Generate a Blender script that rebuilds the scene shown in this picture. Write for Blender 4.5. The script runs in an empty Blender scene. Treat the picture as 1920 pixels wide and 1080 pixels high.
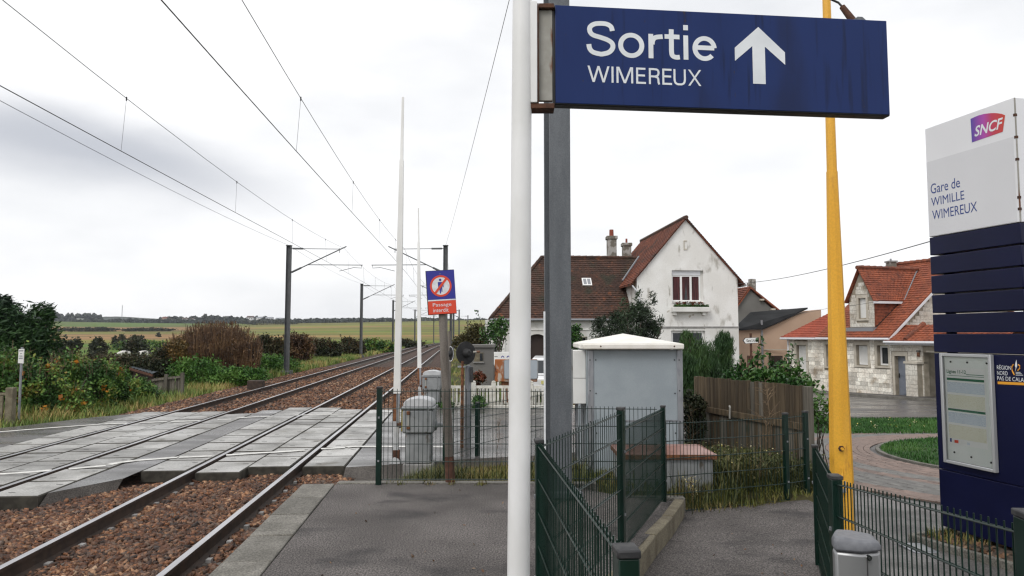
import bpy, math, random
import numpy as np
from mathutils import Vector, Matrix, noise

random.seed(7)
rng = np.random.default_rng(7)
SC = bpy.context.scene
COL = SC.collection
V = Vector

# ---------------------------------------------------------------- camera, sky, sun, exposure
F, CX, CY, EYE = 1300.0, 960.0, 540.0, 1.7
PITCH = math.atan(88.0 / F)
CAM = V((0, 0, EYE))
cam = bpy.data.cameras.new("camera")
cam.sensor_width = 36.0
cam.lens = 36.0 * F / 1920.0
cam.clip_start = 0.05
cam.clip_end = 20000
camo = bpy.data.objects.new("camera", cam)
COL.objects.link(camo)
camo.location = CAM
camo.rotation_euler = (math.radians(90) + PITCH, 0, 0)
SC.camera = camo
SC.render.resolution_x, SC.render.resolution_y = 1024, 576
SC.view_settings.view_transform = "Standard"
SC.view_settings.look = "None"
SC.view_settings.exposure = 0.62
SC.view_settings.gamma = 1.0
SC.view_settings.use_curve_mapping = False
SC.cycles.max_bounces = 6
SC.cycles.use_denoising = True
SC.cycles.denoising_prefilter = "ACCURATE"
SC.cycles.denoising_input_passes = "RGB_ALBEDO_NORMAL"
SC.cycles.filter_width = 1.3

SUN_EL, SUN_AZ = math.radians(48), math.radians(215)   # high behind the camera to the left, behind cloud
world = bpy.data.worlds.new("World")
SC.world = world
world.use_nodes = True
nt = world.node_tree
nt.nodes.clear()
N = nt.nodes.new
L = nt.links.new
out = N("ShaderNodeOutputWorld")
bg = N("ShaderNodeBackground")
bg.inputs["Strength"].default_value = 0.1
L(bg.outputs[0], out.inputs[0])
sky = N("ShaderNodeTexSky")
sky.sky_type = "NISHITA"
sky.sun_disc = False
sky.sun_elevation = SUN_EL
sky.sun_rotation = SUN_AZ
sky.dust_density = 3
tc = N("ShaderNodeTexCoord")
mp = N("ShaderNodeMapping")
mp.inputs["Scale"].default_value = (1.6, 1.6, 4.2)
mp.inputs["Location"].default_value = (0.3, 0.9, 0.15)
L(tc.outputs["Generated"], mp.inputs[0])
nz = N("ShaderNodeTexNoise")
nz.inputs["Scale"].default_value = 1.5
nz.inputs["Detail"].default_value = 6
nz.inputs["Roughness"].default_value = 0.5
L(mp.outputs[0], nz.inputs["Vector"])
cr = N("ShaderNodeValToRGB")
cr.color_ramp.elements[0].position = 0.30
cr.color_ramp.elements[0].color = (0.74, 0.752, 0.775, 1)
cr.color_ramp.elements[1].position = 0.56
cr.color_ramp.elements[1].color = (0.95, 0.95, 0.955, 1)
L(nz.outputs["Fac"], cr.inputs[0])
# the long grey bank of cloud low over the fields on the left
def vm(op, a, b=None):
    n = N("ShaderNodeVectorMath")
    n.operation = op
    L(a, n.inputs[0])
    if b is not None:
        n.inputs[1].default_value = b
    return n
def mth(op, a, b, clamp=False):
    n = N("ShaderNodeMath")
    n.operation = op
    n.use_clamp = clamp
    if isinstance(a, (int, float)):
        n.inputs[0].default_value = a
    else:
        L(a, n.inputs[0])
    if isinstance(b, (int, float)):
        n.inputs[1].default_value = b
    else:
        L(b, n.inputs[1])
    return n.outputs[0]
warp = N("ShaderNodeMix")
warp.data_type = "VECTOR"
warp.inputs[0].default_value = 0.11
L(tc.outputs["Generated"], warp.inputs[4])
L(nz.outputs["Color"], warp.inputs[5])
d1 = vm("SUBTRACT", warp.outputs[1], (-0.405, 0.785, 0.240))
tz = vm("DOT_PRODUCT", d1.outputs[0], (2.6, -0.4, 15.0))
tx = vm("DOT_PRODUCT", d1.outputs[0], (2.7, 1.6, 0.0))
d2 = N("ShaderNodeCombineXYZ")
L(tx.outputs["Value"], d2.inputs[0])
L(tz.outputs["Value"], d2.inputs[2])
d3 = vm("LENGTH", d2.outputs[0])
bank = N("ShaderNodeMapRange")
bank.interpolation_type = "SMOOTHSTEP"
L(d3.outputs["Value"], bank.inputs[0])
bank.inputs[1].default_value = 1.05
bank.inputs[2].default_value = 0.1
bank.inputs[3].default_value = 0.0
bank.inputs[4].default_value = 0.9
mixb = N("ShaderNodeMix")
mixb.data_type = "RGBA"
L(bank.outputs[0], mixb.inputs[0])
L(cr.outputs[0], mixb.inputs[6])
mixb.inputs[7].default_value = (0.47, 0.49, 0.54, 1)
scl = N("ShaderNodeMix")
scl.data_type = "RGBA"
scl.blend_type = "MULTIPLY"
scl.inputs[0].default_value = 1
L(mixb.outputs[2], scl.inputs[6])
scl.inputs[7].default_value = (7.7, 7.7, 7.7, 1)
mixs = N("ShaderNodeMix")
mixs.data_type = "RGBA"
mixs.inputs[0].default_value = 0.95
L(sky.outputs[0], mixs.inputs[6])
L(scl.outputs[2], mixs.inputs[7])
L(mixs.outputs[2], bg.inputs["Color"])

sl = bpy.data.lights.new("sun", "SUN")
sl.energy = 1.0
sl.angle = math.radians(25)
sl.color = (1.0, 0.97, 0.93)
so = bpy.data.objects.new("sun", sl)
COL.objects.link(so)
sd = V((math.sin(SUN_AZ) * math.cos(SUN_EL), math.cos(SUN_AZ) * math.cos(SUN_EL), math.sin(SUN_EL)))
so.rotation_euler = sd.to_track_quat("Z", "Y").to_euler()
so.location = (0, -5, 30)

# ---------------------------------------------------------------- helpers
def ray(px, py):
    u, v = (px - CX) / F, (CY - py) / F
    s, c = math.sin(PITCH), math.cos(PITCH)
    return V((u, c - v * s, s + v * c))

def at(px, py, Y):
    d = ray(px, py)
    return CAM + d * (Y / d.y)

def gp(px, py, z):
    d = ray(px, py)
    return CAM + d * ((z - EYE) / d.z)

def smooth(a, b, x):
    t = min(1, max(0, (x - a) / (b - a)))
    return t * t * (3 - 2 * t)

def interp(x, pts):
    if x <= pts[0][0]:
        return pts[0][1]
    for (x0, y0), (x1, y1) in zip(pts, pts[1:]):
        if x <= x1:
            return y0 + (y1 - y0) * (x - x0) / (x1 - x0)
    return pts[-1][1]

BASE = {}

def base_of(o):
    while o.parent is not None:
        o = o.parent
    return BASE.get(o.name, V((0, 0, 0)))

def tag(o, label=None, cat=None, group=None, kind=None):
    if label: o["label"] = label
    if cat: o["category"] = cat
    if group: o["group"] = group
    if kind: o["kind"] = kind
    return o

def thing(name, label, cat, loc=(0, 0, 0), group=None):
    o = bpy.data.objects.new(name, None)
    o.empty_display_size = 0.2
    COL.objects.link(o)
    o.location = loc
    BASE[o.name] = V(loc)
    return tag(o, label, cat, group)

def link_mesh(name, me, parent=None, kind=None):
    o = bpy.data.objects.new(name, me)
    COL.objects.link(o)
    if parent is not None:
        o.parent = parent
    if kind: o["kind"] = kind
    return o

class MB:
    def __init__(s, X=None):
        s.v, s.f, s.X = [], [], X
    def add(s, vs, fs):
        n = len(s.v)
        if s.X is not None:
            vs = [s.X @ V(p) for p in vs]
        s.v += [tuple(p) for p in vs]
        s.f += [tuple(i + n for i in f) for f in fs]
        return s
    def box(s, c, size, R=None):
        c = V(c)
        hx, hy, hz = [k / 2 for k in size]
        vs = [V((x, y, z)) for x in (-hx, hx) for y in (-hy, hy) for z in (-hz, hz)]
        if R is not None: vs = [R @ p for p in vs]
        return s.add([c + p for p in vs], [(0, 1, 3, 2), (4, 6, 7, 5), (0, 4, 5, 1), (2, 3, 7, 6), (0, 2, 6, 4), (1, 5, 7, 3)])
    def bb(s, x0, x1, y0, y1, z0, z1):
        return s.box(((x0 + x1) / 2, (y0 + y1) / 2, (z0 + z1) / 2), (x1 - x0, y1 - y0, z1 - z0))
    def bar(s, p0, p1, w, h, up=(0, 0, 1)):
        p0, p1 = V(p0), V(p1)
        d = p1 - p0
        y = d.normalized()
        u = V(up)
        if abs(u.dot(y)) > 0.98: u = V((1, 0, 0))
        x = y.cross(u).normalized()
        z = x.cross(y)
        return s.box((p0 + p1) / 2, (w, d.length, h), Matrix((x, y, z)).transposed())
    def tube(s, pts, r, n=8, cap=True):
        pts = [V(p) for p in pts]
        rs = r if isinstance(r, (list, tuple)) else [r] * len(pts)
        vs, fs = [], []
        ref = None
        for i, p in enumerate(pts):
            d = (pts[min(i + 1, len(pts) - 1)] - pts[max(i - 1, 0)]).normalized()
            if ref is None:
                ref = V((0, 0, 1)) if abs(d.z) < 0.9 else V((1, 0, 0))
            x = d.cross(ref).normalized()
            y = d.cross(x)
            for k in range(n):
                a = 2 * math.pi * k / n
                vs.append(p + (x * math.cos(a) + y * math.sin(a)) * rs[i])
        for i in range(len(pts) - 1):
            for k in range(n):
                a, b = i * n + k, i * n + (k + 1) % n
                fs.append((a, b, b + n, a + n))
        if cap:
            fs.append(tuple(range(n))[::-1])
            fs.append(tuple((len(pts) - 1) * n + k for k in range(n)))
        return s.add(vs, fs)
    def prism(s, poly, off):
        off = V(off)
        n = len(poly)
        vs = [V(p) for p in poly] + [V(p) + off for p in poly]
        fs = [tuple(range(n)), tuple(range(2 * n - 1, n - 1, -1))]
        fs += [(i, i + n, (i + 1) % n + n, (i + 1) % n) for i in range(n)]
        return s.add(vs, fs)
    def poly(s, pts):
        return s.add(pts, [tuple(range(len(pts)))])
    def build(s, name, mat, parent=None, smooth_=False, bevel=0, kind=None, origin=None):
        b = base_of(parent) if parent is not None else (V(origin) if origin is not None else V((0, 0, 0)))
        me = bpy.data.meshes.new(name)
        me.from_pydata([tuple(V(p) - b) for p in s.v], [], s.f)
        if mat is not None: me.materials.append(mat)
        if smooth_:
            for p in me.polygons: p.use_smooth = True
            me.set_sharp_from_angle(angle=math.radians(42))
        o = link_mesh(name, me, parent, kind)
        if parent is None and origin is not None:
            o.location = b
            BASE[o.name] = b
        if bevel:
            m = o.modifiers.new("bevel", "BEVEL")
            m.width = bevel
            m.segments = 2
            m.limit_method = "ANGLE"
            m.angle_limit = math.radians(40)
            for p in me.polygons: p.use_smooth = True
            me.set_sharp_from_angle(angle=math.radians(42))
        return o

def piece(name, me, parent, Mx):
    o = bpy.data.objects.new(name, me)
    COL.objects.link(o)
    o.parent = parent
    o.matrix_basis = Matrix.Translation(-base_of(parent)) @ Mx
    return o

def mesh_of(mb, mat, name):
    me = bpy.data.meshes.new(name)
    me.from_pydata(mb.v, [], mb.f)
    me.materials.append(mat)
    return me

def frame(o, x, z):
    x = V(x).normalized()
    z = V(z).normalized()
    y = z.cross(x).normalized()
    m = Matrix((x, y, z)).transposed().to_4x4()
    m.translation = V(o)
    return m

def np_mesh(name, verts, quads, mat, parent=None, kind=None, origin=None):
    """fast mesh from numpy: verts (n,3), faces (m,k)"""
    b = base_of(parent) if parent is not None else (V(origin) if origin is not None else V((0, 0, 0)))
    me = bpy.data.meshes.new(name)
    verts = np.asarray(verts, dtype=np.float32) - np.array(b, dtype=np.float32)
    k = quads.shape[1]
    me.vertices.add(len(verts))
    me.vertices.foreach_set("co", verts.ravel())
    me.loops.add(quads.size)
    me.loops.foreach_set("vertex_index", quads.astype(np.int32).ravel())
    me.polygons.add(len(quads))
    me.polygons.foreach_set("loop_start", np.arange(0, quads.size, k, dtype=np.int32))
    me.update(calc_edges=True)
    me.materials.append(mat)
    o = link_mesh(name, me, parent, kind)
    if parent is None and origin is not None:
        o.location = b
        BASE[o.name] = b
    return o

# ---------------------------------------------------------------- materials
def M(name, col, col2=None, scale=4.0, lo=0.35, hi=0.65, rough=0.75, rough2=None, bump=0.0, bscale=60.0, bdist=0.01,
      metal=0.0, stretch=(1, 1, 1), rand=0.0, patches=(), island=None, ispread=0.0, fine=None, spec=0.5, obj=False):
    m = bpy.data.materials.new(name)
    m.use_nodes = True
    t = m.node_tree
    n, l = t.nodes.new, t.links.new
    bs = t.nodes["Principled BSDF"]
    bs.inputs["Roughness"].default_value = rough
    bs.inputs["Metallic"].default_value = metal
    bs.inputs["Specular IOR Level"].default_value = spec
    if obj:
        geo = n("ShaderNodeTexCoord")
        pos = geo.outputs["Object"]
    else:
        geo = n("ShaderNodeNewGeometry")
        pos = geo.outputs["Position"]
    def nse(sc, st, det=5):
        mpn = n("ShaderNodeMapping")
        mpn.inputs["Scale"].default_value = st
        l(pos, mpn.inputs[0])
        a = n("ShaderNodeTexNoise")
        a.inputs["Scale"].default_value = sc
        a.inputs["Detail"].default_value = det
        l(mpn.outputs[0], a.inputs["Vector"])
        return a.outputs["Fac"]
    def mrange(x, a, b, c=0.0, d=1.0):
        r = n("ShaderNodeMapRange")
        r.interpolation_type = "SMOOTHSTEP"
        l(x, r.inputs[0])
        for i, q in enumerate((a, b, c, d)): r.inputs[i + 1].default_value = q
        return r.outputs[0]
    def mix(fac, a, b, blend="MIX"):
        x = n("ShaderNodeMix")
        x.data_type = "RGBA"
        x.blend_type = blend
        if isinstance(fac, (int, float)): x.inputs[0].default_value = fac
        else: l(fac, x.inputs[0])
        for i, q in ((6, a), (7, b)):
            if isinstance(q, tuple): x.inputs[i].default_value = (*q, 1)
            else: l(q, x.inputs[i])
        return x.outputs[2]
    if island:
        rp = n("ShaderNodeValToRGB")
        e = rp.color_ramp.elements
        while len(e) < len(island): e.new(0.5)
        for i, c in enumerate(island):
            e[i].position = i / (len(island) - 1)
            e[i].color = (*c, 1)
        g2 = n("ShaderNodeNewGeometry")
        fac = g2.outputs["Random Per Island"]
        if ispread:
            a = n("ShaderNodeMath"); a.operation = "MULTIPLY_ADD"; a.use_clamp = True
            l(mrange(nse(scale, stretch, 2), lo, hi), a.inputs[0])
            a.inputs[1].default_value = ispread
            b = n("ShaderNodeMath"); b.operation = "MULTIPLY"
            l(fac, b.inputs[0]); b.inputs[1].default_value = 1 - ispread
            l(b.outputs[0], a.inputs[2])
            fac = a.outputs[0]
        l(fac, rp.inputs[0])
        c = rp.outputs[0]
    else:
        c = col
        f0 = None
        if col2 is not None:
            f0 = mrange(nse(scale, stretch), lo, hi)
            c = mix(f0, col, col2)
            if rough2 is not None:
                l(mrange(nse(scale, stretch), lo, hi, rough, rough2), bs.inputs["Roughness"])
    for (pc, psc, plo, phi, pst) in patches:
        c = mix(mrange(nse(psc, pst, 8), plo, phi), c, pc)
    if fine:
        amt, fsc = fine
        f = mrange(nse(fsc, (1, 1, 1), 3), 0.33, 0.67, 1 - amt, 1 + amt)
        h = n("ShaderNodeHueSaturation")
        l(f, h.inputs["Value"])
        if isinstance(c, tuple): h.inputs["Color"].default_value = (*c, 1)
        else: l(c, h.inputs["Color"])
        c = h.outputs[0]
    if rand:
        oi = n("ShaderNodeObjectInfo")
        r = n("ShaderNodeMapRange")
        l(oi.outputs["Random"], r.inputs[0])
        r.inputs[3].default_value = 1 - rand
        r.inputs[4].default_value = 1 + rand
        h = n("ShaderNodeHueSaturation")
        l(r.outputs[0], h.inputs["Value"])
        if isinstance(c, tuple): h.inputs["Color"].default_value = (*c, 1)
        else: l(c, h.inputs["Color"])
        c = h.outputs[0]
    if isinstance(c, tuple): bs.inputs["Base Color"].default_value = (*c, 1)
    else: l(c, bs.inputs["Base Color"])
    if bump:
        b = n("ShaderNodeBump")
        b.inputs["Strength"].default_value = bump
        b.inputs["Distance"].default_value = bdist
        l(nse(bscale, (1, 1, 1), 6), b.inputs["Height"])
        l(b.outputs[0], bs.inputs["Normal"])
    return m

RUST = (0.16, 0.055, 0.02)
DIRT = (0.05, 0.045, 0.035)
m_asph = M("platform asphalt", (0.068, 0.060, 0.056), (0.125, 0.112, 0.106), scale=1.1, lo=0.3, hi=0.72, rough=0.85, bump=1.0, bscale=85, bdist=0.012,
           fine=(0.75, 75), patches=[((0.040, 0.036, 0.035), 1.3, 0.52, 0.70, (1, 1.4, 1)), ((0.15, 0.135, 0.128), 0.5, 0.55, 0.75, (1, 1, 1)), ((0.21, 0.19, 0.178), 55, 0.66, 0.72, (1, 1, 1))])
m_fore = M("forecourt asphalt", (0.07, 0.066, 0.063), (0.125, 0.118, 0.113), scale=1.4, rough=0.6, rough2=0.33, bump=0.7, bscale=80, bdist=0.008, fine=(0.55, 75))
m_road = M("wet road asphalt", (0.075, 0.070, 0.067), (0.13, 0.123, 0.119), scale=0.7, lo=0.3, hi=0.7, rough=0.42, rough2=0.16, bump=0.35, bscale=90, bdist=0.004,
           fine=(0.35, 50), patches=[((0.055, 0.05, 0.048), 0.5, 0.56, 0.7, (1, 3, 1))], stretch=(0.6, 2.2, 1))
m_edge = M("platform edge concrete", (0.115, 0.108, 0.092), (0.17, 0.16, 0.14), scale=3, rough=0.8, bump=0.4, bscale=70, rand=0.1, fine=(0.35, 70),
           patches=[((0.09, 0.085, 0.07), 5, 0.6, 0.75, (1, 1, 1))])
m_kerb = M("weathered kerb concrete", (0.20, 0.175, 0.12), (0.13, 0.11, 0.075), scale=6, rough=0.9, bump=0.5, bscale=60, rand=0.1, fine=(0.25, 70))
m_deck = M("wet crossing concrete", (0.235, 0.23, 0.216), (0.375, 0.367, 0.347), scale=1.1, rough=0.5, rough2=0.3, spec=0.45, bump=0.25, bscale=80, rand=0.2, fine=(0.2, 45),
           patches=[((0.14, 0.128, 0.102), 2.5, 0.55, 0.75, (1, 1, 1)), ((0.12, 0.113, 0.105), 0.8, 0.54, 0.72, (0.5, 2.0, 1))])
m_deckdirtshade = M("grimy chipped panel edge with joint shade", (0.026, 0.023, 0.017), (0.052, 0.047, 0.036), scale=9, rough=0.85)  # grime on the panel edges, with the shadow of the joints painted in
m_slot = M("dark recess", (0.015, 0.014, 0.013), rough=0.9)
m_line = M("worn white road paint", (0.72, 0.71, 0.67), (0.5, 0.49, 0.46), scale=9, rough=0.5)
m_railb = M("rusty rail web", (0.028, 0.017, 0.012), (0.05, 0.03, 0.02), scale=8, rough=0.75, bump=0.2, bscale=60)
m_railh = M("polished rail head", (0.42, 0.41, 0.42), (0.55, 0.54, 0.55), scale=4, rough=0.27, metal=0.9, stretch=(6, 0.3, 1))
m_sleep = M("concrete sleeper", (0.13, 0.115, 0.10), (0.07, 0.06, 0.052), scale=7, rough=0.9, bump=0.4, bscale=60, rand=0.15)
m_clip = M("pale rail clip", (0.30, 0.29, 0.28), rough=0.5, rand=0.4)
m_ball = M("ballast stone", (0.1, 0.06, 0.04), island=[(0.012, 0.008, 0.006), (0.035, 0.017, 0.010), (0.075, 0.030, 0.014), (0.125, 0.048, 0.020), (0.055, 0.034, 0.024), (0.24, 0.10, 0.042), (0.10, 0.07, 0.052), (0.31, 0.155, 0.075), (0.42, 0.29, 0.19)],
           rough=0.7, scale=0.8, ispread=0.2, lo=0.3, hi=0.7, fine=(0.3, 60))
m_ballbed = M("ballast bed", (0.022, 0.011, 0.007), (0.075, 0.034, 0.018), scale=14, rough=0.9, bump=1.0, bscale=22, bdist=0.05, fine=(0.6, 30))
m_grey = M("grey painted metal", (0.29, 0.332, 0.36), (0.325, 0.367, 0.395), scale=3, rough=0.55, bump=0.06, bscale=250, bdist=0.002, fine=(0.08, 300))
m_alu = M("dull aluminium profile", (0.33, 0.34, 0.36), (0.22, 0.23, 0.25), scale=9, rough=0.42, metal=0.5, stretch=(1, 1, 0.4))
m_white = M("white painted metal", (0.76, 0.76, 0.74), (0.70, 0.70, 0.68), scale=2, rough=0.45)
m_cream = M("cream roof plastic", (0.84, 0.81, 0.75), (0.78, 0.75, 0.68), scale=5, rough=0.5)
m_post = M("white enamelled post", (0.78, 0.78, 0.78), (0.71, 0.71, 0.70), scale=6, rough=0.42, stretch=(1, 1, 0.5),
           patches=[((0.62, 0.61, 0.56), 6, 0.6, 0.85, (3, 3, 0.25))])
m_mast = M("galvanised grey steel", (0.105, 0.115, 0.127), (0.13, 0.141, 0.154), scale=9, rough=0.5, metal=0.1, fine=(0.14, 90), stretch=(1, 1, 0.25))
m_fmast = M("dark catenary steel", (0.075, 0.08, 0.085), (0.10, 0.105, 0.11), scale=4, rough=0.6)
m_wire = M("overhead wire", (0.03, 0.03, 0.032), rough=0.6)
m_green = M("dark green fence enamel", (0.0035, 0.016, 0.011), (0.005, 0.021, 0.015), scale=9, rough=0.3, spec=0.35)
m_cap = M("black plastic cap", (0.018, 0.018, 0.020), (0.045, 0.045, 0.045), scale=25, rough=0.6)
m_navy = M("navy sign enamel", (0.0085, 0.024, 0.108), (0.011, 0.029, 0.126), scale=3, rough=0.36, spec=0.2, stretch=(1, 1, 0.3),
           patches=[((0.007, 0.016, 0.065), 11, 0.56, 0.74, (2.2, 2.2, 0.16)), ((0.009, 0.019, 0.075), 3, 0.5, 0.75, (1, 1, 0.3)), ((0.035, 0.028, 0.035), 40, 0.70, 0.76, (1, 1, 0.3))])
m_sign_dk = M("black sign edge", (0.008, 0.008, 0.009), rough=0.5)
m_letter = M("white sign lettering", (0.74, 0.77, 0.80), (0.66, 0.69, 0.72), scale=6, rough=0.5)
m_rustplate = M("rusty grey bracket", (0.34, 0.33, 0.30), (0.28, 0.27, 0.24), scale=12, rough=0.7,
                patches=[((0.14, 0.055, 0.025), 9, 0.57, 0.66, (1, 1, 0.35))])
m_rustdk = M("dark rusty steel", (0.05, 0.022, 0.014), (0.10, 0.04, 0.02), scale=14, rough=0.85, bump=0.4, bscale=90)
m_rust = M("orange rusted sheet", (0.30, 0.10, 0.03), (0.42, 0.36, 0.30), scale=6, lo=0.5, hi=0.62, rough=0.85, stretch=(1, 1, 0.4),
           patches=[((0.09, 0.028, 0.012), 9, 0.56, 0.68, (1, 1, 0.5))])
m_copper = M("rusty red roof sheet", (0.29, 0.15, 0.12), (0.20, 0.085, 0.06), scale=5, rough=0.28, stretch=(1, 1, 1))
m_copedge = M("rusted roof lip", (0.20, 0.08, 0.03), (0.08, 0.03, 0.014), scale=14, rough=0.8)
m_concgrey = M("grey cast concrete", (0.20, 0.195, 0.19), (0.28, 0.275, 0.265), scale=5, rough=0.85, bump=0.3, bscale=60, fine=(0.12, 60))
m_totem = M("navy totem panel", (0.003, 0.0045, 0.028), (0.004, 0.006, 0.037), scale=1.3, rough=0.35, spec=0.22)
m_totw = M("white totem enamel", (0.76, 0.765, 0.79), (0.72, 0.725, 0.75), scale=1.2, rough=0.35)
m_totg = M("pale grey totem enamel", (0.66, 0.665, 0.69), (0.63, 0.635, 0.66), scale=1.2, rough=0.4)
m_txtblue = M("navy print", (0.02, 0.05, 0.22), rough=0.5)
m_yellow = M("yellow lamp post paint", (0.72, 0.36, 0.022), (0.78, 0.41, 0.035), scale=5, rough=0.48, stretch=(2, 2, 0.25), fine=(0.06, 80),
             patches=[((0.40, 0.15, 0.02), 12, 0.64, 0.78, (1, 1, 0.3)), ((0.60, 0.33, 0.06), 3, 0.55, 0.8, (1, 1, 0.25))])
m_bin = M("brushed grey bin", (0.30, 0.305, 0.31), (0.34, 0.345, 0.35), scale=4, rough=0.36, metal=0.55)
m_binlid = M("dark grey bin lid", (0.13, 0.135, 0.15), (0.16, 0.165, 0.18), scale=40, rough=0.5, bump=0.2, bscale=200, bdist=0.002)
m_chrome = M("chrome", (0.6, 0.6, 0.6), rough=0.15, metal=1)
m_pframe = M("aluminium poster frame", (0.44, 0.45, 0.46), rough=0.38, metal=0.4)
m_pback = M("pale poster backing", (0.90, 0.95, 0.92), (0.86, 0.92, 0.88), scale=3, rough=0.25)
m_paper = M("paper sheet", (0.87, 0.90, 0.88), rough=0.6)
m_pgreen = M("green print", (0.03, 0.17, 0.09), rough=0.6)
m_pbluish = M("fine blue timetable print", (0.74, 0.82, 0.86), (0.50, 0.60, 0.70), scale=190, lo=0.45, hi=0.62, rough=0.6, stretch=(0.5, 0.5, 1.6))
m_pyellow = M("fine yellow timetable print", (0.82, 0.84, 0.72), (0.66, 0.65, 0.48), scale=190, lo=0.5, hi=0.66, rough=0.6, stretch=(0.5, 0.5, 1.6))
m_orange = M("orange print", (0.75, 0.33, 0.02), rough=0.5)
m_pole = M("brown weathered steel pole", (0.115, 0.098, 0.082), (0.175, 0.155, 0.135), scale=5, rough=0.6, stretch=(2, 2, 0.4), fine=(0.12, 60))
m_polebase = M("rusty pole foot", (0.12, 0.055, 0.035), (0.07, 0.03, 0.02), scale=15, rough=0.85)
m_sblue = M("blue prohibition enamel", (0.018, 0.022, 0.26), rough=0.35)
m_sred = M("red prohibition enamel", (0.66, 0.055, 0.018), rough=0.38)
m_swhite = M("white prohibition enamel", (0.72, 0.74, 0.76), (0.62, 0.64, 0.66), scale=30, rough=0.45)
m_greymach = M("weathered grey machine casing", (0.20, 0.21, 0.215), (0.26, 0.27, 0.275), scale=4, rough=0.55,
               patches=[((0.10, 0.085, 0.07), 7, 0.62, 0.72, (1, 1, 0.5)), (RUST, 9, 0.69, 0.74, (1, 1, 0.6))])
m_machlid = M("pale grey machine lid", (0.50, 0.51, 0.52), (0.40, 0.41, 0.42), scale=5, rough=0.5)
m_machyel = M("yellow machine flank", (0.55, 0.42, 0.08), rough=0.6)
m_black = M("matt black", (0.012, 0.012, 0.013), (0.02, 0.02, 0.021), scale=8, rough=0.7)
m_render = M("stained white render", (0.80, 0.795, 0.775), (0.72, 0.71, 0.68), scale=0.8, rough=0.9, bump=0.25, bscale=40, fine=(0.05, 30),
             patches=[((0.40, 0.38, 0.34), 1.6, 0.57, 0.74, (1, 1, 0.55)), ((0.34, 0.32, 0.28), 3.2, 0.62, 0.76, (1, 1, 0.3)), ((0.33, 0.26, 0.17), 2.2, 0.69, 0.75, (1, 1, 1))])
m_render2 = M("clean white render", (0.72, 0.72, 0.70), (0.62, 0.61, 0.58), scale=1.1, rough=0.9, patches=[((0.38, 0.36, 0.31), 2, 0.63, 0.75, (1, 1, 0.5))])
m_tilebrown = M("brown clay roof tile", (0.040, 0.020, 0.013), (0.075, 0.033, 0.02), scale=1.6, rough=0.8, fine=(0.35, 9),
                patches=[((0.16, 0.055, 0.022), 2.6, 0.60, 0.70, (1, 1, 1)), ((0.03, 0.026, 0.015), 0.8, 0.55, 0.7, (1, 1, 1))])
m_tilered = M("old red roof tile", (0.10, 0.028, 0.014), (0.18, 0.05, 0.022), scale=1.2, rough=0.8, fine=(0.3, 9),
              patches=[((0.045, 0.028, 0.02), 1.3, 0.56, 0.7, (1, 1, 1))])
m_tileorg = M("bright orange roof tile", (0.19, 0.048, 0.021), (0.26, 0.068, 0.028), scale=1.3, rough=0.7, fine=(0.25, 7),
              patches=[((0.10, 0.03, 0.018), 2.0, 0.58, 0.72, (1, 1, 1))])
m_tilesalmon = M("salmon roof tile", (0.28, 0.055, 0.028), (0.33, 0.07, 0.035), scale=1.3, rough=0.7, fine=(0.15, 7))
m_stone = M("pale facing stone", (0.80, 0.77, 0.69), (0.66, 0.61, 0.53), scale=1.4, rough=0.9, bump=0.6, bscale=18, bdist=0.02, rand=0.27, fine=(0.15, 12),
            patches=[((0.36, 0.29, 0.21), 1.2, 0.58, 0.74, (1, 1, 1))])
m_mortar = M("stone mortar", (0.34, 0.30, 0.24), (0.25, 0.22, 0.17), scale=3, rough=0.95)
m_trimst = M("smooth stone surround", (0.52, 0.48, 0.41), (0.45, 0.41, 0.34), scale=3, rough=0.85)
m_glass = M("dark window glass", (0.02, 0.024, 0.028), rough=0.06, spec=0.6)
m_curtain = M("dark red curtain", (0.085, 0.018, 0.02), (0.03, 0.009, 0.011), scale=16, rough=0.8, stretch=(1, 1, 0.08))
m_pvc = M("white window frame", (0.78, 0.78, 0.77), rough=0.4)
m_shut = M("pale roller shutter", (0.70, 0.70, 0.68), (0.64, 0.64, 0.62), scale=3, rough=0.6)
m_doorblue = M("grey blue door", (0.16, 0.18, 0.22), (0.19, 0.21, 0.25), scale=3, rough=0.5)
m_doorgrn = M("dark green door", (0.008, 0.04, 0.025), rough=0.5)
m_doorbrn = M("dark brown garage door", (0.03, 0.016, 0.012), rough=0.6)
m_beige = M("beige render", (0.52, 0.37, 0.27), (0.47, 0.33, 0.24), scale=0.8, rough=0.9)
m_slate = M("dark felt roof", (0.016, 0.017, 0.018), (0.03, 0.031, 0.033), scale=0.7, rough=0.95, spec=0.15, stretch=(1, 0.3, 1))
m_cement = M("dark grey cement render", (0.13, 0.125, 0.118), (0.16, 0.155, 0.145), scale=0.6, rough=0.95)
m_gutter = M("white gutter", (0.66, 0.67, 0.70), rough=0.4)
m_zinc = M("zinc flashing", (0.26, 0.27, 0.29), rough=0.5, metal=0.3)
m_brickch = M("weathered chimney", (0.15, 0.135, 0.11), (0.36, 0.35, 0.33), scale=3, lo=0.45, hi=0.6, rough=0.9)
m_pot = M("clay chimney pot", (0.22, 0.05, 0.028), rough=0.8)
m_plank = M("weathered brown plank", (0.052, 0.036, 0.020), (0.10, 0.072, 0.042), scale=3, rough=0.9, stretch=(6, 6, 0.35), rand=0.28, bump=0.5, bscale=30,
            patches=[((0.03, 0.03, 0.018), 2.4, 0.58, 0.72, (1, 1, 1))])
m_plankg = M("silvery weathered plank", (0.085, 0.075, 0.058), (0.15, 0.135, 0.11), scale=3, rough=0.9, stretch=(6, 6, 0.35), rand=0.3)
m_picket = M("flaking white concrete", (0.66, 0.65, 0.60), (0.52, 0.50, 0.44), scale=5, rough=0.9, patches=[((0.14, 0.11, 0.075), 9, 0.60, 0.7, (1, 1, 0.5))])
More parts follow.
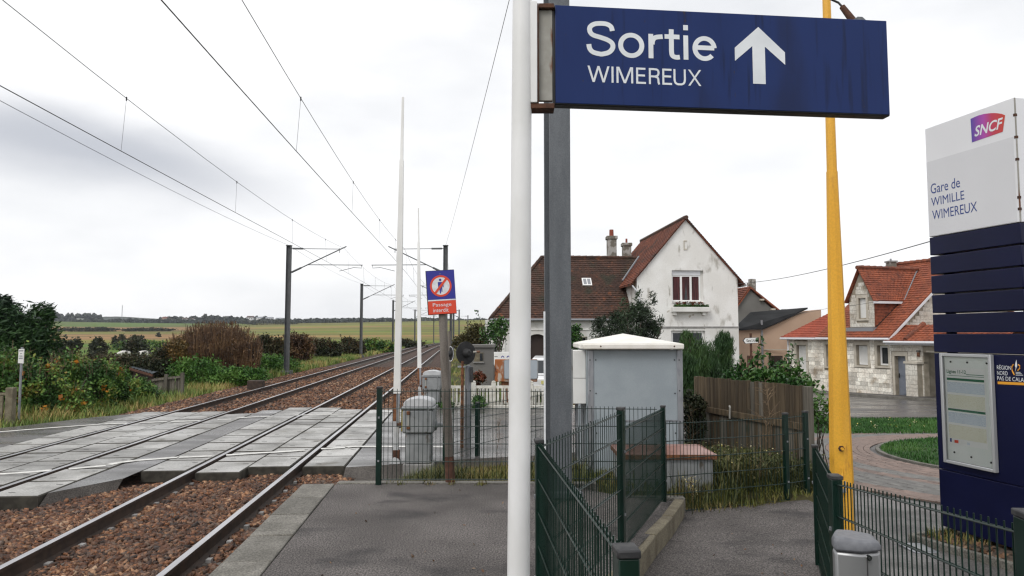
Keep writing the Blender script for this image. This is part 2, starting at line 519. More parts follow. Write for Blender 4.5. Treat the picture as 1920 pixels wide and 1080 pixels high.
m_car = M("white car paint", (0.70, 0.71, 0.72), rough=0.18, spec=0.6)
m_redlamp = M("red tail lamp", (0.35, 0.01, 0.012), rough=0.15)
m_tyre = M("tyre rubber", (0.015, 0.015, 0.015), rough=0.85)
m_plate = M("blank number plate", (0.6, 0.55, 0.2), rough=0.5)
m_brickA = M("pink paver", (0.195, 0.138, 0.112), (0.15, 0.105, 0.085), scale=9, rough=0.65, rand=0.22, fine=(0.15, 60))
m_brickB = M("grey paver", (0.145, 0.14, 0.128), (0.11, 0.105, 0.097), scale=9, rough=0.62, rand=0.2, fine=(0.15, 60))
m_joint = M("paver joint sand", (0.045, 0.04, 0.034), rough=0.95)
m_soil = M("soil with leaf litter", (0.05, 0.035, 0.025), (0.09, 0.065, 0.045), scale=14, rough=0.95, bump=0.8, bscale=40, bdist=0.02)
m_cow = M("white cow hide", (0.62, 0.60, 0.57), (0.05, 0.045, 0.04), scale=0.9, lo=0.56, hi=0.6, rough=0.8)
m_trunk = M("dark bark", (0.04, 0.032, 0.025), (0.075, 0.06, 0.045), scale=8, rough=0.95, stretch=(2, 2, 0.3))
m_twig = M("dry tan twig", (0.20, 0.14, 0.085), (0.13, 0.09, 0.055), scale=10, rough=0.9)

def leafmat(name, ramp, scale=0.9, spread=0.45, rough=0.6, k=1.0):
    ramp = [tuple(min(0.8, q * k) for q in c) for c in ramp]
    return M(name, ramp[0], island=ramp, scale=scale, ispread=spread, lo=0.38, hi=0.62, rough=rough, spec=0.3)
m_grassA = leafmat("fresh lawn grass", [(0.012, 0.045, 0.007), (0.025, 0.085, 0.012), (0.06, 0.12, 0.022)], 0.9, 0.5, k=1.35)
m_grassB = leafmat("rough autumn grass", [(0.03, 0.048, 0.010), (0.055, 0.085, 0.016), (0.10, 0.105, 0.028), (0.17, 0.11, 0.045)], 0.5, 0.6, k=2.4)
m_grassC = leafmat("yellowish strip grass", [(0.045, 0.06, 0.010), (0.085, 0.095, 0.016), (0.13, 0.115, 0.03), (0.16, 0.10, 0.045)], 1.5, 0.5, k=1.15)
m_bramble = leafmat("bramble leaf", [(0.008, 0.022, 0.006), (0.020, 0.050, 0.010), (0.040, 0.090, 0.018), (0.085, 0.14, 0.026), (0.14, 0.10, 0.022)], 1.3, 0.62, k=1.75)
m_orangeleaf = leafmat("orange autumn leaf", [(0.16, 0.045, 0.012), (0.38, 0.14, 0.012), (0.50, 0.26, 0.02)], 2, 0.2)
m_nettle = leafmat("bright bank leaf", [(0.014, 0.045, 0.008), (0.035, 0.095, 0.013), (0.06, 0.135, 0.02), (0.085, 0.15, 0.03)], 1.5, 0.6, k=1.3)
m_brown = leafmat("dry brown stem", [(0.025, 0.014, 0.008), (0.06, 0.032, 0.016), (0.11, 0.06, 0.03), (0.18, 0.11, 0.05)], 1.2, 0.6)
m_darkhedge = leafmat("dark hedge leaf", [(0.010, 0.016, 0.007), (0.022, 0.030, 0.012), (0.045, 0.045, 0.018), (0.06, 0.04, 0.018)], 0.3, 0.5)
m_cypress = leafmat("dark cypress spray", [(0.004, 0.013, 0.006), (0.009, 0.026, 0.010), (0.018, 0.045, 0.013), (0.03, 0.07, 0.016)], 0.5, 0.5, k=1.4)
m_cedar = leafmat("blue green conifer needle", [(0.008, 0.014, 0.008), (0.016, 0.026, 0.013), (0.026, 0.046, 0.022), (0.045, 0.065, 0.03)], 0.6, 0.5, k=1.2)
m_broom = leafmat("feathery broom green", [(0.012, 0.032, 0.010), (0.025, 0.06, 0.016), (0.045, 0.085, 0.022)], 1.5, 0.5, k=1.2)
m_laurel = leafmat("glossy laurel leaf", [(0.010, 0.035, 0.008), (0.022, 0.070, 0.013), (0.045, 0.105, 0.02), (0.07, 0.13, 0.03)], 2.2, 0.5, rough=0.4, k=1.15)
m_weed = leafmat("mixed weed stem", [(0.02, 0.03, 0.010), (0.05, 0.055, 0.016), (0.075, 0.085, 0.024), (0.11, 0.085, 0.035)], 1.2, 0.5, k=1.15)
m_flower = leafmat("small flower", [(0.55, 0.45, 0.05), (0.62, 0.58, 0.45)], 1, 0.1)
m_redleaf = leafmat("reddish shrub leaf", [(0.03, 0.045, 0.015), (0.12, 0.035, 0.018), (0.20, 0.05, 0.02)], 1, 0.2)
m_wood = leafmat("far woodland", [(0.018, 0.026, 0.016), (0.030, 0.040, 0.022), (0.045, 0.05, 0.028)], 0.02, 0.4)
m_litter = leafmat("fallen leaf litter", [(0.06, 0.03, 0.016), (0.14, 0.075, 0.04), (0.24, 0.17, 0.11)], 1, 0.1)
# ---------------------------------------------------------------- terrain
RAILZ = -0.36
def xr(y):
    """the right rail of the track beside the platform"""
    return -2.55 - 0.077 * y + (0.0004 * (y - 100) ** 2 if y > 100 else 0)

def surfB(y):
    if y < 2: return 0.0
    if y < 7: return -0.06 * (y - 2)
    return -0.3 - 0.035 * (min(y, 42) - 7)

PROFILE = [(60, -2.6), (150, -2.2), (200, -2.0), (300, -0.8), (450, 1.8), (600, 5.0), (800, 12.0), (1000, 20.5), (1150, 24.5), (1400, 24), (2200, 12), (6000, 8)]

def ground(x, y):
    t = x - xr(min(y, 300))
    near = -0.06 - 0.38 * smooth(8.2, 11.5, y)
    w = smooth(2.0, 5.0, x) if y < 13 else smooth(1.0, 8.0, x)
    zr = near * (1 - w) + surfB(y) * w - 0.05
    if y < 8.9: zr -= 0.30 * (1 - smooth(8.2, 8.9, y)) if x > 0.2 else (0.14 if y < 8.15 else 0)
    zl = -0.68 + 0.2 * smooth(-7.2, -9.5, t) * (1 - smooth(20, 30, y)) - 2.0 * smooth(-13, -34, t) * smooth(16, 36, y)
    z = -0.68
    if t > 0.2: z = -0.68 + (zr + 0.68) * smooth(0.9, 2.4, t)
    elif t < -7: z = zl
    if y > 70:
        zf = interp(y, PROFILE) + 1.2 * math.sin(x * 0.006 + 1.0) * smooth(200, 700, y) + 3.0 * smooth(-50, 350, x) * smooth(500, 900, y) * -1 + 3.0 * math.sin(x * 0.0045 + 0.6) * smooth(500, 1000, y)
        wt = 0 if y > 270 else 1 - smooth(8, 20, abs(t + 2.6))
        wf = smooth(70, 140, y) * (1 - wt)
        z = z * (1 - wf) + zf * wf
    return z

def gB(px, py, dz=0.0):
    """where the sight line meets the sloping forecourt"""
    d = ray(px, py)
    s = 3.0
    for _ in range(60):
        p = CAM + d * s
        s += (p.z - surfB(p.y) - dz) / max(0.08, -d.z) * 0.6
    return CAM + d * s

def axis(parts):
    a = []
    for lo, hi, n in parts:
        a += [lo + (hi - lo) * i / n for i in range(n)]
    return a + [parts[-1][1]]
gx = axis([(-6000, -1500, 8), (-1500, -300, 16), (-300, -60, 20), (-60, -20, 24), (-20, 24, 88), (24, 60, 16), (60, 300, 16), (300, 2500, 14)])
gy = axis([(-30, 0, 10), (0, 44, 88), (44, 130, 40), (130, 300, 28), (300, 1400, 44), (1400, 6000, 20)])
g = MB()
for y in gy:
    for x in gx:
        g.v.append((x, y, ground(x, y)))
nx = len(gx)
for j in range(len(gy) - 1):
    for i in range(nx - 1):
        g.f.append((j * nx + i, j * nx + i + 1, (j + 1) * nx + i + 1, (j + 1) * nx + i))

# ground colours: rough grass and earth close by, strips of pasture and stubble on the far slope
m_ground = bpy.data.materials.new("fields and rough ground")
m_ground.use_nodes = True
t = m_ground.node_tree
n, l = t.nodes.new, t.links.new
bs = t.nodes["Principled BSDF"]
bs.inputs["Roughness"].default_value = 0.95
bs.inputs["Specular IOR Level"].default_value = 0.2
geo = n("ShaderNodeNewGeometry")
def gnoise(sc, st=(1, 1, 1), det=5):
    q = n("ShaderNodeMapping"); q.inputs["Scale"].default_value = st; l(geo.outputs["Position"], q.inputs[0])
    a = n("ShaderNodeTexNoise"); a.inputs["Scale"].default_value = sc; a.inputs["Detail"].default_value = det
    l(q.outputs[0], a.inputs["Vector"]); return a.outputs["Fac"]
sep = n("ShaderNodeSeparateXYZ"); l(geo.outputs["Position"], sep.inputs[0])
def nm(op, a, b):
    q = n("ShaderNodeMath"); q.operation = op
    for i, k in enumerate((a, b)):
        if isinstance(k, (int, float)): q.inputs[i].default_value = k
        else: l(k, q.inputs[i])
    return q.outputs[0]
wob = nm("MULTIPLY", nm("SUBTRACT", gnoise(0.006), 0.5), 130)
ypos = nm("ADD", sep.outputs[1], wob)
mr = n("ShaderNodeMapRange"); l(ypos, mr.inputs[0]); mr.inputs[1].default_value = 100; mr.inputs[2].default_value = 1200
def ramp(fac, stops, mode="LINEAR"):
    r = n("ShaderNodeValToRGB"); r.color_ramp.interpolation = mode
    e = r.color_ramp.elements
    while len(e) < len(stops): e.new(0.5)
    for i, (p, c) in enumerate(stops): e[i].position = p; e[i].color = (*c, 1)
    l(fac, r.inputs[0]); return r.outputs[0]
GRN, YGR, TAN, OLV = (0.075, 0.145, 0.014), (0.20, 0.20, 0.03), (0.29, 0.165, 0.068), (0.135, 0.145, 0.02)
yy = lambda v: (v - 100) / 1100.0
colL = ramp(mr.outputs[0], [(0, GRN), (yy(225), GRN), (yy(245), YGR), (yy(300), YGR), (yy(330), TAN), (yy(470), TAN), (yy(520), YGR), (yy(640), OLV), (yy(670), TAN), (yy(860), TAN), (yy(900), GRN), (1, GRN)])
colR = ramp(mr.outputs[0], [(0, OLV), (yy(260), GRN), (yy(330), YGR), (yy(400), TAN), (yy(440), OLV), (yy(500), YGR), (yy(560), GRN), (yy(620), YGR), (yy(700), OLV), (yy(780), TAN), (yy(820), YGR), (yy(950), OLV), (1, YGR)])
side = nm("ADD", sep.outputs[0], nm("MULTIPLY", sep.outputs[1], 0.375))
sm = n("ShaderNodeMapRange"); l(side, sm.inputs[0]); sm.inputs[1].default_value = -40; sm.inputs[2].default_value = 10
def gmix(f, a, b):
    q = n("ShaderNodeMix"); q.data_type = "RGBA"
    if isinstance(f, (int, float)): q.inputs[0].default_value = f
    else: l(f, q.inputs[0])
    for i, k in ((6, a), (7, b)):
        if isinstance(k, tuple): q.inputs[i].default_value = (*k, 1)
        else: l(k, q.inputs[i])
    return q.outputs[2]
far = gmix(sm.outputs[0], colL, colR)
st = n("ShaderNodeMapRange"); l(gnoise(0.02, (0.25, 1.0, 1)), st.inputs[0]); st.inputs[1].default_value = 0.42; st.inputs[2].default_value = 0.62; st.inputs[4].default_value = 0.75
far = gmix(st.outputs[0], far, (0.10, 0.078, 0.026))
nearc = ramp(gnoise(0.5), [(0.3, (0.030, 0.035, 0.012)), (0.5, (0.055, 0.060, 0.018)), (0.62, (0.075, 0.055, 0.03)), (0.75, (0.05, 0.06, 0.02))])
nf = n("ShaderNodeMapRange"); l(sep.outputs[1], nf.inputs[0]); nf.inputs[1].default_value = 60; nf.inputs[2].default_value = 110
l(gmix(nf.outputs[0], nearc, far), bs.inputs["Base Color"])
og = g.build("ground", m_ground, smooth_=True, kind="structure")
tag(og, "rough grassy ground rising to striped fields", None)

# ---------------------------------------------------------------- ballast bed and ballast stones
bed = MB()
prof = [(-7.6, -0.70), (-6.7, -0.58), (-6.0, -0.555), (-5.3, -0.555), (-3.3, -0.56), (-1.8, -0.555), (0.35, -0.555), (0.9, -0.57), (1.7, -0.68)]
ys = [2 + 0.5 * i for i in range(100)] + [52 + 4 * i for i in range(53)]
for y in ys:
    for (tt, z) in prof:
        bed.v.append((xr(y) + tt, y, z + 0.015 * noise.noise(V((tt * 2, y * 1.3, 0)))))
npf = len(prof)
for j in range(len(ys) - 1):
    for i in range(npf - 1):
        bed.f.append((j * npf + i, j * npf + i + 1, (j + 1) * npf + i + 1, (j + 1) * npf + i))
bed.build("ballast_bed", m_ballbed, smooth_=True, kind="structure")

def bedz(tt):
    return np.interp(tt, [p[0] for p in prof], [p[1] for p in prof])

def xr_np(y):
    return -2.55 - 0.077 * y + np.where(y > 100, 0.0004 * (y - 100) ** 2, 0)

def stones(name, N, y0, y1, t0, t1, s0, s1, lift, keep=None, mat=None, kind="stuff"):
    y = y0 + (y1 - y0) * rng.random(N)
    tt = t0 + (t1 - t0) * rng.random(N)
    x = xr_np(y) + tt
    if keep is not None:
        k = keep(x, y, tt)
        x, y, tt = x[k], y[k], tt[k]
    n_ = len(x)
    s = s0 + (s1 - s0) * rng.random(n_) ** 1.6
    z = bedz(tt) + lift * rng.random(n_)
    # rough angular stone: 8 jittered corners of a box
    cor = np.array([(a, b, c) for a in (-1, 1) for b in (-1, 1) for c in (-1, 1)], dtype=float)
    P = cor[None] * (0.45 + 0.7 * rng.random((n_, 8, 3)))
    P *= (s[:, None] * np.stack([0.5 + 0.45 * rng.random(n_), 0.36 + 0.22 * rng.random(n_), 0.2 + 0.2 * rng.random(n_)], 1))[:, None, :]
    a, b = rng.random(n_) * 6.28, (rng.random(n_) - 0.5) * 1.6
    ca, sa, cb, sb = np.cos(a), np.sin(a), np.cos(b), np.sin(b)
    R = np.zeros((n_, 3, 3))
    R[:, 0, 0], R[:, 0, 1], R[:, 0, 2] = ca * cb, -sa, ca * sb
    R[:, 1, 0], R[:, 1, 1], R[:, 1, 2] = sa * cb, ca, sa * sb
    R[:, 2, 0], R[:, 2, 2] = -sb, cb
    P = np.einsum("nij,nkj->nki", R, P) + np.stack([x, y, z], 1)[:, None, :]
    fs = np.array([(0, 1, 3, 2), (4, 6, 7, 5), (0, 4, 5, 1), (2, 3, 7, 6), (0, 2, 6, 4), (1, 5, 7, 3)])
    Q = (fs[None] + (np.arange(n_) * 8)[:, None, None]).reshape(-1, 4)
    return np_mesh(name, P.reshape(-1, 3), Q, mat or m_ball, kind=kind)

def clear_of_rails(tt, y=None):
    k = np.ones(len(tt), bool)
    for r in (0, -1.507, -3.62, -5.127):
        k &= np.abs(tt - r) > 0.085
    if y is not None:
        for r in (0, -1.507, -3.62, -5.127):
            ph = np.abs(((y - 3.3 + 0.3 - 0.077 * (tt - r) * 0) % 0.6) - 0.3)
            k &= ~((np.abs(tt - r) < 0.27) & (ph < 0.105) & (rng.random(len(tt)) < 0.86))
    return k
stones("ballast_gravel", 115000, 3.6, 11.3, -5.2, 0.95, 0.028, 0.066, 0.05,
       keep=lambda x, y, tt: clear_of_rails(tt, y) & ((y < 10.9 + 0.25 * (tt > -0.7)) | (tt > 0.8)) & (y < 11.6 + 0.6 * tt) & ((tt > -2.3) | (y < 10.3)) & ((tt > -2.83) | (y < 8.9)))
stones("ballast_gravel", 46000, 18.6, 48, -7.2, 1.9, 0.06, 0.10, 0.055, keep=lambda x, y, tt: clear_of_rails(tt) & ((y > 19.9) | (tt < -2.4)) & (rng.random(len(y)) < 26 / y))
stones("ballast_gravel", 2600, 8.3, 9.7, 0.7, 2.5, 0.035, 0.07, 0.03, keep=lambda x, y, tt: (y < 9.4 - 0.0 * tt) & (rng.random(len(y)) < 1.6 - tt * 0.6))

# ---------------------------------------------------------------- tracks: rails, rail heads, sleepers, clips
rail_sec = [(-0.075, -0.172), (0.075, -0.172), (0.075, -0.160), (0.012, -0.138), (0.010, -0.048), (0.036, -0.036), (0.036, -0.002), (-0.036, -0.002), (-0.036, -0.036), (-0.010, -0.048), (-0.012, -0.138), (-0.075, -0.160)]
ys_rail = [2 + 1.0 * i for i in range(50)] + [52 + 4 * i for i in range(52)]
def sweep(sec, off):
    b = MB()
    k = len(sec)
    for y in ys_rail:
        for (u, w) in sec:
            b.v.append((xr(y) + off + u, y, RAILZ + w))
    for j in range(len(ys_rail) - 1):
        for i in range(k):
            b.f.append((j * k + i, j * k + (i + 1) % k, (j + 1) * k + (i + 1) % k, (j + 1) * k + i))
    return b
sb_ = MB()
for sx in (-0.75, 0.75):
    sb_.add([(sx - 0.42, -0.13, 0), (sx + 0.42, -0.13, 0), (sx + 0.42, 0.13, 0), (sx - 0.42, 0.13, 0), (sx - 0.36, -0.10, 0.2), (sx + 0.36, -0.10, 0.2), (sx + 0.36, 0.10, 0.2), (sx - 0.36, 0.10, 0.2)],
            [(0, 3, 2, 1), (4, 5, 6, 7), (0, 1, 5, 4), (1, 2, 6, 5), (2, 3, 7, 6), (3, 0, 4, 7)])
sb_.bar((-0.4, 0, 0.1), (0.4, 0, 0.1), 0.06, 0.06)
me_sleep = mesh_of(sb_, m_sleep, "sleeper")
cl_ = MB()
for sx in (-0.7535, 0.7535):
    for d in (-0.115, 0.115):
        cl_.box((sx + d, 0, 0.21), (0.05, 0.07, 0.045))
me_clip = mesh_of(cl_, m_clip, "clip")
cl2 = MB()
for sx in (-0.7535, 0.7535):
    for d in (-0.115, 0.115):
        cl2.box((sx + d, 0, 0.21), (0.05, 0.07, 0.04))
me_clipd = mesh_of(cl2, m_railb, "clip")
for right, label in ((0.0, "railway track running along the platform edge"), (-3.62, "railway track on the far side, next to the brambles")):
    tr = thing("railway_track", label, "railway track", (xr(8) + right - 0.75, 8, RAILZ), "railway tracks")
    for off in (right, right - 1.507):
        sweep(rail_sec, off).build("rail", m_railb, tr)
        hd = sweep([(-0.034, -0.002), (0.034, -0.002), (0.034, 0.002), (0.027, 0.005), (-0.027, 0.005), (-0.034, 0.002)], off)
        hd.build("rail_head", m_railh, [c for c in tr.children if c.name.startswith("rail") and not c.name.startswith("rail_head")][-1])
    y = 3.3
    while y < 62:
        if not (11.0 < y < 19.2):
            R = Matrix.Rotation(math.atan(0.077), 4, "Z")
            Mx = Matrix.Translation((xr(y) + right - 0.7535, y, -0.722)) @ R
            piece("sleeper", me_sleep, tr, Mx)
            if y < 40:
                piece("rail_clip", me_clip if y < 11 else me_clipd, tr, Mx)
        y += 0.6

# ---------------------------------------------------------------- crossing: road sheet, concrete deck panels, painted lines
NEAR = [(-30, 2), (-20, 4.2), (-12, 6.6), (-6.6, 8.85), (-6.2, 9.05), (-5.55, 10.35), (-3.2, 10.85), (-2.0, 11.25), (-1, 11.7), (1, 12.3), (3, 14.2), (6, 17.3), (9.5, 20.5), (14, 20.6), (40, 19)]
FAR = [(-30, 4), (-20, 9), (-11.4, 15.5), (-10.3, 18.4), (-9, 18.9), (-3.7, 19.8), (-2.2, 19.9), (1, 20.0), (4, 21.3), (8, 27), (10.5, 36), (14.4, 39.0), (16.6, 32.6), (17.3, 30.2), (18.2, 27.8), (19.6, 24.6), (26, 23.6), (40, 23)]
def roadz(x, y):
    w = smooth(1.0, 8.0, x)
    return -0.372 * (1 - w) + (surfB(y) + 0.0) * w
ZONES = [(-6.05, -4.9 + 2.12)]
DECK = [(-2.29, 0.79), (-5.91, -2.83)]
tb = sorted(set([-26, -22, -18, -15, -13, -11.5, -10.3, -9.5, -8.5, -7.5, -6.7] + [d for k in DECK for d in k] + [-2.6] + [0.8 + 0.5 * i for i in range(64)]))
rd = MB(); re_ = MB()
NR = 26
def edge_y(pts, tt):
    y = 12.0
    for _ in range(30):
        y = 0.5 * y + 0.5 * interp(xr(y) + tt, pts)
    return y
cols = []
for tt in tb:
    ya, yb = edge_y(NEAR, tt), edge_y(FAR, tt)
    cols.append([(xr(ya + (yb - ya) * k / NR) + tt, ya + (yb - ya) * k / NR) for k in range(NR + 1)])
for i in range(len(tb) - 1):
    mid = (tb[i] + tb[i + 1]) / 2
    dz = -0.07 if any(a < mid < b for a, b in DECK) else 0.0
    n0 = len(rd.v)
    for c in (cols[i], cols[i + 1]):
        for (x, y) in c:
            if dz < 0: k_ = 11.6 if mid > -2.6 else 9.6; y_ = max(y, k_); x = x + xr(y_) - xr(y); y = y_
            rd.v.append((x, y, roadz(x, y) + dz))
    for k in range(NR):
        rd.f.append((n0 + k, n0 + NR + 1 + k, n0 + NR + 2 + k, n0 + k + 1))
    # turned-down edge towards the ballast
    if dz < 0: continue
    for (q, nn) in ((0, 0), (NR, NR)):
        pa, pb = V(rd.v[n0 + nn]), V(rd.v[n0 + NR + 1 + nn])
        s = -0.5 if q == 0 else 0.5
        re_.add([pa, pb, pb + V((0, s * 0.6, -0.24)), pa + V((0, s * 0.6, -0.24))], [(0, 1, 2, 3) if q else (3, 2, 1, 0)])
rd.build("road", m_road, kind="structure")
re_.build("road_edge", M("crumbling road edge", (0.055, 0.048, 0.042), (0.09, 0.08, 0.072), scale=2, rough=0.8, bump=0.6, bscale=50, bdist=0.01, fine=(0.4, 60)), kind="structure")

pm_ = MB()
PL, PW, PH = 0.905, 0.655, 0.17
c_ = 0.017
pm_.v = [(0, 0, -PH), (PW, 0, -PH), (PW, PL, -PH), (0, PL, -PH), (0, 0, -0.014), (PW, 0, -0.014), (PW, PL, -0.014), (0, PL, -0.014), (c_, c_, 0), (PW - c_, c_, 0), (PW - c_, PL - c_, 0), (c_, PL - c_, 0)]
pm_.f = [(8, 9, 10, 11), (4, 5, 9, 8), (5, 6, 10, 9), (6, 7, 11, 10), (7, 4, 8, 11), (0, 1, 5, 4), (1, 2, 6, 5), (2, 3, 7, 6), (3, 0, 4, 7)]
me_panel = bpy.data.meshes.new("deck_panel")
for (sx, sy) in ((0.16, 0.2), (0.5, 0.68)):
    pm_.add([(sx, sy, 0.002), (sx + 0.09, sy, 0.002), (sx + 0.09, sy + 0.025, 0.002), (sx, sy + 0.025, 0.002)], [(0, 1, 2, 3)])
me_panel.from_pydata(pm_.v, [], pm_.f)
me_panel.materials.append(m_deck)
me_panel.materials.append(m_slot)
me_panel.materials.append(m_deckdirtshade)
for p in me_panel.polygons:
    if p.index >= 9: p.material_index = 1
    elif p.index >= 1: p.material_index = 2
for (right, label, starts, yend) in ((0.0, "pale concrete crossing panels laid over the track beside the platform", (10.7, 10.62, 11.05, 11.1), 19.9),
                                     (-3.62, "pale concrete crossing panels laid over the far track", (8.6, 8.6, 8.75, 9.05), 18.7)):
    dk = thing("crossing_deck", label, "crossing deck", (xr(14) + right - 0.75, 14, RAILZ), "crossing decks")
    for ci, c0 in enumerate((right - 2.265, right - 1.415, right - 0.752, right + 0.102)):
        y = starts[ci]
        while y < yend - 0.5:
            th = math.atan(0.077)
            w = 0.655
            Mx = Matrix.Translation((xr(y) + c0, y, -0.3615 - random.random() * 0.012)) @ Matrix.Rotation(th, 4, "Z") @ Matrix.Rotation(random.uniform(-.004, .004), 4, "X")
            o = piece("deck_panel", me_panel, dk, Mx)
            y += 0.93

def painted(name, segs, w, label):
    b = MB()
    for seg in segs:
        pts = [gp(px, py, -0.36) for px, py in seg]
        pts = [V((p.x, p.y, 0)) for p in pts]
        q = []
        for i, p in enumerate(pts):
            d = (pts[min(i + 1, len(pts) - 1)] - pts[max(i - 1, 0)]).normalized()
            nn = V((-d.y, d.x, 0)) * w / 2
            tt = p.x - xr(p.y)
            z = -0.3575 if any(a < tt < b_ for a, b_ in DECK) else roadz(p.x, p.y) + 0.006
            q.append((p - nn + V((0, 0, z)), p + nn + V((0, 0, z))))
        for (a, b1), (c, d1) in zip(q, q[1:]):
            b.add([a, c, d1, b1], [(0, 1, 2, 3)])
    o = b.build(name, m_line, kind="structure")
    return tag(o, label)
painted("road_line", [[(-60, 892), (0, 889), (60, 885), (97, 881.5)], [(129, 879.5), (165, 876), (198, 873)], [(203, 871.5), (225, 867), (259, 862), (300, 859), (333, 857.5)],
                      [(336, 857.5), (397, 855)], [(424, 853.5), (480, 849.5), (530, 847), (572, 844)], [(602, 841.5), (647, 839)], [(650, 838.5), (664, 837), (708, 836.5), (760, 836.5), (845, 837)]], 0.14, "near white edge line across the crossing")
painted("road_line", [[(-60, 813), (0, 809), (100, 801), (187, 795.5)], [(196, 795), (238, 794)], [(262, 792.5), (312, 791)], [(320, 791), (376, 789)], [(408, 787), (433, 786)], [(445, 784), (480, 781), (512, 780.5)],
                      [(552, 778.5), (600, 777.5), (657, 776)], [(715, 772.5), (760, 771)]], 0.14, "far white edge line across the crossing")

# ---------------------------------------------------------------- platform
def pz(x, y):
    return -0.19 * smooth(0.3, 1.8, x) * smooth(4.5, 8, y)
EDGE = lambda y: -1.745 - 0.08 * y
pl = MB()
pys = [0.0 + 0.5 * i for i in range(16)] + [8.04]
for y in pys:
    xl = EDGE(y) + 0.375
    xrr = 3.0 if y < 2.0 else (0.25 if y < 4.2 else interp(y, [(4.2, 0.30), (5.18, 0.80), (6.28, 1.22), (7.1, 1.56), (7.95, 1.88)]))
    for k in range(9):
        x = xl + (xrr - xl) * k / 8
        pl.v.append((x, y, pz(x, y)))
for j in range(len(pys) - 1):
    for k in range(8):
        pl.f.append((j * 9 + k, j * 9 + k + 1, (j + 1) * 9 + k + 1, (j + 1) * 9 + k))
po = pl.build("platform_pavement", m_asph, kind="structure")
sl_ = MB(); sl_.bb(0, 0.362, 0, 0.670, -0.34, 0.0)
me_slab = mesh_of(sl_, m_edge, "edge_slab")
pe = thing("platform_edge", "row of worn concrete edging slabs along the platform beside the rails", "platform edge", (EDGE(5), 5, 0))
y = 8.06
ang = math.atan(0.08)
while y > 1.0:
    y -= 0.686
    o = piece("edge_slab", me_slab, pe, Matrix.Translation((EDGE(y) + random.uniform(-.004, .004), y, 0.006 + random.uniform(-.004, .004))) @ Matrix.Rotation(ang, 4, "Z"))
    bv = o.modifiers.new("bevel", "BEVEL"); bv.width = 0.012; bv.segments = 2; bv.limit_method = "ANGLE"
ke = MB(); ke.bb(0, 0.99, 0, 0.13, -0.3, 0.0)
me_kerb = mesh_of(ke, m_edge, "kerb_stone")
kb = thing("end_kerb", "narrow concrete kerb closing the end of the platform under the fence", "kerb", (-1, 8.05, 0))
x = EDGE(8.06) + 0.38
while x < 1.4:
    o = piece("kerb_stone", me_kerb, kb, Matrix.Translation((x, 8.06, pz(x + .5, 8) + 0.012)))
    bv = o.modifiers.new("bevel", "BEVEL"); bv.width = 0.01; bv.segments = 2; bv.limit_method = "ANGLE"
    x += 1.0

# the sloping way out between the mesh fences
def pleft(y): return 0.27 if y < 4.2 else 0.27 + (y - 4.2) * 0.40
def pright(y): return 1.72 + (y - 2.3) * 0.11 if y < 4.2 else 1.93 + (y - 4.2) * 0.378
wy = MB()
pys = [1.9 + 0.4 * i for i in range(19)]
for y in pys:
    for k in range(7):
        x0, x1 = pleft(y), pright(y) + 0.1
        yy_ = y if y < 7.9 else 7.9 + (y - 7.9) * (0.14 + k * 0.21)
        x = x0 + (x1 - x0) * k / 6
        if y > 7.9: x = pleft(7.9) + (pright(8.9) - pleft(7.9)) * k / 6
        wy.v.append((x, yy_, surfB(yy_) + 0.004))
for j in range(len(pys) - 1):
    for k in range(6):
        wy.f.append((j * 7 + k, j * 7 + k + 1, (j + 1) * 7 + k + 1, (j + 1) * 7 + k))
wy.build("exit_path", m_asph, kind="structure")
rk = thing("retaining_kerb", "ochre stained concrete kerb holding up the platform beside the sloping exit path", "kerb", (1.3, 6.5, -0.2))
kpts = [(0.36, 4.25), (0.80, 5.18), (1.22, 6.28), (1.56, 7.1), (1.885, 7.95)]
for (xa, ya), (xb, yb) in zip(kpts, kpts[1:]):
    b = MB()
    d = V((xb - xa, yb - ya, 0)).normalized() * 0.006
    b.bar(V((xa, ya, surfB(ya) + 0.015)) + d, V((xb, yb, surfB(yb) + 0.01)) - d, 0.11, 0.36)
    b.build("kerb_stone", m_kerb, rk, bevel=0.012)

# ---------------------------------------------------------------- forecourt on the right: asphalt, ring of pavers, lawns, pavement
fc = MB()
fys = [0.5 * i for i in range(0, 44)]
for y in fys:
    x0 = pright(max(2.2, y)) + 0.03 if y < 9 else 3.7
    if y >= 9: x0 = 3.9 + max(0, (y - 10)) * 0.45
    for k in range(13):
        x = x0 + (34 - x0) * (k / 12) ** 1.6
        fc.v.append((x, y, surfB(y)))
for j in range(len(fys) - 1):
    for k in range(12):
        fc.f.append((j * 13 + k, j * 13 + k + 1, (j + 1) * 13 + k + 1, (j + 1) * 13 + k))
fc.build("forecourt_pavement", m_fore, kind="structure")

ICX, ICY, IR = 10.0, 12.2, 3.25
def ring_poly(r0, r1, a0, a1, n_, dz, nr=4):
    b = MB()
    for j in range(nr + 1):
        r = r0 + (r1 - r0) * j / nr
        for i in range(n_ + 1):
            a = a0 + (a1 - a0) * i / n_
            x, y = ICX + r * math.cos(a), ICY + r * math.sin(a)
            b.v.append((x, y, surfB(y) + dz))
    for j in range(nr):
        for i in range(n_):
            q = j * (n_ + 1) + i
            b.f.append((q, q + n_ + 1, q + n_ + 2, q + 1))
    return b
A0, A1 = math.radians(60), math.radians(262)
pr = thing("paved_ring", "curved ring of pink and grey block paving around the grass island", "paved path", (ICX, ICY, surfB(ICY)))
tag(pr, kind="structure")
ring_poly(IR + 0.12, 6.02, A0, A1, 60, 0.006, 8).build("joint_bed", m_joint, pr)
bk = MB(); bk.bb(-0.052, 0.052, -0.096, 0.096, -0.03, 0.0)
me_bA = mesh_of(bk, m_brickA, "paver_block"); me_bB = mesh_of(bk, m_brickB, "paver_block")
cands = []
r = IR + 0.18
ci = 0
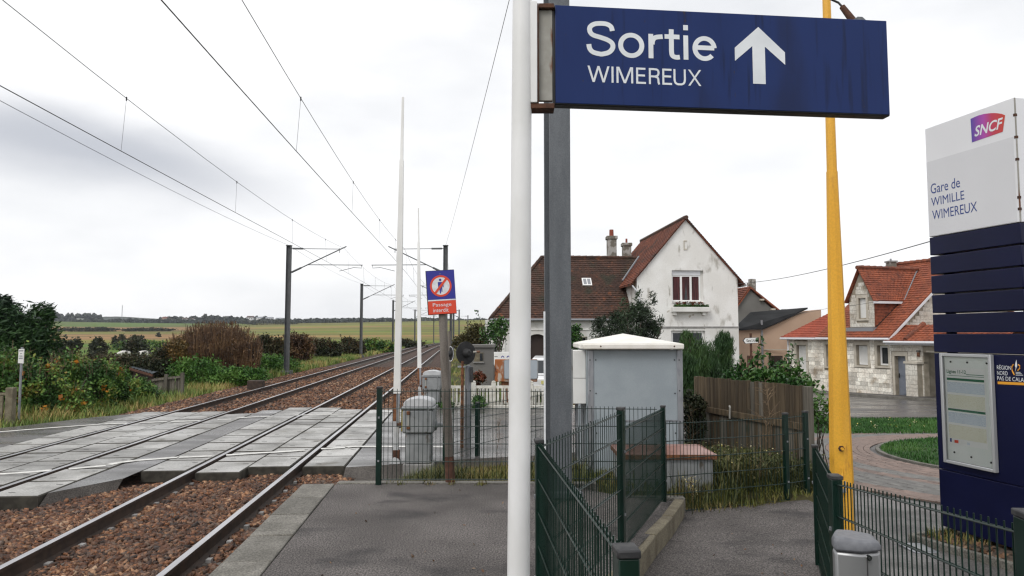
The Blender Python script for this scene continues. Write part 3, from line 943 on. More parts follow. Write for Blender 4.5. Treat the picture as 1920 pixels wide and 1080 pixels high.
while r < 6.0:
    course = ci
    band = 0 if ci < 7 else (1 if ci < 10 else (0 if ci < 12 else (1 if ci < 19 else 0)))
    na = int((A1 - A0) * r / 0.2)
    for i in range(na):
        a = A0 + (A1 - A0) * (i + (0.5 if ci % 2 else 0)) / na
        x, y = ICX + r * math.cos(a), ICY + r * math.sin(a)
        px = CX + F * x / y
        vis = 1515 < px < 1775
        cands.append(((0 if vis else 1), math.hypot(x, y), x, y, a, band))
    r += 0.113
    ci += 1
cands.sort()
rest = {0: [], 1: []}
for k, (vis, dd, x, y, a, band) in enumerate(cands):
    jit = random.uniform(-0.0025, 0.0025)
    Mx = Matrix.Translation((x, y, surfB(y) + 0.022 + jit)) @ Matrix.Rotation(a + random.uniform(-.02, .02), 4, "Z") @ Matrix.Rotation(random.uniform(-.02, .02), 4, "X")
    if k < 290:
        piece("paver_block", me_bB if band else me_bA, pr, Mx)
    elif vis == 0 or dd < 16:
        rest[band].append(Mx)
for band, mt in ((0, m_brickA), (1, m_brickB)):
    b = MB()
    for Mx in rest[band]:
        b.X = Mx
        b.bb(-0.052, 0.052, -0.096, 0.096, -0.03, 0.0)
    b.build("paver_blocks", mt, pr, kind="stuff")

def kerb_arc(name, label, pts, w=0.1, h=0.16, mat=None, dz=0.05):
    k = thing(name, label, "kerb", (pts[0][0], pts[0][1], surfB(pts[0][1])))
    for (xa, ya), (xb, yb) in zip(pts, pts[1:]):
        MB().bar((xa, ya, surfB(ya) + dz - h / 2), (xb, yb, surfB(yb) + dz - h / 2), w, h).build("kerb_stone", mat or m_edge, k, bevel=0.01)
    return k
kerb_arc("island_kerb", "thin concrete kerb curving around the round grass island", [(ICX + IR * math.cos(A0 + (A1 - A0) * i / 22), ICY + IR * math.sin(A0 + (A1 - A0) * i / 22)) for i in range(23)], 0.07)
isl = MB()
c0 = len(isl.v); isl.v.append((ICX, ICY, surfB(ICY) + 0.16))
for rr, dz in ((1.8, 0.13), (IR - 0.04, 0.03)):
    for i in range(48):
        a = 2 * math.pi * i / 48
        isl.v.append((ICX + rr * math.cos(a), ICY + rr * math.sin(a), surfB(ICY + rr * math.sin(a)) + dz))
for i in range(48):
    isl.f.append((0, 1 + i, 1 + (i + 1) % 48))
    isl.f.append((1 + i, 49 + i, 49 + (i + 1) % 48, 1 + (i + 1) % 48))
m_lawn = M("lawn soil and thatch", (0.020, 0.050, 0.010), (0.035, 0.08, 0.014), scale=3, rough=0.95)
isl.build("grass_island", m_lawn, smooth_=True, kind="structure")
# lawn strip between ring and road
lw = MB()
lx = [6.0 + 0.6 * i for i in range(32)]
for x in lx:
    rr = 6.0
    ya_ = 16.4
    yb2 = interp(x, NEAR) - 0.12
    for k in range(5):
        y = ya_ + (yb2 - ya_) * k / 4
        lw.v.append((x, y, surfB(y) + 0.035 - (0.03 if k in (0, 4) else 0)))
for i in range(len(lx) - 1):
    for k in range(4):
        lw.f.append((i * 5 + k, (i + 1) * 5 + k, (i + 1) * 5 + k + 1, i * 5 + k + 1))
lw.build("lawn", m_lawn, smooth_=True, kind="structure")
# raised pavement in front of the stone house
HC, HA, HB = V((17.97, 33.0, 0)), V((-0.31, 0.95, 0)).normalized(), V((0.95, 0.31, 0)).normalized()
pv = MB()
inner = [HC + HA * 8 + HB * 0.2, HC + HB * 0.2 + HA * 0.2, HC + HB * 0.6 - HA * 8.0]
outer = [HC + HA * 8 - HB * 1.35, HC + HA * 1.2 - HB * 1.35, HC - HA * 2.0 - HB * 1.35, HC - HA * 5.0 - HB * 1.4, HC - HA * 8 - HB * 1.2]
pl_ = [V((p.x, p.y, surfB(p.y) + 0.10)) for p in outer] + [V((p.x, p.y, surfB(p.y) + 0.10)) for p in inner[::-1]]
pv.prism([p - V((0, 0, 0.2)) for p in pl_], (0, 0, 0.2))
m_pave = M("dark pavement asphalt", (0.052, 0.048, 0.046), (0.08, 0.075, 0.072), scale=1, rough=0.6)
pv.build("pavement", m_pave, kind="structure")
kerb_arc("pavement_kerb", "pale kerb line edging the pavement before the stone house", [(p.x, p.y) for p in [q + (q - HC - HB * 6).normalized() * 0.07 for q in outer]], 0.14, 0.2, dz=0.115)
# planted bed under the totem with its kerb
bedp = [(3.86, 6.87), (4.42, 7.12), (6.8, 8.1), (6.2, 5.6), (4.12, 5.75)]
sb2 = MB(); sb2.poly([(x, y, surfB(y) + 0.045) for x, y in bedp])
sb2.build("soil_bed_ground", m_soil, kind="structure")
kerb_arc("bed_kerb", "low grey kerb around the planted bed under the blue station totem", [(5.6, 7.63), (4.42, 7.12), (3.86, 6.87), (3.99, 6.3), (4.12, 5.75), (4.35, 4.7)], 0.05, 0.14, dz=0.07)
dc = thing("drain_cover", "small steel drain cover lying in the wet asphalt beside the planted bed", "drain cover", (3.75, 6.55, surfB(6.5)))
MB().box((3.75, 6.55, surfB(6.55) + 0.006), (0.22, 0.3, 0.012)).build("cover_plate", m_alu, dc)
MB().box((3.75, 6.55, surfB(6.55) + 0.012), (0.16, 0.22, 0.008)).build("cover_inset", m_greymach, dc)
# ---------------------------------------------------------------- lettering
def text_mesh(s, name, mat, parent, tl, right, down, w, h, depth=0.002, shear=0.0, bold=0.0, space=1.0):
    """letters filling the box whose top-left corner is tl; right and down are unit vectors, w and h metres"""
    cu = bpy.data.curves.new("lettering", "FONT")
    cu.body = s
    cu.resolution_u = 4
    cu.shear = shear
    cu.offset = bold
    cu.space_character = space
    o = bpy.data.objects.new("lettering", cu)
    COL.objects.link(o)
    dg = bpy.context.evaluated_depsgraph_get()
    me = bpy.data.meshes.new_from_object(o.evaluated_get(dg))
    COL.objects.unlink(o)
    bpy.data.objects.remove(o)
    vs = [v.co.copy() for v in me.vertices]
    fs = [tuple(p.vertices) for p in me.polygons]
    bpy.data.meshes.remove(me)
    x0, x1 = min(v.x for v in vs), max(v.x for v in vs)
    y0, y1 = min(v.y for v in vs), max(v.y for v in vs)
    tl, right, down = V(tl), V(right).normalized(), V(down).normalized()
    nrm = down.cross(right).normalized()          # towards the reader
    nrm = -right.cross(-down).normalized() * -1
    b = MB()
    n_ = len(vs)
    front = [tl + right * ((v.x - x0) / (x1 - x0) * w) + down * ((y1 - v.y) / (y1 - y0) * h) + nrm * depth for v in vs]
    b.v = [tuple(p) for p in front]
    b.f = fs
    return b.build(name, mat, parent)

def flat(name, mat, parent, pts, nrm, depth=0.002):
    nrm = V(nrm)
    return MB().prism([V(p) for p in pts], nrm * depth).build(name, mat, parent)

# ---------------------------------------------------------------- the exit sign and its white post
D = 3.6
pb = at(973, 1080, D)
post_top = V((at(980, 0, D).x + 0.004, D, 4.3))
post_bot = V((at(972, 1080, D).x - 0.003, D, 0.0))
sp = thing("exit_sign", "big navy exit sign reading Sortie WIMEREUX with an upward arrow, on a white post", "sign", (post_bot.x, D, 0))
MB().tube([post_bot, post_bot.lerp(post_top, 0.5), post_top], [0.0585, 0.0545, 0.050], 28).build("post", m_post, sp, smooth_=True)
MB().tube([post_top, post_top + V((0, 0, 0.02))], [0.053, 0.04], 28).build("post_cap", m_cap, sp, smooth_=True)
YL, YR = 3.60, 3.755
tl, bl, tr_, br = at(1040, 8, YL), at(1040, 195.5, YL), at(1664, 38, YR), at(1669.5, 217.5, YR)
zt, zb = (tl.z + tr_.z) / 2, (bl.z + br.z) / 2
pL = V(((tl.x + bl.x) / 2, YL, 0)); pR = V(((tr_.x + br.x) / 2, YR, 0))
sr = (pR - pL).normalized()
slen = (pR - pL).length
sn = V((sr.y, -sr.x, 0))             # towards the viewer
if sn.y > 0: sn = -sn
zt2 = lambda u: tl.z + (tr_.z - tl.z) * u
S = lambda u, v, d=0.0: V((pL.x, pL.y, 0)) + sr * (u * slen) + V((0, 0, zt2(u) + ((bl.z + (br.z - bl.z) * u) - zt2(u)) * v)) + sn * d
TH = 0.065
body = MB(); body.prism([S(0, 0, -0.004), S(1, 0, -0.004), S(1, 1, -0.004), S(0, 1, -0.004)], -sn * TH)
body.build("sign_box", m_sign_dk, sp, bevel=0.006)
face = MB(); face.prism([S(0.002, 0.006, 0.0), S(0.998, 0.006, 0.0), S(0.998, 0.985, 0.0), S(0.002, 0.985, 0.0)], -sn * 0.012)
face.build("sign_face", m_navy, sp, bevel=0.002)
rt = sr
def sg_text(s, u0, u1, v0, v1, **k):
    a, b_ = S(u0, v0), S(u0, v1)
    dn = (b_ - a)
    r = (S(u1, v0) - a)
    text_mesh(s, "lettering", m_letter, sp, a, r, dn, r.length, dn.length, depth=0.0015, **k)
# grotesque letterforms drawn as strokes: x and y in cap heights
def smooth_path(p, n_=5):
    o_ = []
    for i in range(len(p) - 1):
        a, b_, c_, d_ = V(p[max(i - 1, 0)]), V(p[i]), V(p[i + 1]), V(p[min(i + 2, len(p) - 1)])
        for k in range(n_):
            t_ = k / n_
            o_.append(0.5 * ((2 * b_) + (c_ - a) * t_ + (2 * a - 5 * b_ + 4 * c_ - d_) * t_ * t_ + (3 * b_ - a - 3 * c_ + d_) * t_ ** 3))
    o_.append(V(p[-1]))
    return o_
def ell2(cx_, cy_, rx, ry, a0, a1, n_=28): return [V((cx_ + rx * math.cos(math.radians(a0 + (a1 - a0) * k / n_)), cy_ + ry * math.sin(math.radians(a0 + (a1 - a0) * k / n_)))) for k in range(n_ + 1)]
H1, H2 = 0.066, 0.062
P2 = lambda *p: [V(q) for q in p]
GL = {
 "S": (0.78, [("p", smooth_path([(0.70, 0.735), (0.665, 0.85), (0.56, 0.92), (0.40, 0.936), (0.22, 0.91), (0.10, 0.82), (0.095, 0.69), (0.18, 0.595), (0.38, 0.535), (0.57, 0.47), (0.69, 0.38), (0.705, 0.25), (0.61, 0.125), (0.44, 0.064), (0.34, 0.064), (0.17, 0.11), (0.085, 0.205), (0.062, 0.33)]))]),
 "o": (0.71, [("p", ell2(0.355, 0.345, 0.289, 0.294, 0, 360, 40))]),
 "r": (0.39, [("p", P2((0.066, 0), (0.066, 0.70))), ("p", smooth_path([(0.10, 0.40), (0.12, 0.52), (0.20, 0.605), (0.39, 0.635)]))]),
 "t": (0.41, [("p", smooth_path([(0.185, 0.86), (0.185, 0.50), (0.185, 0.22), (0.21, 0.10), (0.30, 0.058), (0.41, 0.066)])), ("p", P2((0, 0.645), (0.41, 0.645)))]),
 "i": (0.14, [("p", P2((0.066, 0), (0.066, 0.70))), ("p", P2((0.066, 0.85), (0.066, 1.0)))]),
 "e": (0.66, [("p", P2((0.11, 0.365), (0.60, 0.365))), ("p", ell2(0.335, 0.345, 0.27, 0.292, 4, 318, 34))]),
 "W": (1.36, [("d", 0.07, 1, 0.375, 0), ("d", 0.375, 0, 0.68, 1), ("d", 0.68, 1, 0.985, 0), ("d", 0.985, 0, 1.29, 1)]),
 "I": (0.125, [("p", P2((0.062, 0), (0.062, 1)))]),
 "M": (1.03, [("p", P2((0.062, 0), (0.062, 1))), ("p", P2((0.968, 0), (0.968, 1))), ("d", 0.115, 1, 0.515, 0), ("d", 0.515, 0, 0.915, 1)]),
 "E": (0.60, [("p", P2((0.062, 0), (0.062, 1))), ("p", P2((0.06, 0.94), (0.58, 0.94))), ("p", P2((0.06, 0.52), (0.55, 0.52))), ("p", P2((0.06, 0.06), (0.60, 0.06)))]),
 "R": (0.70, [("p", P2((0.062, 0), (0.062, 1))), ("p", smooth_path([(0.06, 0.94), (0.22, 0.94), (0.40, 0.94), (0.54, 0.90), (0.60, 0.79), (0.60, 0.67), (0.54, 0.55), (0.40, 0.49), (0.22, 0.49), (0.06, 0.49)])), ("p", smooth_path([(0.40, 0.47), (0.53, 0.43), (0.585, 0.32), (0.60, 0.14), (0.64, 0.0)]))]),
 "U": (0.77, [("p", smooth_path([(0.062, 1), (0.062, 0.70), (0.062, 0.36), (0.11, 0.16), (0.24, 0.07), (0.385, 0.058), (0.53, 0.07), (0.66, 0.16), (0.708, 0.36), (0.708, 0.70), (0.708, 1)]))]),
 "X": (0.86, [("d", 0.085, 0, 0.775, 1), ("d", 0.085, 1, 0.775, 0)]),
}
def stroke_word(word, gaps, u0, u1, vcap, vbase, h_):
    tot = sum(GL[c][0] for c in word) + sum(gaps)
    b = MB(); layer = 0
    x = 0.0
    def W(px_, py_, k): return S(u0 + (u1 - u0) * px_ / tot, vbase + (vcap - vbase) * py_, 0.0012 + 0.00012 * k)
    for c, gp__ in zip(word, list(gaps) + [0]):
        for st_ in GL[c][1]:
            layer = (layer + 1) % 5
            if st_[0] == "d":
                _, xa, ya, xb, yb = st_
                hh = h_ * 1.06
                b.poly([W(x + xa - hh, ya, layer), W(x + xa + hh, ya, layer), W(x + xb + hh, yb, layer), W(x + xb - hh, yb, layer)])
            else:
                p = st_[1]; n0 = len(b.v)
                for k_, q_ in enumerate(p):
                    closed = (p[0] - p[-1]).length < 1e-6
                    a_ = p[k_ - 1] if k_ else (p[-2] if closed else p[0]); c__ = p[k_ + 1] if k_ < len(p) - 1 else (p[1] if closed else p[-1])
                    d_ = (c__ - a_).normalized(); nn_ = V((-d_.y, d_.x)) * h_
                    for s_ in (-1, 1): b.v.append(tuple(W(x + q_.x + nn_.x * s_, q_.y + nn_.y * s_, layer)))
                for k_ in range(len(p) - 1): b.f.append((n0 + 2 * k_, n0 + 2 * k_ + 2, n0 + 2 * k_ + 3, n0 + 2 * k_ + 1))
        x += GL[c][0] + gp__
    return b.build("lettering", m_letter, sp)
stroke_word("Sortie", (0.075, 0.115, 0.055, 0.105, 0.11), 0.092, 0.474, 0.150, 0.503, H1)
stroke_word("WIMEREUX", (0.117, 0.18, 0.186, 0.186, 0.138, 0.10, 0.124), 0.094, 0.428, 0.603, 0.765, H2)
ar = [(0.6015, 0.135), (0.6805, 0.385), (0.6805, 0.515), (0.6200, 0.335), (0.6200, 0.72), (0.5820, 0.72), (0.5820, 0.335), (0.5290, 0.495), (0.5290, 0.36)]
pts = [S(u, v, 0.0016) for u, v in ar]
b = MB(); b.v = [tuple(p) for p in pts]
b.f = [(0, 1, 2, 3), (0, 3, 6), (0, 6, 7, 8), (3, 4, 5, 6)]
b.build("arrow", m_letter, sp)
# bracket: pale flange on the post, rusted channel, black joint
X0 = lambda px, py, y=YL: at(px, py, y)
def plate(name, mat, x0, x1, z0, z1, y0, y1, bev=0.003):
    b = MB(); b.bb(x0, x1, y0, y1, z0, z1); return b.build(name, mat, sp, bevel=bev)
bx = [at(px, 100, YL).x for px in (994, 1007, 1010, 1036, 1040)]
plate("flange", m_post, bx[0], bx[1], tl.z - 0.545, tl.z + 0.005, YL - 0.03, YL + 0.08)
plate("bracket_edge", m_rustdk, bx[1] + .001, bx[2], tl.z - 0.545, tl.z - 0.005, YL - 0.026, YL + 0.07)
plate("bracket_channel", m_rustplate, bx[2] + .001, bx[3], tl.z - 0.525, tl.z - 0.03, YL + 0.005, YL + 0.03)
plate("bracket_lip", m_rustdk, bx[2] + .001, bx[3] + 0.008, tl.z - 0.029, tl.z - 0.004, YL - 0.022, YL + 0.07)
plate("bracket_lip", m_rustdk, bx[0] + .001, bx[3] + 0.008, tl.z - 0.575, tl.z - 0.547, YL - 0.022, YL + 0.07)
plate("bracket_joint", m_sign_dk, bx[3] + .001, bx[4] + 0.004, tl.z - 0.54, tl.z - 0.03, YL + 0.01, YL + 0.06)
# stay clamp on top of the box
c0, c1 = S(0.935, 0, -0.07), at(1572, 5, 3.86)
MB().tube([c0 + V((-0.01, 0, -0.01)), c1.lerp(c0, 0.18)], [0.022, 0.016], 10).build("stay_clamp", m_rustdk, sp, smooth_=True)
MB().prism([S(0.895, 0.004, -0.05), S(0.925, -0.07, -0.05), S(0.94, -0.07, -0.05), S(0.965, 0.004, -0.05)], -sn * 0.03).build("clamp_foot", m_mast, sp)
MB().tube([c1.lerp(c0, 0.18), c1, post_top + V((0.05, 0, -0.05))], 0.006, 6).build("stay_rod", m_wire, sp)

# ---------------------------------------------------------------- the no-entry-for-pedestrians sign
ps = thing("warning_sign", "leaning brown pole with blue and red sign reading Passage interdit over a struck-out walking figure", "sign", (*gp(844, 906, 0).xy, 0))
p0, p1 = gp(844.5, 905, 0.0), None
YS = p0.y
p1 = at(828.5, 560, YS)
def on(u): return p0.lerp(p1, u)
MB().tube([p0 + V((0, 0, -.01)), on(0.14)], [0.056, 0.055], 18).build("pole_foot", m_polebase, ps, smooth_=True)
MB().tube([on(0.142), on(1.0)], [0.053, 0.047], 18).build("pole", m_pole, ps, smooth_=True)
q = [at(px, py, YS - 0.075) for px, py in ((798.5, 509), (851, 506.5), (856, 586.5), (803.5, 590))]
rgt = ((q[1] - q[0]) + (q[2] - q[3])).normalized(); dwn = ((q[3] - q[0]) + (q[2] - q[1])).normalized()
nn = V((0, -1, 0))
Wd, Ht = (q[1] - q[0]).length, (q[3] - q[0]).length
Q = lambda u, v, d=0.0: q[0] + rgt * (u * Wd) + dwn * (v * Ht) + nn * d
MB().prism([Q(-0.02, -0.012), Q(1.0, -0.012), Q(1.0, 1.012), Q(-0.02, 1.012)], V((0, 0.03, 0))).build("sign_plate", m_sign_dk, ps, bevel=0.003)
flat("blue_field", m_sblue, ps, [Q(0.01, 0.0), Q(1, 0.0), Q(1, 0.665), Q(0.01, 0.665)], nn, 0.003)
flat("white_rule", m_swhite, ps, [Q(0.01, 0.667), Q(1, 0.667), Q(1, 0.695), Q(0.01, 0.695)], nn, 0.003)
flat("red_field", m_sred, ps, [Q(0.01, 0.697), Q(1, 0.697), Q(1, 1.0), Q(0.01, 1.0)], nn, 0.003)
def disc(r, n_=40, c=(0.5, 0.355)): return [(c[0] + r * math.cos(2 * math.pi * i / n_), c[1] + r * math.sin(2 * math.pi * i / n_) * Wd / Ht) for i in range(n_)]
flat("white_disc", m_swhite, ps, [Q(u, v, 0.0035) for u, v in disc(0.335)], nn, 0.001)
b = MB(); a_, c_ = disc(0.385), disc(0.315)
b.v = [tuple(Q(u, v, 0.0055)) for u, v in a_ + c_]
b.f = [(i, (i + 1) % 40, 40 + (i + 1) % 40, 40 + i) for i in range(40)]
b.build("red_ring", m_sred, ps)
fig = MB()
def fq(pts): fig.poly([Q(u, v, 0.0052) for u, v in pts])
fq(disc(0.045, 16, (0.49, 0.215)))
fq([(0.41, 0.262), (0.585, 0.262), (0.60, 0.275), (0.60, 0.39), (0.565, 0.39), (0.555, 0.30), (0.555, 0.36), (0.43, 0.36), (0.43, 0.385), (0.405, 0.385), (0.40, 0.275)])
fq([(0.44, 0.362), (0.55, 0.362), (0.55, 0.49), (0.515, 0.49), (0.505, 0.40), (0.495, 0.53), (0.455, 0.53)])
fig.build("walking_figure", m_sblue, ps)
sA, sB = (0.72, 0.185), (0.28, 0.525)
flat("red_slash", m_sred, ps, [Q(sA[0] - 0.035, sA[1] - 0.012, 0.006), Q(sA[0] + 0.025, sA[1] + 0.025, 0.006), Q(sB[0] + 0.035, sB[1] + 0.012, 0.006), Q(sB[0] - 0.025, sB[1] - 0.025, 0.006)], nn, 0.0012)
text_mesh("Passage", "lettering", m_swhite, ps, Q(0.175, 0.745, 0.003), rgt, dwn, 0.66 * Wd, 0.105 * Ht, 0.001, bold=0.0)
text_mesh("interdit", "lettering", m_swhite, ps, Q(0.175, 0.865, 0.003), rgt, dwn, 0.55 * Wd, 0.09 * Ht, 0.001, bold=0.0)
MB().tube([Q(0.5, 0.075, 0.003), Q(0.5, 0.075, 0.007)], 0.006, 8).build("bolt", m_alu, ps)

# ---------------------------------------------------------------- green welded mesh fences
wv = MB().tube([(0, 0, 0), (0, 0, 1)], 0.0033, 6)
me_wire = mesh_of(wv, m_green, "wire")
wh = MB().tube([(0, 0, 0), (0, 1, 0)], 0.0042, 6)
me_rod = mesh_of(wh, m_green, "cross_wire")
def mesh_fence(label, pts, posts, pitch=0.05, face_=1):
    """pts: (x, y, z_bottom, z_top) of the mesh; posts: (x, y, z_bottom, z_top, size)"""
    f = thing("mesh_fence", label, "fence", (pts[0][0], pts[0][1], pts[0][2]), "green welded mesh fences")
    for (x, y, z0, z1, s) in posts:
        d = V((pts[-1][0] - pts[0][0], pts[-1][1] - pts[0][1], 0)).normalized()
        R = Matrix((d, V((-d.y, d.x, 0)), V((0, 0, 1)))).transposed()
        pt = MB().box((x, y, (z0 + z1) / 2 - 0.05), (s, s * 0.8, z1 - z0 + 0.1), R).build("post", m_green, f, bevel=0.004)
        MB().box((x, y, z1 + 0.012), (s + 0.008, s * 0.8 + 0.008, 0.024), R).build("post_cap", m_cap, pt, bevel=0.005)
        for zz in (0.25, 0.7):
            MB().box(V((x, y, z0 + zz * (z1 - z0))) + R @ V((0, -s * 0.4 - 0.004, 0)), (0.02, 0.008, 0.02), R).build("clamp_bolt", m_alu, pt)
    for (xa, ya, za, ta), (xb, yb, zb_, tb_) in zip(pts, pts[1:]):
        A, B = V((xa, ya, 0)), V((xb, yb, 0))
        ln = (B - A).length
        d = (B - A) / ln
        nrm = V((-d.y, d.x, 0)) * 0.0075
        k = int(ln / pitch)
        for i in range(k + 1):
            u = (i + 0.5) / (k + 1)
            p = A.lerp(B, u)
            z0, z1 = za + (zb_ - za) * u, ta + (tb_ - ta) * u + 0.028
            piece("wire", me_wire, f, Matrix.Translation((p.x, p.y, z0)) @ Matrix.Diagonal((1, 1, z1 - z0, 1)))
        rows = max(2, round((ta - za) / 0.2) + 1)
        for r in range(rows):
            v = r / (rows - 1)
            P, R_ = V((xa, ya, za + (ta - za) * v)), V((xb, yb, zb_ + (tb_ - zb_) * v))
            dd = (R_ - P)
            y_ = dd.normalized()
            x_ = y_.cross(V((0, 0, 1))).normalized()
            for sgn in (-1, 1):
                m4 = Matrix((x_, y_, x_.cross(y_))).transposed().to_4x4()
                m4.translation = P + nrm * sgn
                piece("cross_wire", me_rod, f, m4 @ Matrix.Diagonal((1, dd.length, 1, 1)))
    return f
YE = 8.02
xA, xM, xBp = at(711, 800, YE).x, at(1046, 800, YE).x, at(1240, 800, YE).x
mesh_fence("low mesh fence across the platform end, running behind the leaning sign pole", [(xA + 0.03, YE, 0.06, 1.055), (xM - 0.03, YE, 0.06, 1.055)],
           [(xA, YE, 0.0, 1.085, 0.062)])
mesh_fence("mesh fence in front of the tall grey cabinet, set one step lower", [(xM + 0.03, YE, -0.13, 0.86), (xBp - 0.05, YE, -0.14, 0.85)],
           [(xM, YE, -0.1, 0.89, 0.06)])
p61, p40 = (0.885, 5.70), (1.72, 7.98)
mesh_fence("mesh fence panel between two posts standing beside the ochre kerb of the exit path", [(p61[0] + .012, p61[1] + .03, -0.02, 0.92), (p40[0] - .012, p40[1] - .03, -0.13, 0.84)],
           [(p40[0], p40[1], -0.22, 0.875, 0.062)])
pc = (0.165, 4.27)
mesh_fence("mesh fence panel rising from behind the white sign post to its first tall green post", [(pc[0] + 0.02, pc[1] + 0.03, 0.02, 1.02), (p61[0] - .014, p61[1] - .03, 0.06, 1.06)],
           [(p61[0], p61[1], -0.02, 1.09, 0.065)])
pe_ = (0.325, 2.02)
mesh_fence("dark mesh fence panel beside the white sign post, ending at the nearest capped post", [(pc[0], pc[1] - 0.03, 0.05, 1.03), (pe_[0] - 0.005, pe_[1] + 0.03, 0.06, 1.06)],
           [(pc[0], pc[1], -0.02, 1.045, 0.06), (pe_[0], pe_[1], -0.02, 1.075, 0.075)])
pd1, pd2 = (at(1474, 850, 8.8).x, 8.8), (at(1513, 850, 9.0).x, 9.02)
mesh_fence("mesh fence closing off the weedy corner and the copper roofed box", [(p40[0] + .03, 8.06, -0.32, 0.68), (pd1[0] - .03, pd1[1] - 0.02, -0.35, 0.66), (pd2[0], pd2[1], -0.36, 0.66)],
           [(pd1[0], pd1[1], -0.40, 0.70, 0.06), (pd2[0], pd2[1], -0.40, 0.70, 0.06)])
pe1, pe2 = (2.585, 6.0), (1.925, 4.2)
mesh_fence("steeply foreshortened mesh fence on the yellow post side of the exit path", [(pe1[0], pe1[1] - .03, -0.22, 0.72), (pe2[0], pe2[1] + .03, -0.10, 0.83)],
           [(pe1[0], pe1[1], -0.24, 0.74, 0.055)])
pf = (1.70, 2.32)
mesh_fence("mesh fence behind the litter bin with clearly separate bars", [(pe2[0] - .005, pe2[1] - .035, -0.10, 0.82), (pf[0] + .005, pf[1] + .03, 0.03, 1.04)],
           [(pe2[0], pe2[1], -0.13, 0.845, 0.078), (pf[0], pf[1], -0.03, 1.10, 0.08)])
mesh_fence("mesh fence end at the picture corner beside the near capped post", [(pf[0] + .04, pf[1] - .01, 0.03, 1.06), (2.35, 1.55, 0.03, 1.08)], [(2.38, 1.5, 0, 1.12, 0.07)])
r1, r2, r3 = (at(834, 860, 10.9).x, 10.9), (at(895.5, 860, 12.1).x, 12.1), (0.9, 14.6)
mesh_fence("further mesh fence between the grass strip and the road, beyond the signal post", [(r1[0], r1[1], -0.37, 0.55), (r2[0], r2[1], -0.40, 0.50), (r3[0], r3[1], -0.42, 0.48)],
           [(r1[0], r1[1], -0.42, 0.58, 0.06), (r2[0], r2[1], -0.46, 0.52, 0.075), (r3[0], r3[1], -0.46, 0.51, 0.06)])

# ---------------------------------------------------------------- big grey mast on the platform
xm = at(1046, 700, 7.55).x
gm = thing("catenary_mast", "thick grey steel mast rising behind the exit sign", "mast", (xm, 7.55, 0), "catenary masts")
R = Matrix.Rotation(math.radians(12), 3, "Z")
hb = MB()
for s in (-1, 1):
    hb.box(V((xm, 7.55, 3.8)) + R @ V((0, s * 0.115, 0)), (0.235, 0.017, 7.7), R)
hb.box((xm, 7.55, 3.8), (0.012, 0.205, 7.7), R)
hb.build("mast_beam", m_mast, gm, bevel=0.004)
MB().box((xm, 7.55, 0.03), (0.42, 0.42, 0.06), R).build("base_plate", m_mast, gm, bevel=0.008)
st = at(1021.5, 750, 7.40)
MB().bb(at(1019.5, 750, 7.40).x, at(1023, 750, 7.40).x, 7.395, 7.40, 0.35, 1.95).build("pale_strip", m_swhite, gm)  # narrow white strip up the left edge of the mast

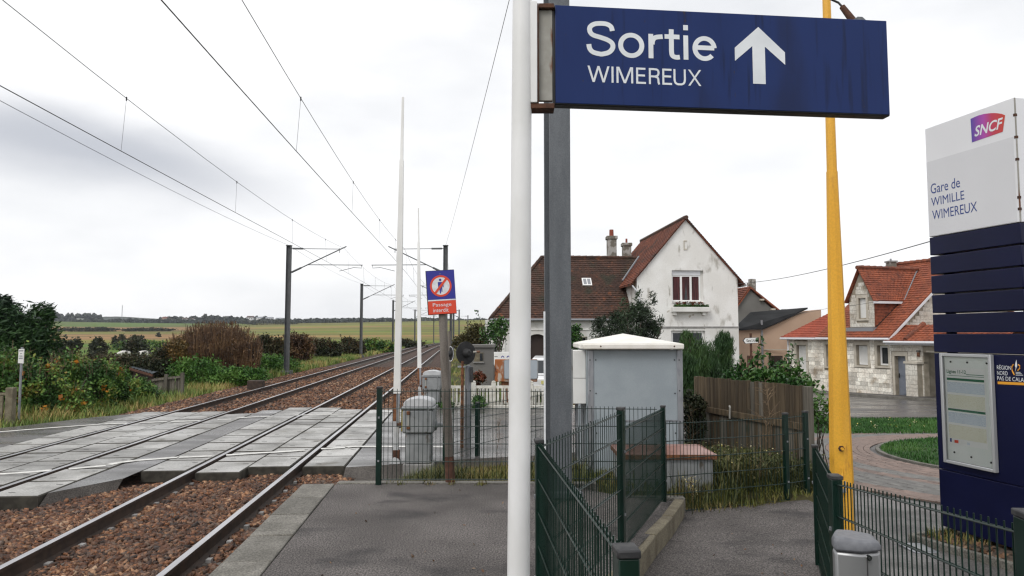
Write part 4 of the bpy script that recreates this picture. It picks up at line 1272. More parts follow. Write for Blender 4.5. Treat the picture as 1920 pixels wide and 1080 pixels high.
# ---------------------------------------------------------------- level crossing barriers
def barrier(label, Y, px_box, px_arm, top, w_box, arm_tip, arm_base, group="level crossing barriers", yellow=True, zg=-0.42):
    xb = at(px_box, 800, Y).x
    xa = at(px_arm, 800, Y).x
    b = thing("crossing_barrier", label, "barrier", (xb, Y, zg), group)
    w = w_box
    def rbox(x0, x1, z0, z1, d, nm_, mat, bev=0.02):
        return MB().bb(x0, x1, Y - d / 2, Y + d / 2, z0, z1).build(nm_, mat, b, bevel=bev)
    rbox(xb - w * 0.40, xb + w * 0.40, zg + 0.07, zg + 0.55, w * 0.8, "pedestal", m_greymach)
    rbox(xb - w * 0.47, xb + w * 0.47, zg - 0.12, zg + 0.068, w * 0.95, "plinth", m_concgrey, 0.012)
    hs = rbox(xb - w * 0.5, xb + w * 0.5, zg + 0.552, zg + 0.93, w * 0.95, "machine_housing", m_greymach, 0.03)
    rbox(xb - w * 0.54, xb + w * 0.54, zg + 0.932, zg + 0.97, w * 1.02, "housing_rim", m_greymach, 0.008)
    # domed lid
    lid = MB()
    n_ = 14
    prof_ = [(-0.47, 0), (-0.47, 0.055), (-0.40, 0.105), (-0.2, 0.135), (0, 0.143), (0.2, 0.135), (0.40, 0.105), (0.47, 0.055), (0.47, 0)]
    lid.prism([(xb + u * w, Y - w * 0.47, zg + 0.972 + z) for u, z in prof_], (0, w * 0.94, 0))
    lid.build("lid", m_machlid, b, bevel=0.012)
    for u in (-0.30, ):
        for zz in (0.88, 0.65):
            MB().box((xb + u * w, Y - w * 0.5, zg + zz), (0.055, 0.03, 0.055)).build("latch", m_copedge, b, bevel=0.006)
        MB().box((xb + u * w, Y - w * 0.49, zg + 0.76), (0.025, 0.02, 0.2)).build("latch_bar", m_rustplate, b)
    MB().box((xb + 0.32 * w, Y - w * 0.49, zg + 0.80), (0.02, 0.02, 0.36)).build("latch_bar", m_greymach, b)
    if yellow:
        MB().box((xb - w * 0.5 - 0.012, Y, zg + 0.76), (0.02, w * 0.8, 0.36)).build("flank_panel", m_machyel, b, bevel=0.006)
    MB().tube([(xb + w * 0.5, Y, zg + 0.66), (xb + w * 0.56, Y, zg + 0.66), (xb + w * 0.57, Y, zg + 0.66), (xb + w * 0.78, Y, zg + 0.66)], [0.09, 0.075, 0.04, 0.035], 14).build("shaft", m_greymach, b, smooth_=True)
    MB().tube([(xb - w * 0.5, Y, zg + 0.66), (xa, Y - 0.02, zg + 0.66)], 0.045, 12).build("drive_shaft", m_rustdk, b, smooth_=True)
    tip, abase = at(*arm_tip, Y), at(*arm_base, Y)
    arm = MB()
    ax = (tip - abase).normalized()
    sx = V((1, 0, 0)) - ax * ax.x
    sx.normalize()
    sy = ax.cross(sx)
    rings = [(0.0, 0.056, 0.04), (0.5, 0.047, 0.034), (0.78, 0.035, 0.028), (0.785, 0.026, 0.022), (1.0, 0.019, 0.016)]
    for (u, a, c) in rings:
        p = abase.lerp(tip, u)
        for (i, j) in ((-1, -1), (1, -1), (1, 1), (-1, 1)):
            arm.v.append(tuple(p + sx * (a * i) + sy * (c * j)))
    for k in range(len(rings) - 1):
        for i in range(4):
            arm.f.append((k * 4 + i, k * 4 + (i + 1) % 4, k * 4 + 4 + (i + 1) % 4, k * 4 + 4 + i))
    arm.f += [(3, 2, 1, 0), tuple(len(rings) * 4 - 4 + i for i in range(4))]
    arm.build("barrier_arm", m_white, b, bevel=0.006)
    low = V((xa, Y - 0.02, zg + 0.66))
    MB().bar(abase + V((-0.025, 0, 0.02)), V((xa - 0.03, Y - 0.02, zg + 0.72)), 0.035, 0.06).build("arm_hinge", m_copedge, b, bevel=0.004)
    MB().bar(abase + V((0.02, 0, 0.0)), V((xa + 0.02, Y - 0.02, zg + 0.60)), 0.05, 0.05).build("arm_holder", m_alu, b, bevel=0.004)
    MB().box((xa - 0.005, Y - 0.02, zg + 0.43), (0.085, 0.06, 0.42)).build("counter_lever", m_machlid, b, bevel=0.008)
    MB().box((xa + 0.002, Y - 0.02, zg + 0.185), (0.11, 0.075, 0.16)).build("lever_joint", m_rustdk, b, bevel=0.01)
    MB().tube([(xa - 0.02, Y - 0.06, zg + 0.065), (xa - 0.02, Y + 0.06, zg + 0.065)], 0.088, 8).build("counterweight", m_machlid, b)
    return b
barrier("raised white barrier arm on a grey machine with yellow flank, behind the platform end fence", 11.4, 787, 744, 182, 0.50, (755.5, 182), (744.5, 738))
barrier("smaller raised white barrier arm across the road, at the end of the picket fence", 20.0, 810, 787, 390, 0.52, (784.5, 390), (786.5, 690), yellow=False)

# ---------------------------------------------------------------- crossing signals
def signal(label, c, r, tilt, post, pw, pmat, rim=False, pipe=True, name="crossing_signal"):
    s = thing(name, label, "signal", (post[0].x, post[0].y, post[0].z), "crossing signals")
    MB().tube(post, pw, 4 if not rim else 10).build("post", pmat, s)
    nrm = V((math.sin(tilt), -math.cos(tilt), 0))
    ux = V((math.cos(tilt), math.sin(tilt), 0))
    n_ = 32
    ringp = [c + ux * (r * math.cos(2 * math.pi * i / n_)) + V((0, 0, r * math.sin(2 * math.pi * i / n_))) for i in range(n_)]
    MB().prism(ringp, -nrm * 0.02).build("back_board", m_black, s, bevel=0.004)
    MB().tube([c, c + nrm * 0.06, c + nrm * 0.10], [r * 0.42, r * 0.36, r * 0.2], 18).build("lamp_housing", m_black, s, smooth_=True)
    MB().tube([c - nrm * 0.02, c - nrm * 0.05], [r * 0.4, r * 0.42], 18).build("lamp_hood", m_black, s, smooth_=True)
    if rim:
        b = MB()
        for rr in (r * 1.0, r * 0.9):
            for i in range(n_):
                b.v.append(tuple(c + ux * (rr * math.cos(2 * math.pi * i / n_)) + V((0, 0, rr * math.sin(2 * math.pi * i / n_))) + nrm * 0.004))
        b.f = [(i, (i + 1) % n_, n_ + (i + 1) % n_, n_ + i) for i in range(n_)]
        b.build("white_rim", m_swhite, s)
    return s
c = at(874, 662, 13.0)
s1 = signal("crossing signal seen from behind, round black board on a rusty pipe and grey post", c, 0.215, math.radians(38), [V((at(877, 800, 13).x, 13.0, -0.45)), V((at(877, 800, 13).x, 13.0, c.z - 0.23))], 0.062, m_alu)
MB().tube([V((at(866.5, 800, 12.95).x, 12.95, -0.45)), V((at(866.5, 800, 12.95).x, 12.95, c.z - 0.15))], 0.030, 10).build("cable_pipe", m_copedge, s1, smooth_=True)
MB().box((at(866, 686, 12.9).x, 12.95, c.z - 0.25), (0.16, 0.05, 0.03)).build("mounting_arm", m_alu, s1)
MB().box((at(884, 702, 12.9).x, 13.0, at(884, 702, 13).z), (0.05, 0.1, 0.28)).build("junction_box", m_cap, s1, bevel=0.006)
MB().tube([c + V((0.14, -0.06, 0.02)), c + V((0.26, -0.10, 0.03))], 0.02, 8).build("lamp_stub", m_rustplate, s1)
c2 = at(845, 663.5, 19.3)
s2 = signal("crossing signal with white ringed black disc, mostly hidden behind the leaning sign pole", c2, 0.21, math.radians(-62), [V((at(842.5, 800, 19.4).x, 19.4, -0.45)), V((at(842.5, 621, 19.4).x, 19.4, at(842, 621, 19.4).z))], 0.042, m_pole, rim=True)

# ---------------------------------------------------------------- grey relay hut, white picket fence, rusty box, white board
YH = 27.0
xl, xr_h = at(876, 700, YH).x, at(925, 700, YH).x
hz0, hz1 = -0.5, at(900, 646.5, YH).z
hut = thing("relay_hut", "small windowed grey concrete hut with a flat roof beside the signal", "hut", ((xl + xr_h) / 2, YH + 0.8, hz0))
MB().bb(xl, xr_h, YH, YH + 1.8, hz0 - 0.2, hz1 - 0.11).build("wall", m_cement, hut)
MB().bb(xl - 0.05, xr_h + 0.05, YH - 0.07, YH + 1.87, hz1 - 0.108, hz1).build("roof", m_cement, hut, bevel=0.01)
wx0, wx1, wz0, wz1 = at(889, 700, YH).x, at(906, 700, YH).x, at(900, 678, YH).z, at(900, 661, YH).z
MB().bb(wx0, wx1, YH - 0.025, YH - 0.002, wz0, wz1).build("window_frame", m_kerb, hut)
MB().bb(wx0 + (wx1 - wx0) * 0.62, wx1 - 0.02, YH - 0.035, YH - 0.027, wz0 + 0.03, wz1 - 0.03).build("window_pane", m_glass, hut)
MB().bb(wx0 - 0.03, wx1 + 0.03, YH - 0.06, YH - 0.027, wz0 - 0.05, wz0 - 0.002).build("window_sill", m_concgrey, hut)

YW = 20.3
pf_ = thing("picket_fence", "flaking white concrete picket fence along the far side of the road", "fence", (at(880, 760, YW).x, YW, -0.46))
pk = MB()
pk.prism([(-0.032, -0.02, 0), (0.032, -0.02, 0), (0.032, -0.02, 0.56), (0.018, -0.02, 0.60), (-0.018, -0.02, 0.60), (-0.032, -0.02, 0.56)], (0, 0.04, 0))
me_picket = mesh_of(pk, m_picket, "picket")
pp = MB()
pp.bb(-0.065, 0.065, -0.06, 0.06, 0, 0.78)
pp.prism([(-0.065, -0.06, 0.781), (0.065, -0.06, 0.781), (0.05, -0.06, 0.82), (0.0, -0.06, 0.835), (-0.05, -0.06, 0.82)], (0, 0.12, 0))
me_ppost = mesh_of(pp, m_picket, "fence_post")
for px in (823.5, 888, 894.5 + 31, 961, 996, 1031):
    o = piece("fence_post", me_ppost, pf_, Matrix.Translation((at(px, 760, YW).x, YW, -0.46)))
    bv = o.modifiers.new("bevel", "BEVEL"); bv.width = 0.012; bv.limit_method = "ANGLE"
x = at(829, 760, YW).x
x_end = at(1040, 760, YW).x
while x < x_end:
    piece("picket", me_picket, pf_, Matrix.Translation((x, YW - 0.045, -0.42 + random.uniform(-.01, .01))) @ Matrix.Rotation(random.uniform(-.03, .03), 4, "Y"))
    x += 0.108
for z in (-0.30, 0.19):
    MB().bb(at(826, 760, YW).x, x_end, YW - 0.022, YW + 0.03, z - 0.04, z + 0.04).build("rail", m_picket, pf_, bevel=0.006)
ck = thing("painted_kerb", "white painted kerb in front of the picket fence", "kerb", (at(880, 768, 19.9).x, 19.9, -0.4))
for k in range(5):
    x0 = at(822, 768, 19.95).x + k * 0.78
    MB().bb(x0, x0 + 0.77, 19.88, 20.0, -0.6, -0.30).build("kerb_stone", m_picket, ck, bevel=0.01)

YB = 20.9
rb = thing("rusted_board", "orange rusted metal box with a rounded grey panel behind the white picket fence", "metal box", (at(960, 760, YB).x, YB, -0.46))
bx0, bx1, bz0, bz1 = at(927.5, 700, YB).x, at(1009, 700, YB).x, at(960, 716, YB).z, at(960, 674, YB).z
MB().bb(bx0, bx1 - 0.02, YB, YB + 0.3, bz0, bz1).build("rusted_sheet", m_rust, rb, bevel=0.02)
gx0 = at(944.5, 700, YB).x
b = MB()
r_ = 0.06
gp_ = []
for (cx_, cz_, a0) in ((bx1 - r_, bz1 - r_, 0), (gx0 + r_, bz1 - r_, 90), (gx0 + r_, bz0 + 0.08 + r_, 180), (bx1 - r_, bz0 + 0.08 + r_, 270)):
    for k in range(5):
        a = math.radians(a0 + k * 22.5)
        gp_.append((cx_ + r_ * math.cos(a), YB - 0.03, cz_ + r_ * math.sin(a)))
b.prism(gp_, (0, 0.028, 0))
b.build("panel_rim", m_greymach, rb)
cen = V(((gx0 + bx1) / 2, YB - 0.034, (bz0 + 0.08 + bz1) / 2))
MB().prism([cen + V(((p[0] - cen.x) * 0.95, 0, (p[2] - cen.z) * 0.92)) for p in gp_], (0, 0.003, 0)).build("grey_panel", M("pale blue grey panel", (0.34, 0.38, 0.42), rough=0.4), rb)
MB().bb(at(940, 700, YB).x, at(957, 700, YB).x, YB + 0.06, YB + 0.2, -0.5, bz0 - 0.002).build("leg", m_copedge, rb)
MB().bb(at(985, 700, YB).x, at(1000, 700, YB).x, YB + 0.06, YB + 0.2, -0.5, bz0 - 0.002).build("leg", m_copedge, rb)
YV = 24.0
wb = thing("white_board", "white board with blue lettering partly hidden behind the rusted box", "board", (at(950, 700, YV).x, YV, -0.5))
vx0, vx1, vz0, vz1 = at(926, 700, YV).x, at(985, 700, YV).x, at(950, 684, YV).z, at(950, 660, YV).z
MB().bb(vx0, vx1, YV, YV + 0.06, vz0, vz1).build("board", m_white, wb, bevel=0.01)
for px in (934, 978):
    MB().bb(at(px, 700, YV).x - 0.03, at(px, 700, YV).x + 0.03, YV + 0.061, YV + 0.12, -0.6, vz1 - 0.03).build("leg", m_white, wb)
for px in (942.5, 953):
    b = MB()
    cc = V((at(px, 671, YV).x, YV - 0.004, at(px, 671, YV).z))
    for rr in (0.068, 0.042):
        for i in range(13):
            a = math.pi * i / 12
            b.v.append(tuple(cc + V((rr * 0.8 * math.cos(a), 0, rr * 1.1 * math.sin(a)))))
    b.f = [(i, i + 1, 14 + i, 13 + i) for i in range(12)]
    b.build("blue_lettering", m_sblue, wb)
MB().bb(at(927, 700, YV).x, at(933, 700, YV).x, YV - 0.004, YV - 0.001, at(950, 669.2, YV).z, at(950, 668.2, YV).z).build("fine_lettering", m_black, wb)

# ---------------------------------------------------------------- tall grey relay cabinet with white pyramid roof
YC = 10.5
cx0, cx1 = at(1100, 700, YC).x, at(1279, 700, YC).x
cz0, cz1 = -0.5, at(1180, 655, YC).z
cab = thing("relay_cabinet", "tall grey relay cabinet with shallow white pyramid roof behind the mesh fence", "cabinet", ((cx0 + cx1) / 2, YC + 0.75, cz0))
dep = 1.5
MB().bb(cx0 + 0.10, cx1 - 0.075, YC + 0.012, YC + dep, cz0 + 0.02, cz1 - 0.012).build("wall_panel", m_grey, cab)
MB().bb(cx0 + 0.012, cx0 + 0.098, YC + 0.06, YC + dep, cz0 + 0.02, cz1 - 0.012).build("side_panel", m_grey, cab)
for (a, w_) in ((cx0 + 0.02, 0.085), (cx1 - 0.075, 0.085)):
    cp = MB().bb(a, a + w_, YC - 0.01, YC + 0.055, cz0, cz1 - 0.008).build("corner_post", m_alu, cab, bevel=0.012)
    for zz in (0.16, 0.62, 1.08, 1.54):
        MB().tube([(a + 0.03, YC - 0.010, cz1 - zz), (a + 0.03, YC - 0.016, cz1 - zz)], 0.010, 8).build("rivet", m_black, cp)
for xx in (cx0 + 0.14, cx1 - 0.11):
    for zz in (0.16, 0.66, 1.25):
        MB().tube([(xx, YC + 0.012, cz1 - zz), (xx, YC + 0.004, cz1 - zz)], 0.011, 8).build("panel_bolt", m_cap, cab)
MB().bb(cx0 + 0.52, cx1 - 0.08, YC + 0.002, YC + 0.010, cz1 - 1.08, cz1 - 1.055).build("panel_seam", m_alu, cab)
e = 0.12
rz = cz1
MB().bb(cx0 - 0.06, cx1 + 0.01, YC - e, YC + dep + e, rz, rz + 0.085).build("roof_rim", m_cream, cab, bevel=0.018)
rx0, rx1, ry0, ry1 = cx0 - 0.05, cx1 + 0.0, YC - e + 0.01, YC + dep + e - 0.01
ap = V(((rx0 + rx1) / 2 - 0.02, (ry0 + ry1) / 2, rz + 0.24))
MB().add([(rx0, ry0, rz + 0.086), (rx1, ry0, rz + 0.086), (rx1, ry1, rz + 0.086), (rx0, ry1, rz + 0.086), ap], [(0, 1, 4), (1, 2, 4), (2, 3, 4), (3, 0, 4), (3, 2, 1, 0)]).build("roof", m_cream, cab)
for px in (1126.5, 1264.5):
    p = at(px, 649.5, YC - e - 0.003)
    MB().tube([p, p + V((0, 0.006, 0))], 0.012, 10).build("roof_bolt", m_rustdk, cab)
# white meter box on its left flank
mbx = thing("meter_box", "white two part meter box on a post at the flank of the grey relay cabinet", "meter box", (at(1086, 750, 10.7).x, 10.9, -0.5))
m0, m1 = at(1074.5, 700, 10.7).x, at(1098.5, 700, 10.7).x
for (za, zb_) in ((at(1086, 709, 10.7).z, at(1086, 657, 10.7).z), (at(1086, 757, 10.7).z, at(1086, 709.8, 10.7).z)):
    MB().bb(m0, m1, 10.7, 11.1, za, zb_).build("door_panel", m_white, mbx, bevel=0.006)
MB().bb(m0 - 0.045, m0 - 0.002, 10.72, 11.1, at(1086, 775, 10.7).z, at(1086, 655, 10.7).z).build("side_channel", m_greymach, mbx)
MB().bb(m0 + 0.05, m0 + 0.09, 10.85, 10.95, -0.6, at(1086, 757.5, 10.7).z).build("leg", m_alu, mbx)
MB().bb(m1 - 0.06, m1 - 0.02, 10.85, 10.95, -0.6, at(1086, 757.5, 10.7).z).build("leg", m_alu, mbx)

# ---------------------------------------------------------------- low box with rusty red roof
YK = 8.75
kx0, kx1 = at(1163, 900, YK).x, at(1340, 900, YK).x
kz0, kz1 = -0.40, at(1290, 861, YK).z
kc = thing("cable_box", "low grey box with rusty red sloping metal roof behind the mesh fence", "cabinet", ((kx0 + kx1) / 2, YK + 0.35, kz0))
MB().bb(kx0 + 0.02, kx1 - 0.02, YK, YK + 0.75, kz0 - 0.1, kz1).build("body", m_greymach, kc, bevel=0.008)
MB().bb(kx0 + 0.64, kx0 + 0.648, YK - 0.004, YK - 0.001, kz0 + 0.03, kz1 - 0.03).build("door_seam", m_black, kc)
MB().bb(kx0 - 0.01, kx1 + 0.03, YK - 0.04, YK + 0.79, kz1 + 0.001, kz1 + 0.06).build("roof_lip", m_copedge, kc, bevel=0.004)
z1 = kz1 + 0.061
a4 = [(kx0 - 0.01, YK - 0.04, z1), (kx1 + 0.03, YK - 0.04, z1), (kx1 + 0.03, YK + 0.79, z1), (kx0 - 0.01, YK + 0.79, z1)]
t4 = [(kx0 + 0.13, YK + 0.30, z1 + 0.055), (kx1 - 0.10, YK + 0.30, z1 + 0.055), (kx1 - 0.10, YK + 0.45, z1 + 0.055), (kx0 + 0.13, YK + 0.45, z1 + 0.055)]
MB().add(a4 + t4, [(0, 1, 5, 4), (1, 2, 6, 5), (2, 3, 7, 6), (3, 0, 4, 7), (4, 5, 6, 7)]).build("roof", m_copper, kc)

# ---------------------------------------------------------------- wooden plank fence
FA, FB = V((at(1302, 705, 12.6).x, 12.6, 0)), V((at(1508, 727, 9.9).x, 9.9, 0))
wf = thing("plank_fence", "weathered two tier plank fence behind the weedy corner", "fence", (FA.x, FA.y, -0.5))
d = (FB - FA); LNF = d.length; d.normalize()
nf_ = V((d.y, -d.x, 0)); nf_ = nf_ if nf_.y < 0 else -nf_
R = Matrix((d, -nf_, V((0, 0, 1)))).transposed()
topz = lambda u: at(1302, 705, 12.6).z * (1 - u) + at(1508, 724, 9.9).z * u
midz = lambda u: topz(u) - (0.50 + 0.02 * u)
pmsh = [mesh_of(MB().bb(-0.047, 0.047, -0.011, 0.011, 0, 1), m_, "plank") for m_ in (m_plank, m_plankg)]
npk = int(LNF / 0.1)
for tier in (0, 1):
    for i in range(npk):
        u = (i + 0.5) / npk
        p = FA.lerp(FB, u)
        if tier == 0:
            z0, z1 = midz(u) - 0.02, topz(u) + random.uniform(-.012, .012)
            off = nf_ * 0.0
        else:
            z0, z1 = -0.62, midz(u) - 0.10 + random.uniform(-.01, .01)
            off = nf_ * 0.03
        me = pmsh[1] if (tier == 1 and random.random() < 0.45) or random.random() < 0.06 else pmsh[0]
        m4 = R.to_4x4(); m4.translation = p + off + V((0, 0, z0))
        piece("plank", me, wf, m4 @ Matrix.Rotation(random.uniform(-.012, .012), 4, "Y") @ Matrix.Diagonal((random.uniform(.9, 1.0), 1, z1 - z0, 1)))
for (za, zb_, off) in ((midz(0) - 0.05, midz(1) - 0.05, 0.055), (-0.18, -0.12, 0.075)):
    MB().bar(FA + V((0, 0, za)) + nf_ * off, FB + V((0, 0, zb_)) + nf_ * off, 0.035, 0.10).build("rail", m_plank, wf, bevel=0.006)
for u in (0.0, 0.5):
    p = FA.lerp(FB, u)
    MB().box(p - nf_ * 0.06 + V((0, 0, 0.1)), (0.09, 0.09, 1.7), R).build("fence_post", m_plankg, wf, bevel=0.006)
pe3 = FB + d * 0.07
MB().box(V((pe3.x, pe3.y, (topz(1) - 0.62) / 2)), (0.10, 0.10, topz(1) + 0.62), R).build("fence_post", m_plankg, wf, bevel=0.008)
MB().tube([FA.lerp(FB, 0.42) + nf_ * 0.1 + V((0, 0, midz(.4) - 0.12)), FA.lerp(FB, 0.425) + nf_ * 0.1 + V((0, 0, midz(.4) + 0.06)), FA.lerp(FB, 0.41) + nf_ * 0.08 + V((0, 0, midz(.4) + 0.08))], 0.016, 6).build("iron_hook", m_rustplate, wf)

# ---------------------------------------------------------------- yellow lamp post
YY = 5.6
ly0 = at(1577.5, 880, YY)
lz0 = surfB(YY)
lp = thing("lamp_post", "tapered yellow eight sided lamp post standing behind the mesh fence", "lamp post", (ly0.x, YY, lz0))
zs = at(1577, 905, YY).z
b = MB(); b.X = Matrix.Translation((ly0.x, YY, 0)) @ Matrix.Rotation(math.radians(22.5), 4, "Z")
def octo(name, zr, mat):
    b = MB(); b.X = Matrix.Translation((ly0.x, YY, 0)) @ Matrix.Rotation(math.radians(22.5 + 9), 4, "Z")
    n_ = 8
    for (z, r) in zr:
        for k in range(n_):
            a = 2 * math.pi * k / n_
            b.v.append(tuple(b.X @ V((r * math.cos(a), r * math.sin(a), z))))
    for j in range(len(zr) - 1):
        for k in range(n_):
            b.f.append((j * n_ + k, j * n_ + (k + 1) % n_, (j + 1) * n_ + (k + 1) % n_, (j + 1) * n_ + k))
    b.f.append(tuple(range(n_))[::-1]); b.f.append(tuple((len(zr) - 1) * n_ + k for k in range(n_)))
    b.X = None
    return b.build(name, mat, lp)
zj = at(1560, 322, YY).z
octo("base_tube", [(lz0 - 0.05, 0.085), (zs, 0.079)], m_yellow)
octo("shaft", [(zs - 0.001, 0.088), (zs + 0.02, 0.089), (zj, 0.044)], m_yellow)
octo("upper_shaft", [(zj + 0.001, 0.040), (zj + 1.5, 0.032), (6.4, 0.022)], m_yellow)
MB().tube([(ly0.x, YY, 6.35), (ly0.x + 0.2, YY - 0.25, 6.55), (ly0.x + 0.7, YY - 0.6, 6.6)], 0.025, 8).build("lamp_arm", m_yellow, lp)
MB().box((ly0.x + 0.85, YY - 0.72, 6.6), (0.5, 0.25, 0.12), Matrix.Rotation(-0.6, 3, "Z")).build("lamp_head", m_machlid, lp, bevel=0.03)
pn = at(1577, 841, YY - 0.088)
MB().tube([pn, pn + V((0, -0.012, 0))], 0.024, 6).build("bolt_plate", m_rustdk, lp)
MB().tube([pn + V((0, -0.012, 0)), pn + V((0, -0.03, 0))], 0.012, 6).build("bolt", m_yellow, lp)
pt_ = at(1578, 893, YY - 0.09)
MB().tube([pt_ + V((0, -0.008, 0.065)), pt_ + V((0, -0.008, -0.02)), pt_ + V((0, -0.018, -0.035)), pt_ + V((0.004, -0.01, -0.09))], 0.009, 8).build("hook", m_yellow, lp, smooth_=True)
p = at(1578, 908, YY - 0.09)
MB().box(p + V((0, 0, -0.02)), (0.06, 0.03, 0.09)).build("lock_box", m_alu, lp, bevel=0.006)

# ---------------------------------------------------------------- grey litter bin in front of the fence
YN = 2.95
n0, n1 = at(1560.5, 1060, YN).x, at(1650, 1060, YN).x
zt_ = at(1600, 998, YN + 0.05).z
bn = thing("litter_bin", "brushed grey metal bin with a rounded dark lid and small round lock", "bin", ((n0 + n1) / 2, YN + 0.08, surfB(YN)))
w = n1 - n0
cxn = n0 + w * 0.5
def slab_shape(z0, z1, name, mat, grow=0.0, bev=0.012):
    pts = [(n0 + 0.03, YN + 0.06), (n0 + 0.012, YN - 0.0), (n0 + w * 0.54, YN - 0.035), (n1, YN - 0.01), (n1 + 0.035, YN + 0.12), (n0 + w * 0.75, YN + 0.16), (n0 + 0.085, YN + 0.15)]
    return MB().prism([(x, y, z0) for x, y in pts][::-1], (0, 0, z1 - z0)).build(name, mat, bn, bevel=bev)
zl_ = zt_ - 0.062
slab_shape(surfB(YN) + 0.25, zl_ - 0.003, "body", m_bin)
MB().box((cxn, YN + 0.06, surfB(YN) + 0.12), (0.08, 0.08, 0.28)).build("leg", m_bin, bn)
lidb = MB()
pts = [(n0 + 0.027, YN + 0.06), (n0 + 0.009, YN - .003), (n0 + w * 0.54, YN - 0.04), (n1 + .003, YN - 0.014), (n1 + 0.039, YN + 0.12), (n0 + w * 0.75, YN + 0.165), (n0 + 0.082, YN + 0.153)]
top = [(cxn + 0.012 + (x - cxn - 0.012) * s_, YN + 0.06 + (y - YN - 0.06) * s_) for x, y in pts for s_ in (0.86,)]
k = len(pts)
lidb.v = [(x, y, zl_) for x, y in pts] + [(x, y, zl_ + 0.026 + 0.012 * (1 - (x - n0) / w)) for x, y in pts] + [(x, y, zl_ + 0.042 + 0.018 * (1 - (x - n0) / w)) for x, y in top]
for j in (0, 1):
    for i in range(k):
        lidb.f.append((j * k + i, j * k + (i + 1) % k, (j + 1) * k + (i + 1) % k, (j + 1) * k + i))
lidb.f += [tuple(range(k))[::-1], tuple(2 * k + i for i in range(k))]
lidb.build("lid", m_binlid, bn, bevel=0.010)
pk_ = at(1629, 1046, YN - 0.032)
MB().tube([pk_ + V((0, 0.01, 0)), pk_ + V((0, -0.006, 0))], 0.011, 20).build("lock", m_chrome, bn)
MB().tube([pk_ + V((0, -0.0065, 0)), pk_ + V((0, -0.009, 0))], 0.005, 12).build("lock_core", m_black, bn)
MB().bb(n0 + w * 0.655, n0 + w * 0.663, YN - 0.034, YN - 0.0285, surfB(YN) + 0.3, zl_ - 0.01).build("door_seam", m_cap, bn)
# ---------------------------------------------------------------- blue and white station totem
TYL, TYR = 7.0, 6.04
T0 = V((at(1738, 340, TYL).x, TYL, 0)); T1 = V((at(1907, 300, TYR).x, TYR, 0))
tr = (T1 - T0).normalized(); tw = (T1 - T0).length
tn = V((tr.y, -tr.x, 0)); tn = tn if tn.y < 0 else -tn
def hit(px, py, off=0.0):
    d = ray(px, py)
    return CAM + d * ((T0 + tn * off - CAM).dot(tn) / d.dot(tn))
ztop = at(1733, 242, TYL).z; zw = (at(1746, 447, TYL).z + at(1917, 415, TYR).z) / 2
zlow = at(1757, 662, TYL).z; zbot = at(1765, 985, TYL).z
to = thing("station_totem", "tall navy and white station totem with a timetable case and a coloured railway logo", "totem", (T0.x, T0.y, surfB(6.6)))
TD = 0.30
def tbox(u0, u1, z0, z1, d0, d1, name, mat, bev=0.004):
    P = [T0 + tr * (u * tw) + tn * d for u, d in ((u0, d0), (u1, d0), (u1, d1), (u0, d1))]
    return MB().prism([p + V((0, 0, z0)) for p in P], (0, 0, z1 - z0)).build(name, mat, to, bevel=bev)
tbox(0, 1, zw + 0.004, ztop, 0, -TD, "white_head", m_totw, 0.006)
zmid = at(1735, 305, TYL).z
tbox(0.004, 0.975, zw + 0.012, zmid, 0.0015, 0, "grey_field", m_totg, 0)
for zz in (ztop - 0.16, ztop - 0.36, ztop - 0.56, ztop - 0.9, zw + 0.12):
    tbox(0.985, 1.006, zz - 0.012, zz + 0.012, 0.004, -0.02, "hinge", m_rustdk, 0.002)
tbox(0.9985, 1.0035, zw + 0.01, ztop - 0.005, 0.002, -0.012, "rust_seam", m_rustplate, 0)
ns = 6
sh = (zw - zlow) / ns
for k in range(ns):
    tbox(0, 1.0, zlow + k * sh + 0.012, zlow + (k + 1) * sh - 0.003, 0, -TD, "slat", m_totem, 0.006)
for u in (0.06, 0.90):
    tbox(u, u + 0.03, zlow - 0.1, zw + 0.05, -0.1, -0.2, "inner_post", m_black, 0)
zcut = hit(1869, 903).z
tbox(0, 1.0, zcut + 0.003, zlow, 0, -TD, "poster_panel", m_totem, 0.006)
tbox(0, 1.0, zbot, zcut - 0.002, 0, -TD, "base_panel", m_totem, 0.006)
tbox(0.3, 0.62, surfB(6.6) - 0.1, zbot + 0.02, -0.06, -0.24, "foot", m_black, 0.004)
# poster case
pu = lambda p: (p - T0).dot(tr) / tw
u0, u1 = pu(hit(1764, 700, 0.03)), pu(hit(1864, 780, 0.03))
pz1, pz0 = hit(1762, 662, 0.03).z, hit(1769, 866, 0.03).z
fw = 0.03 / tw
for (a, b_, c_, d_) in ((u0, u0 + fw, pz0, pz1), (u1 - fw, u1, pz0, pz1), (u0 + fw, u1 - fw, pz1 - 0.032, pz1), (u0 + fw, u1 - fw, pz0, pz0 + 0.032)):
    tbox(a, b_, c_ + 0.0005, d_ - 0.0005, 0.045, 0.001, "case_frame", m_pframe, 0.006)
tbox(u0 + fw, u1 - fw, pz0 + 0.032, pz1 - 0.032, 0.012, 0.001, "backing", m_pback, 0)
def on_t(u, z, d): return T0 + tr * (u * tw) + tn * d + V((0, 0, z))
W_, H_ = u1 - u0 - 2 * fw, pz1 - pz0 - 0.064
pb_ = lambda a, b: (u0 + fw + W_ * a, pz1 - 0.032 - H_ * b)
def pq(name, mat, a0, a1, b0, b1, d):
    (ua, za), (ub, zb_) = pb_(a0, b0), pb_(a1, b1)
    return MB().poly([on_t(ua, za, d), on_t(ub, za, d), on_t(ub, zb_, d), on_t(ua, zb_, d)]).build(name, mat, to)
pq("timetable_sheet", m_paper, 0.03, 0.88, 0.105, 0.84, 0.0135)
(ua, za) = pb_(0.05, 0.125)
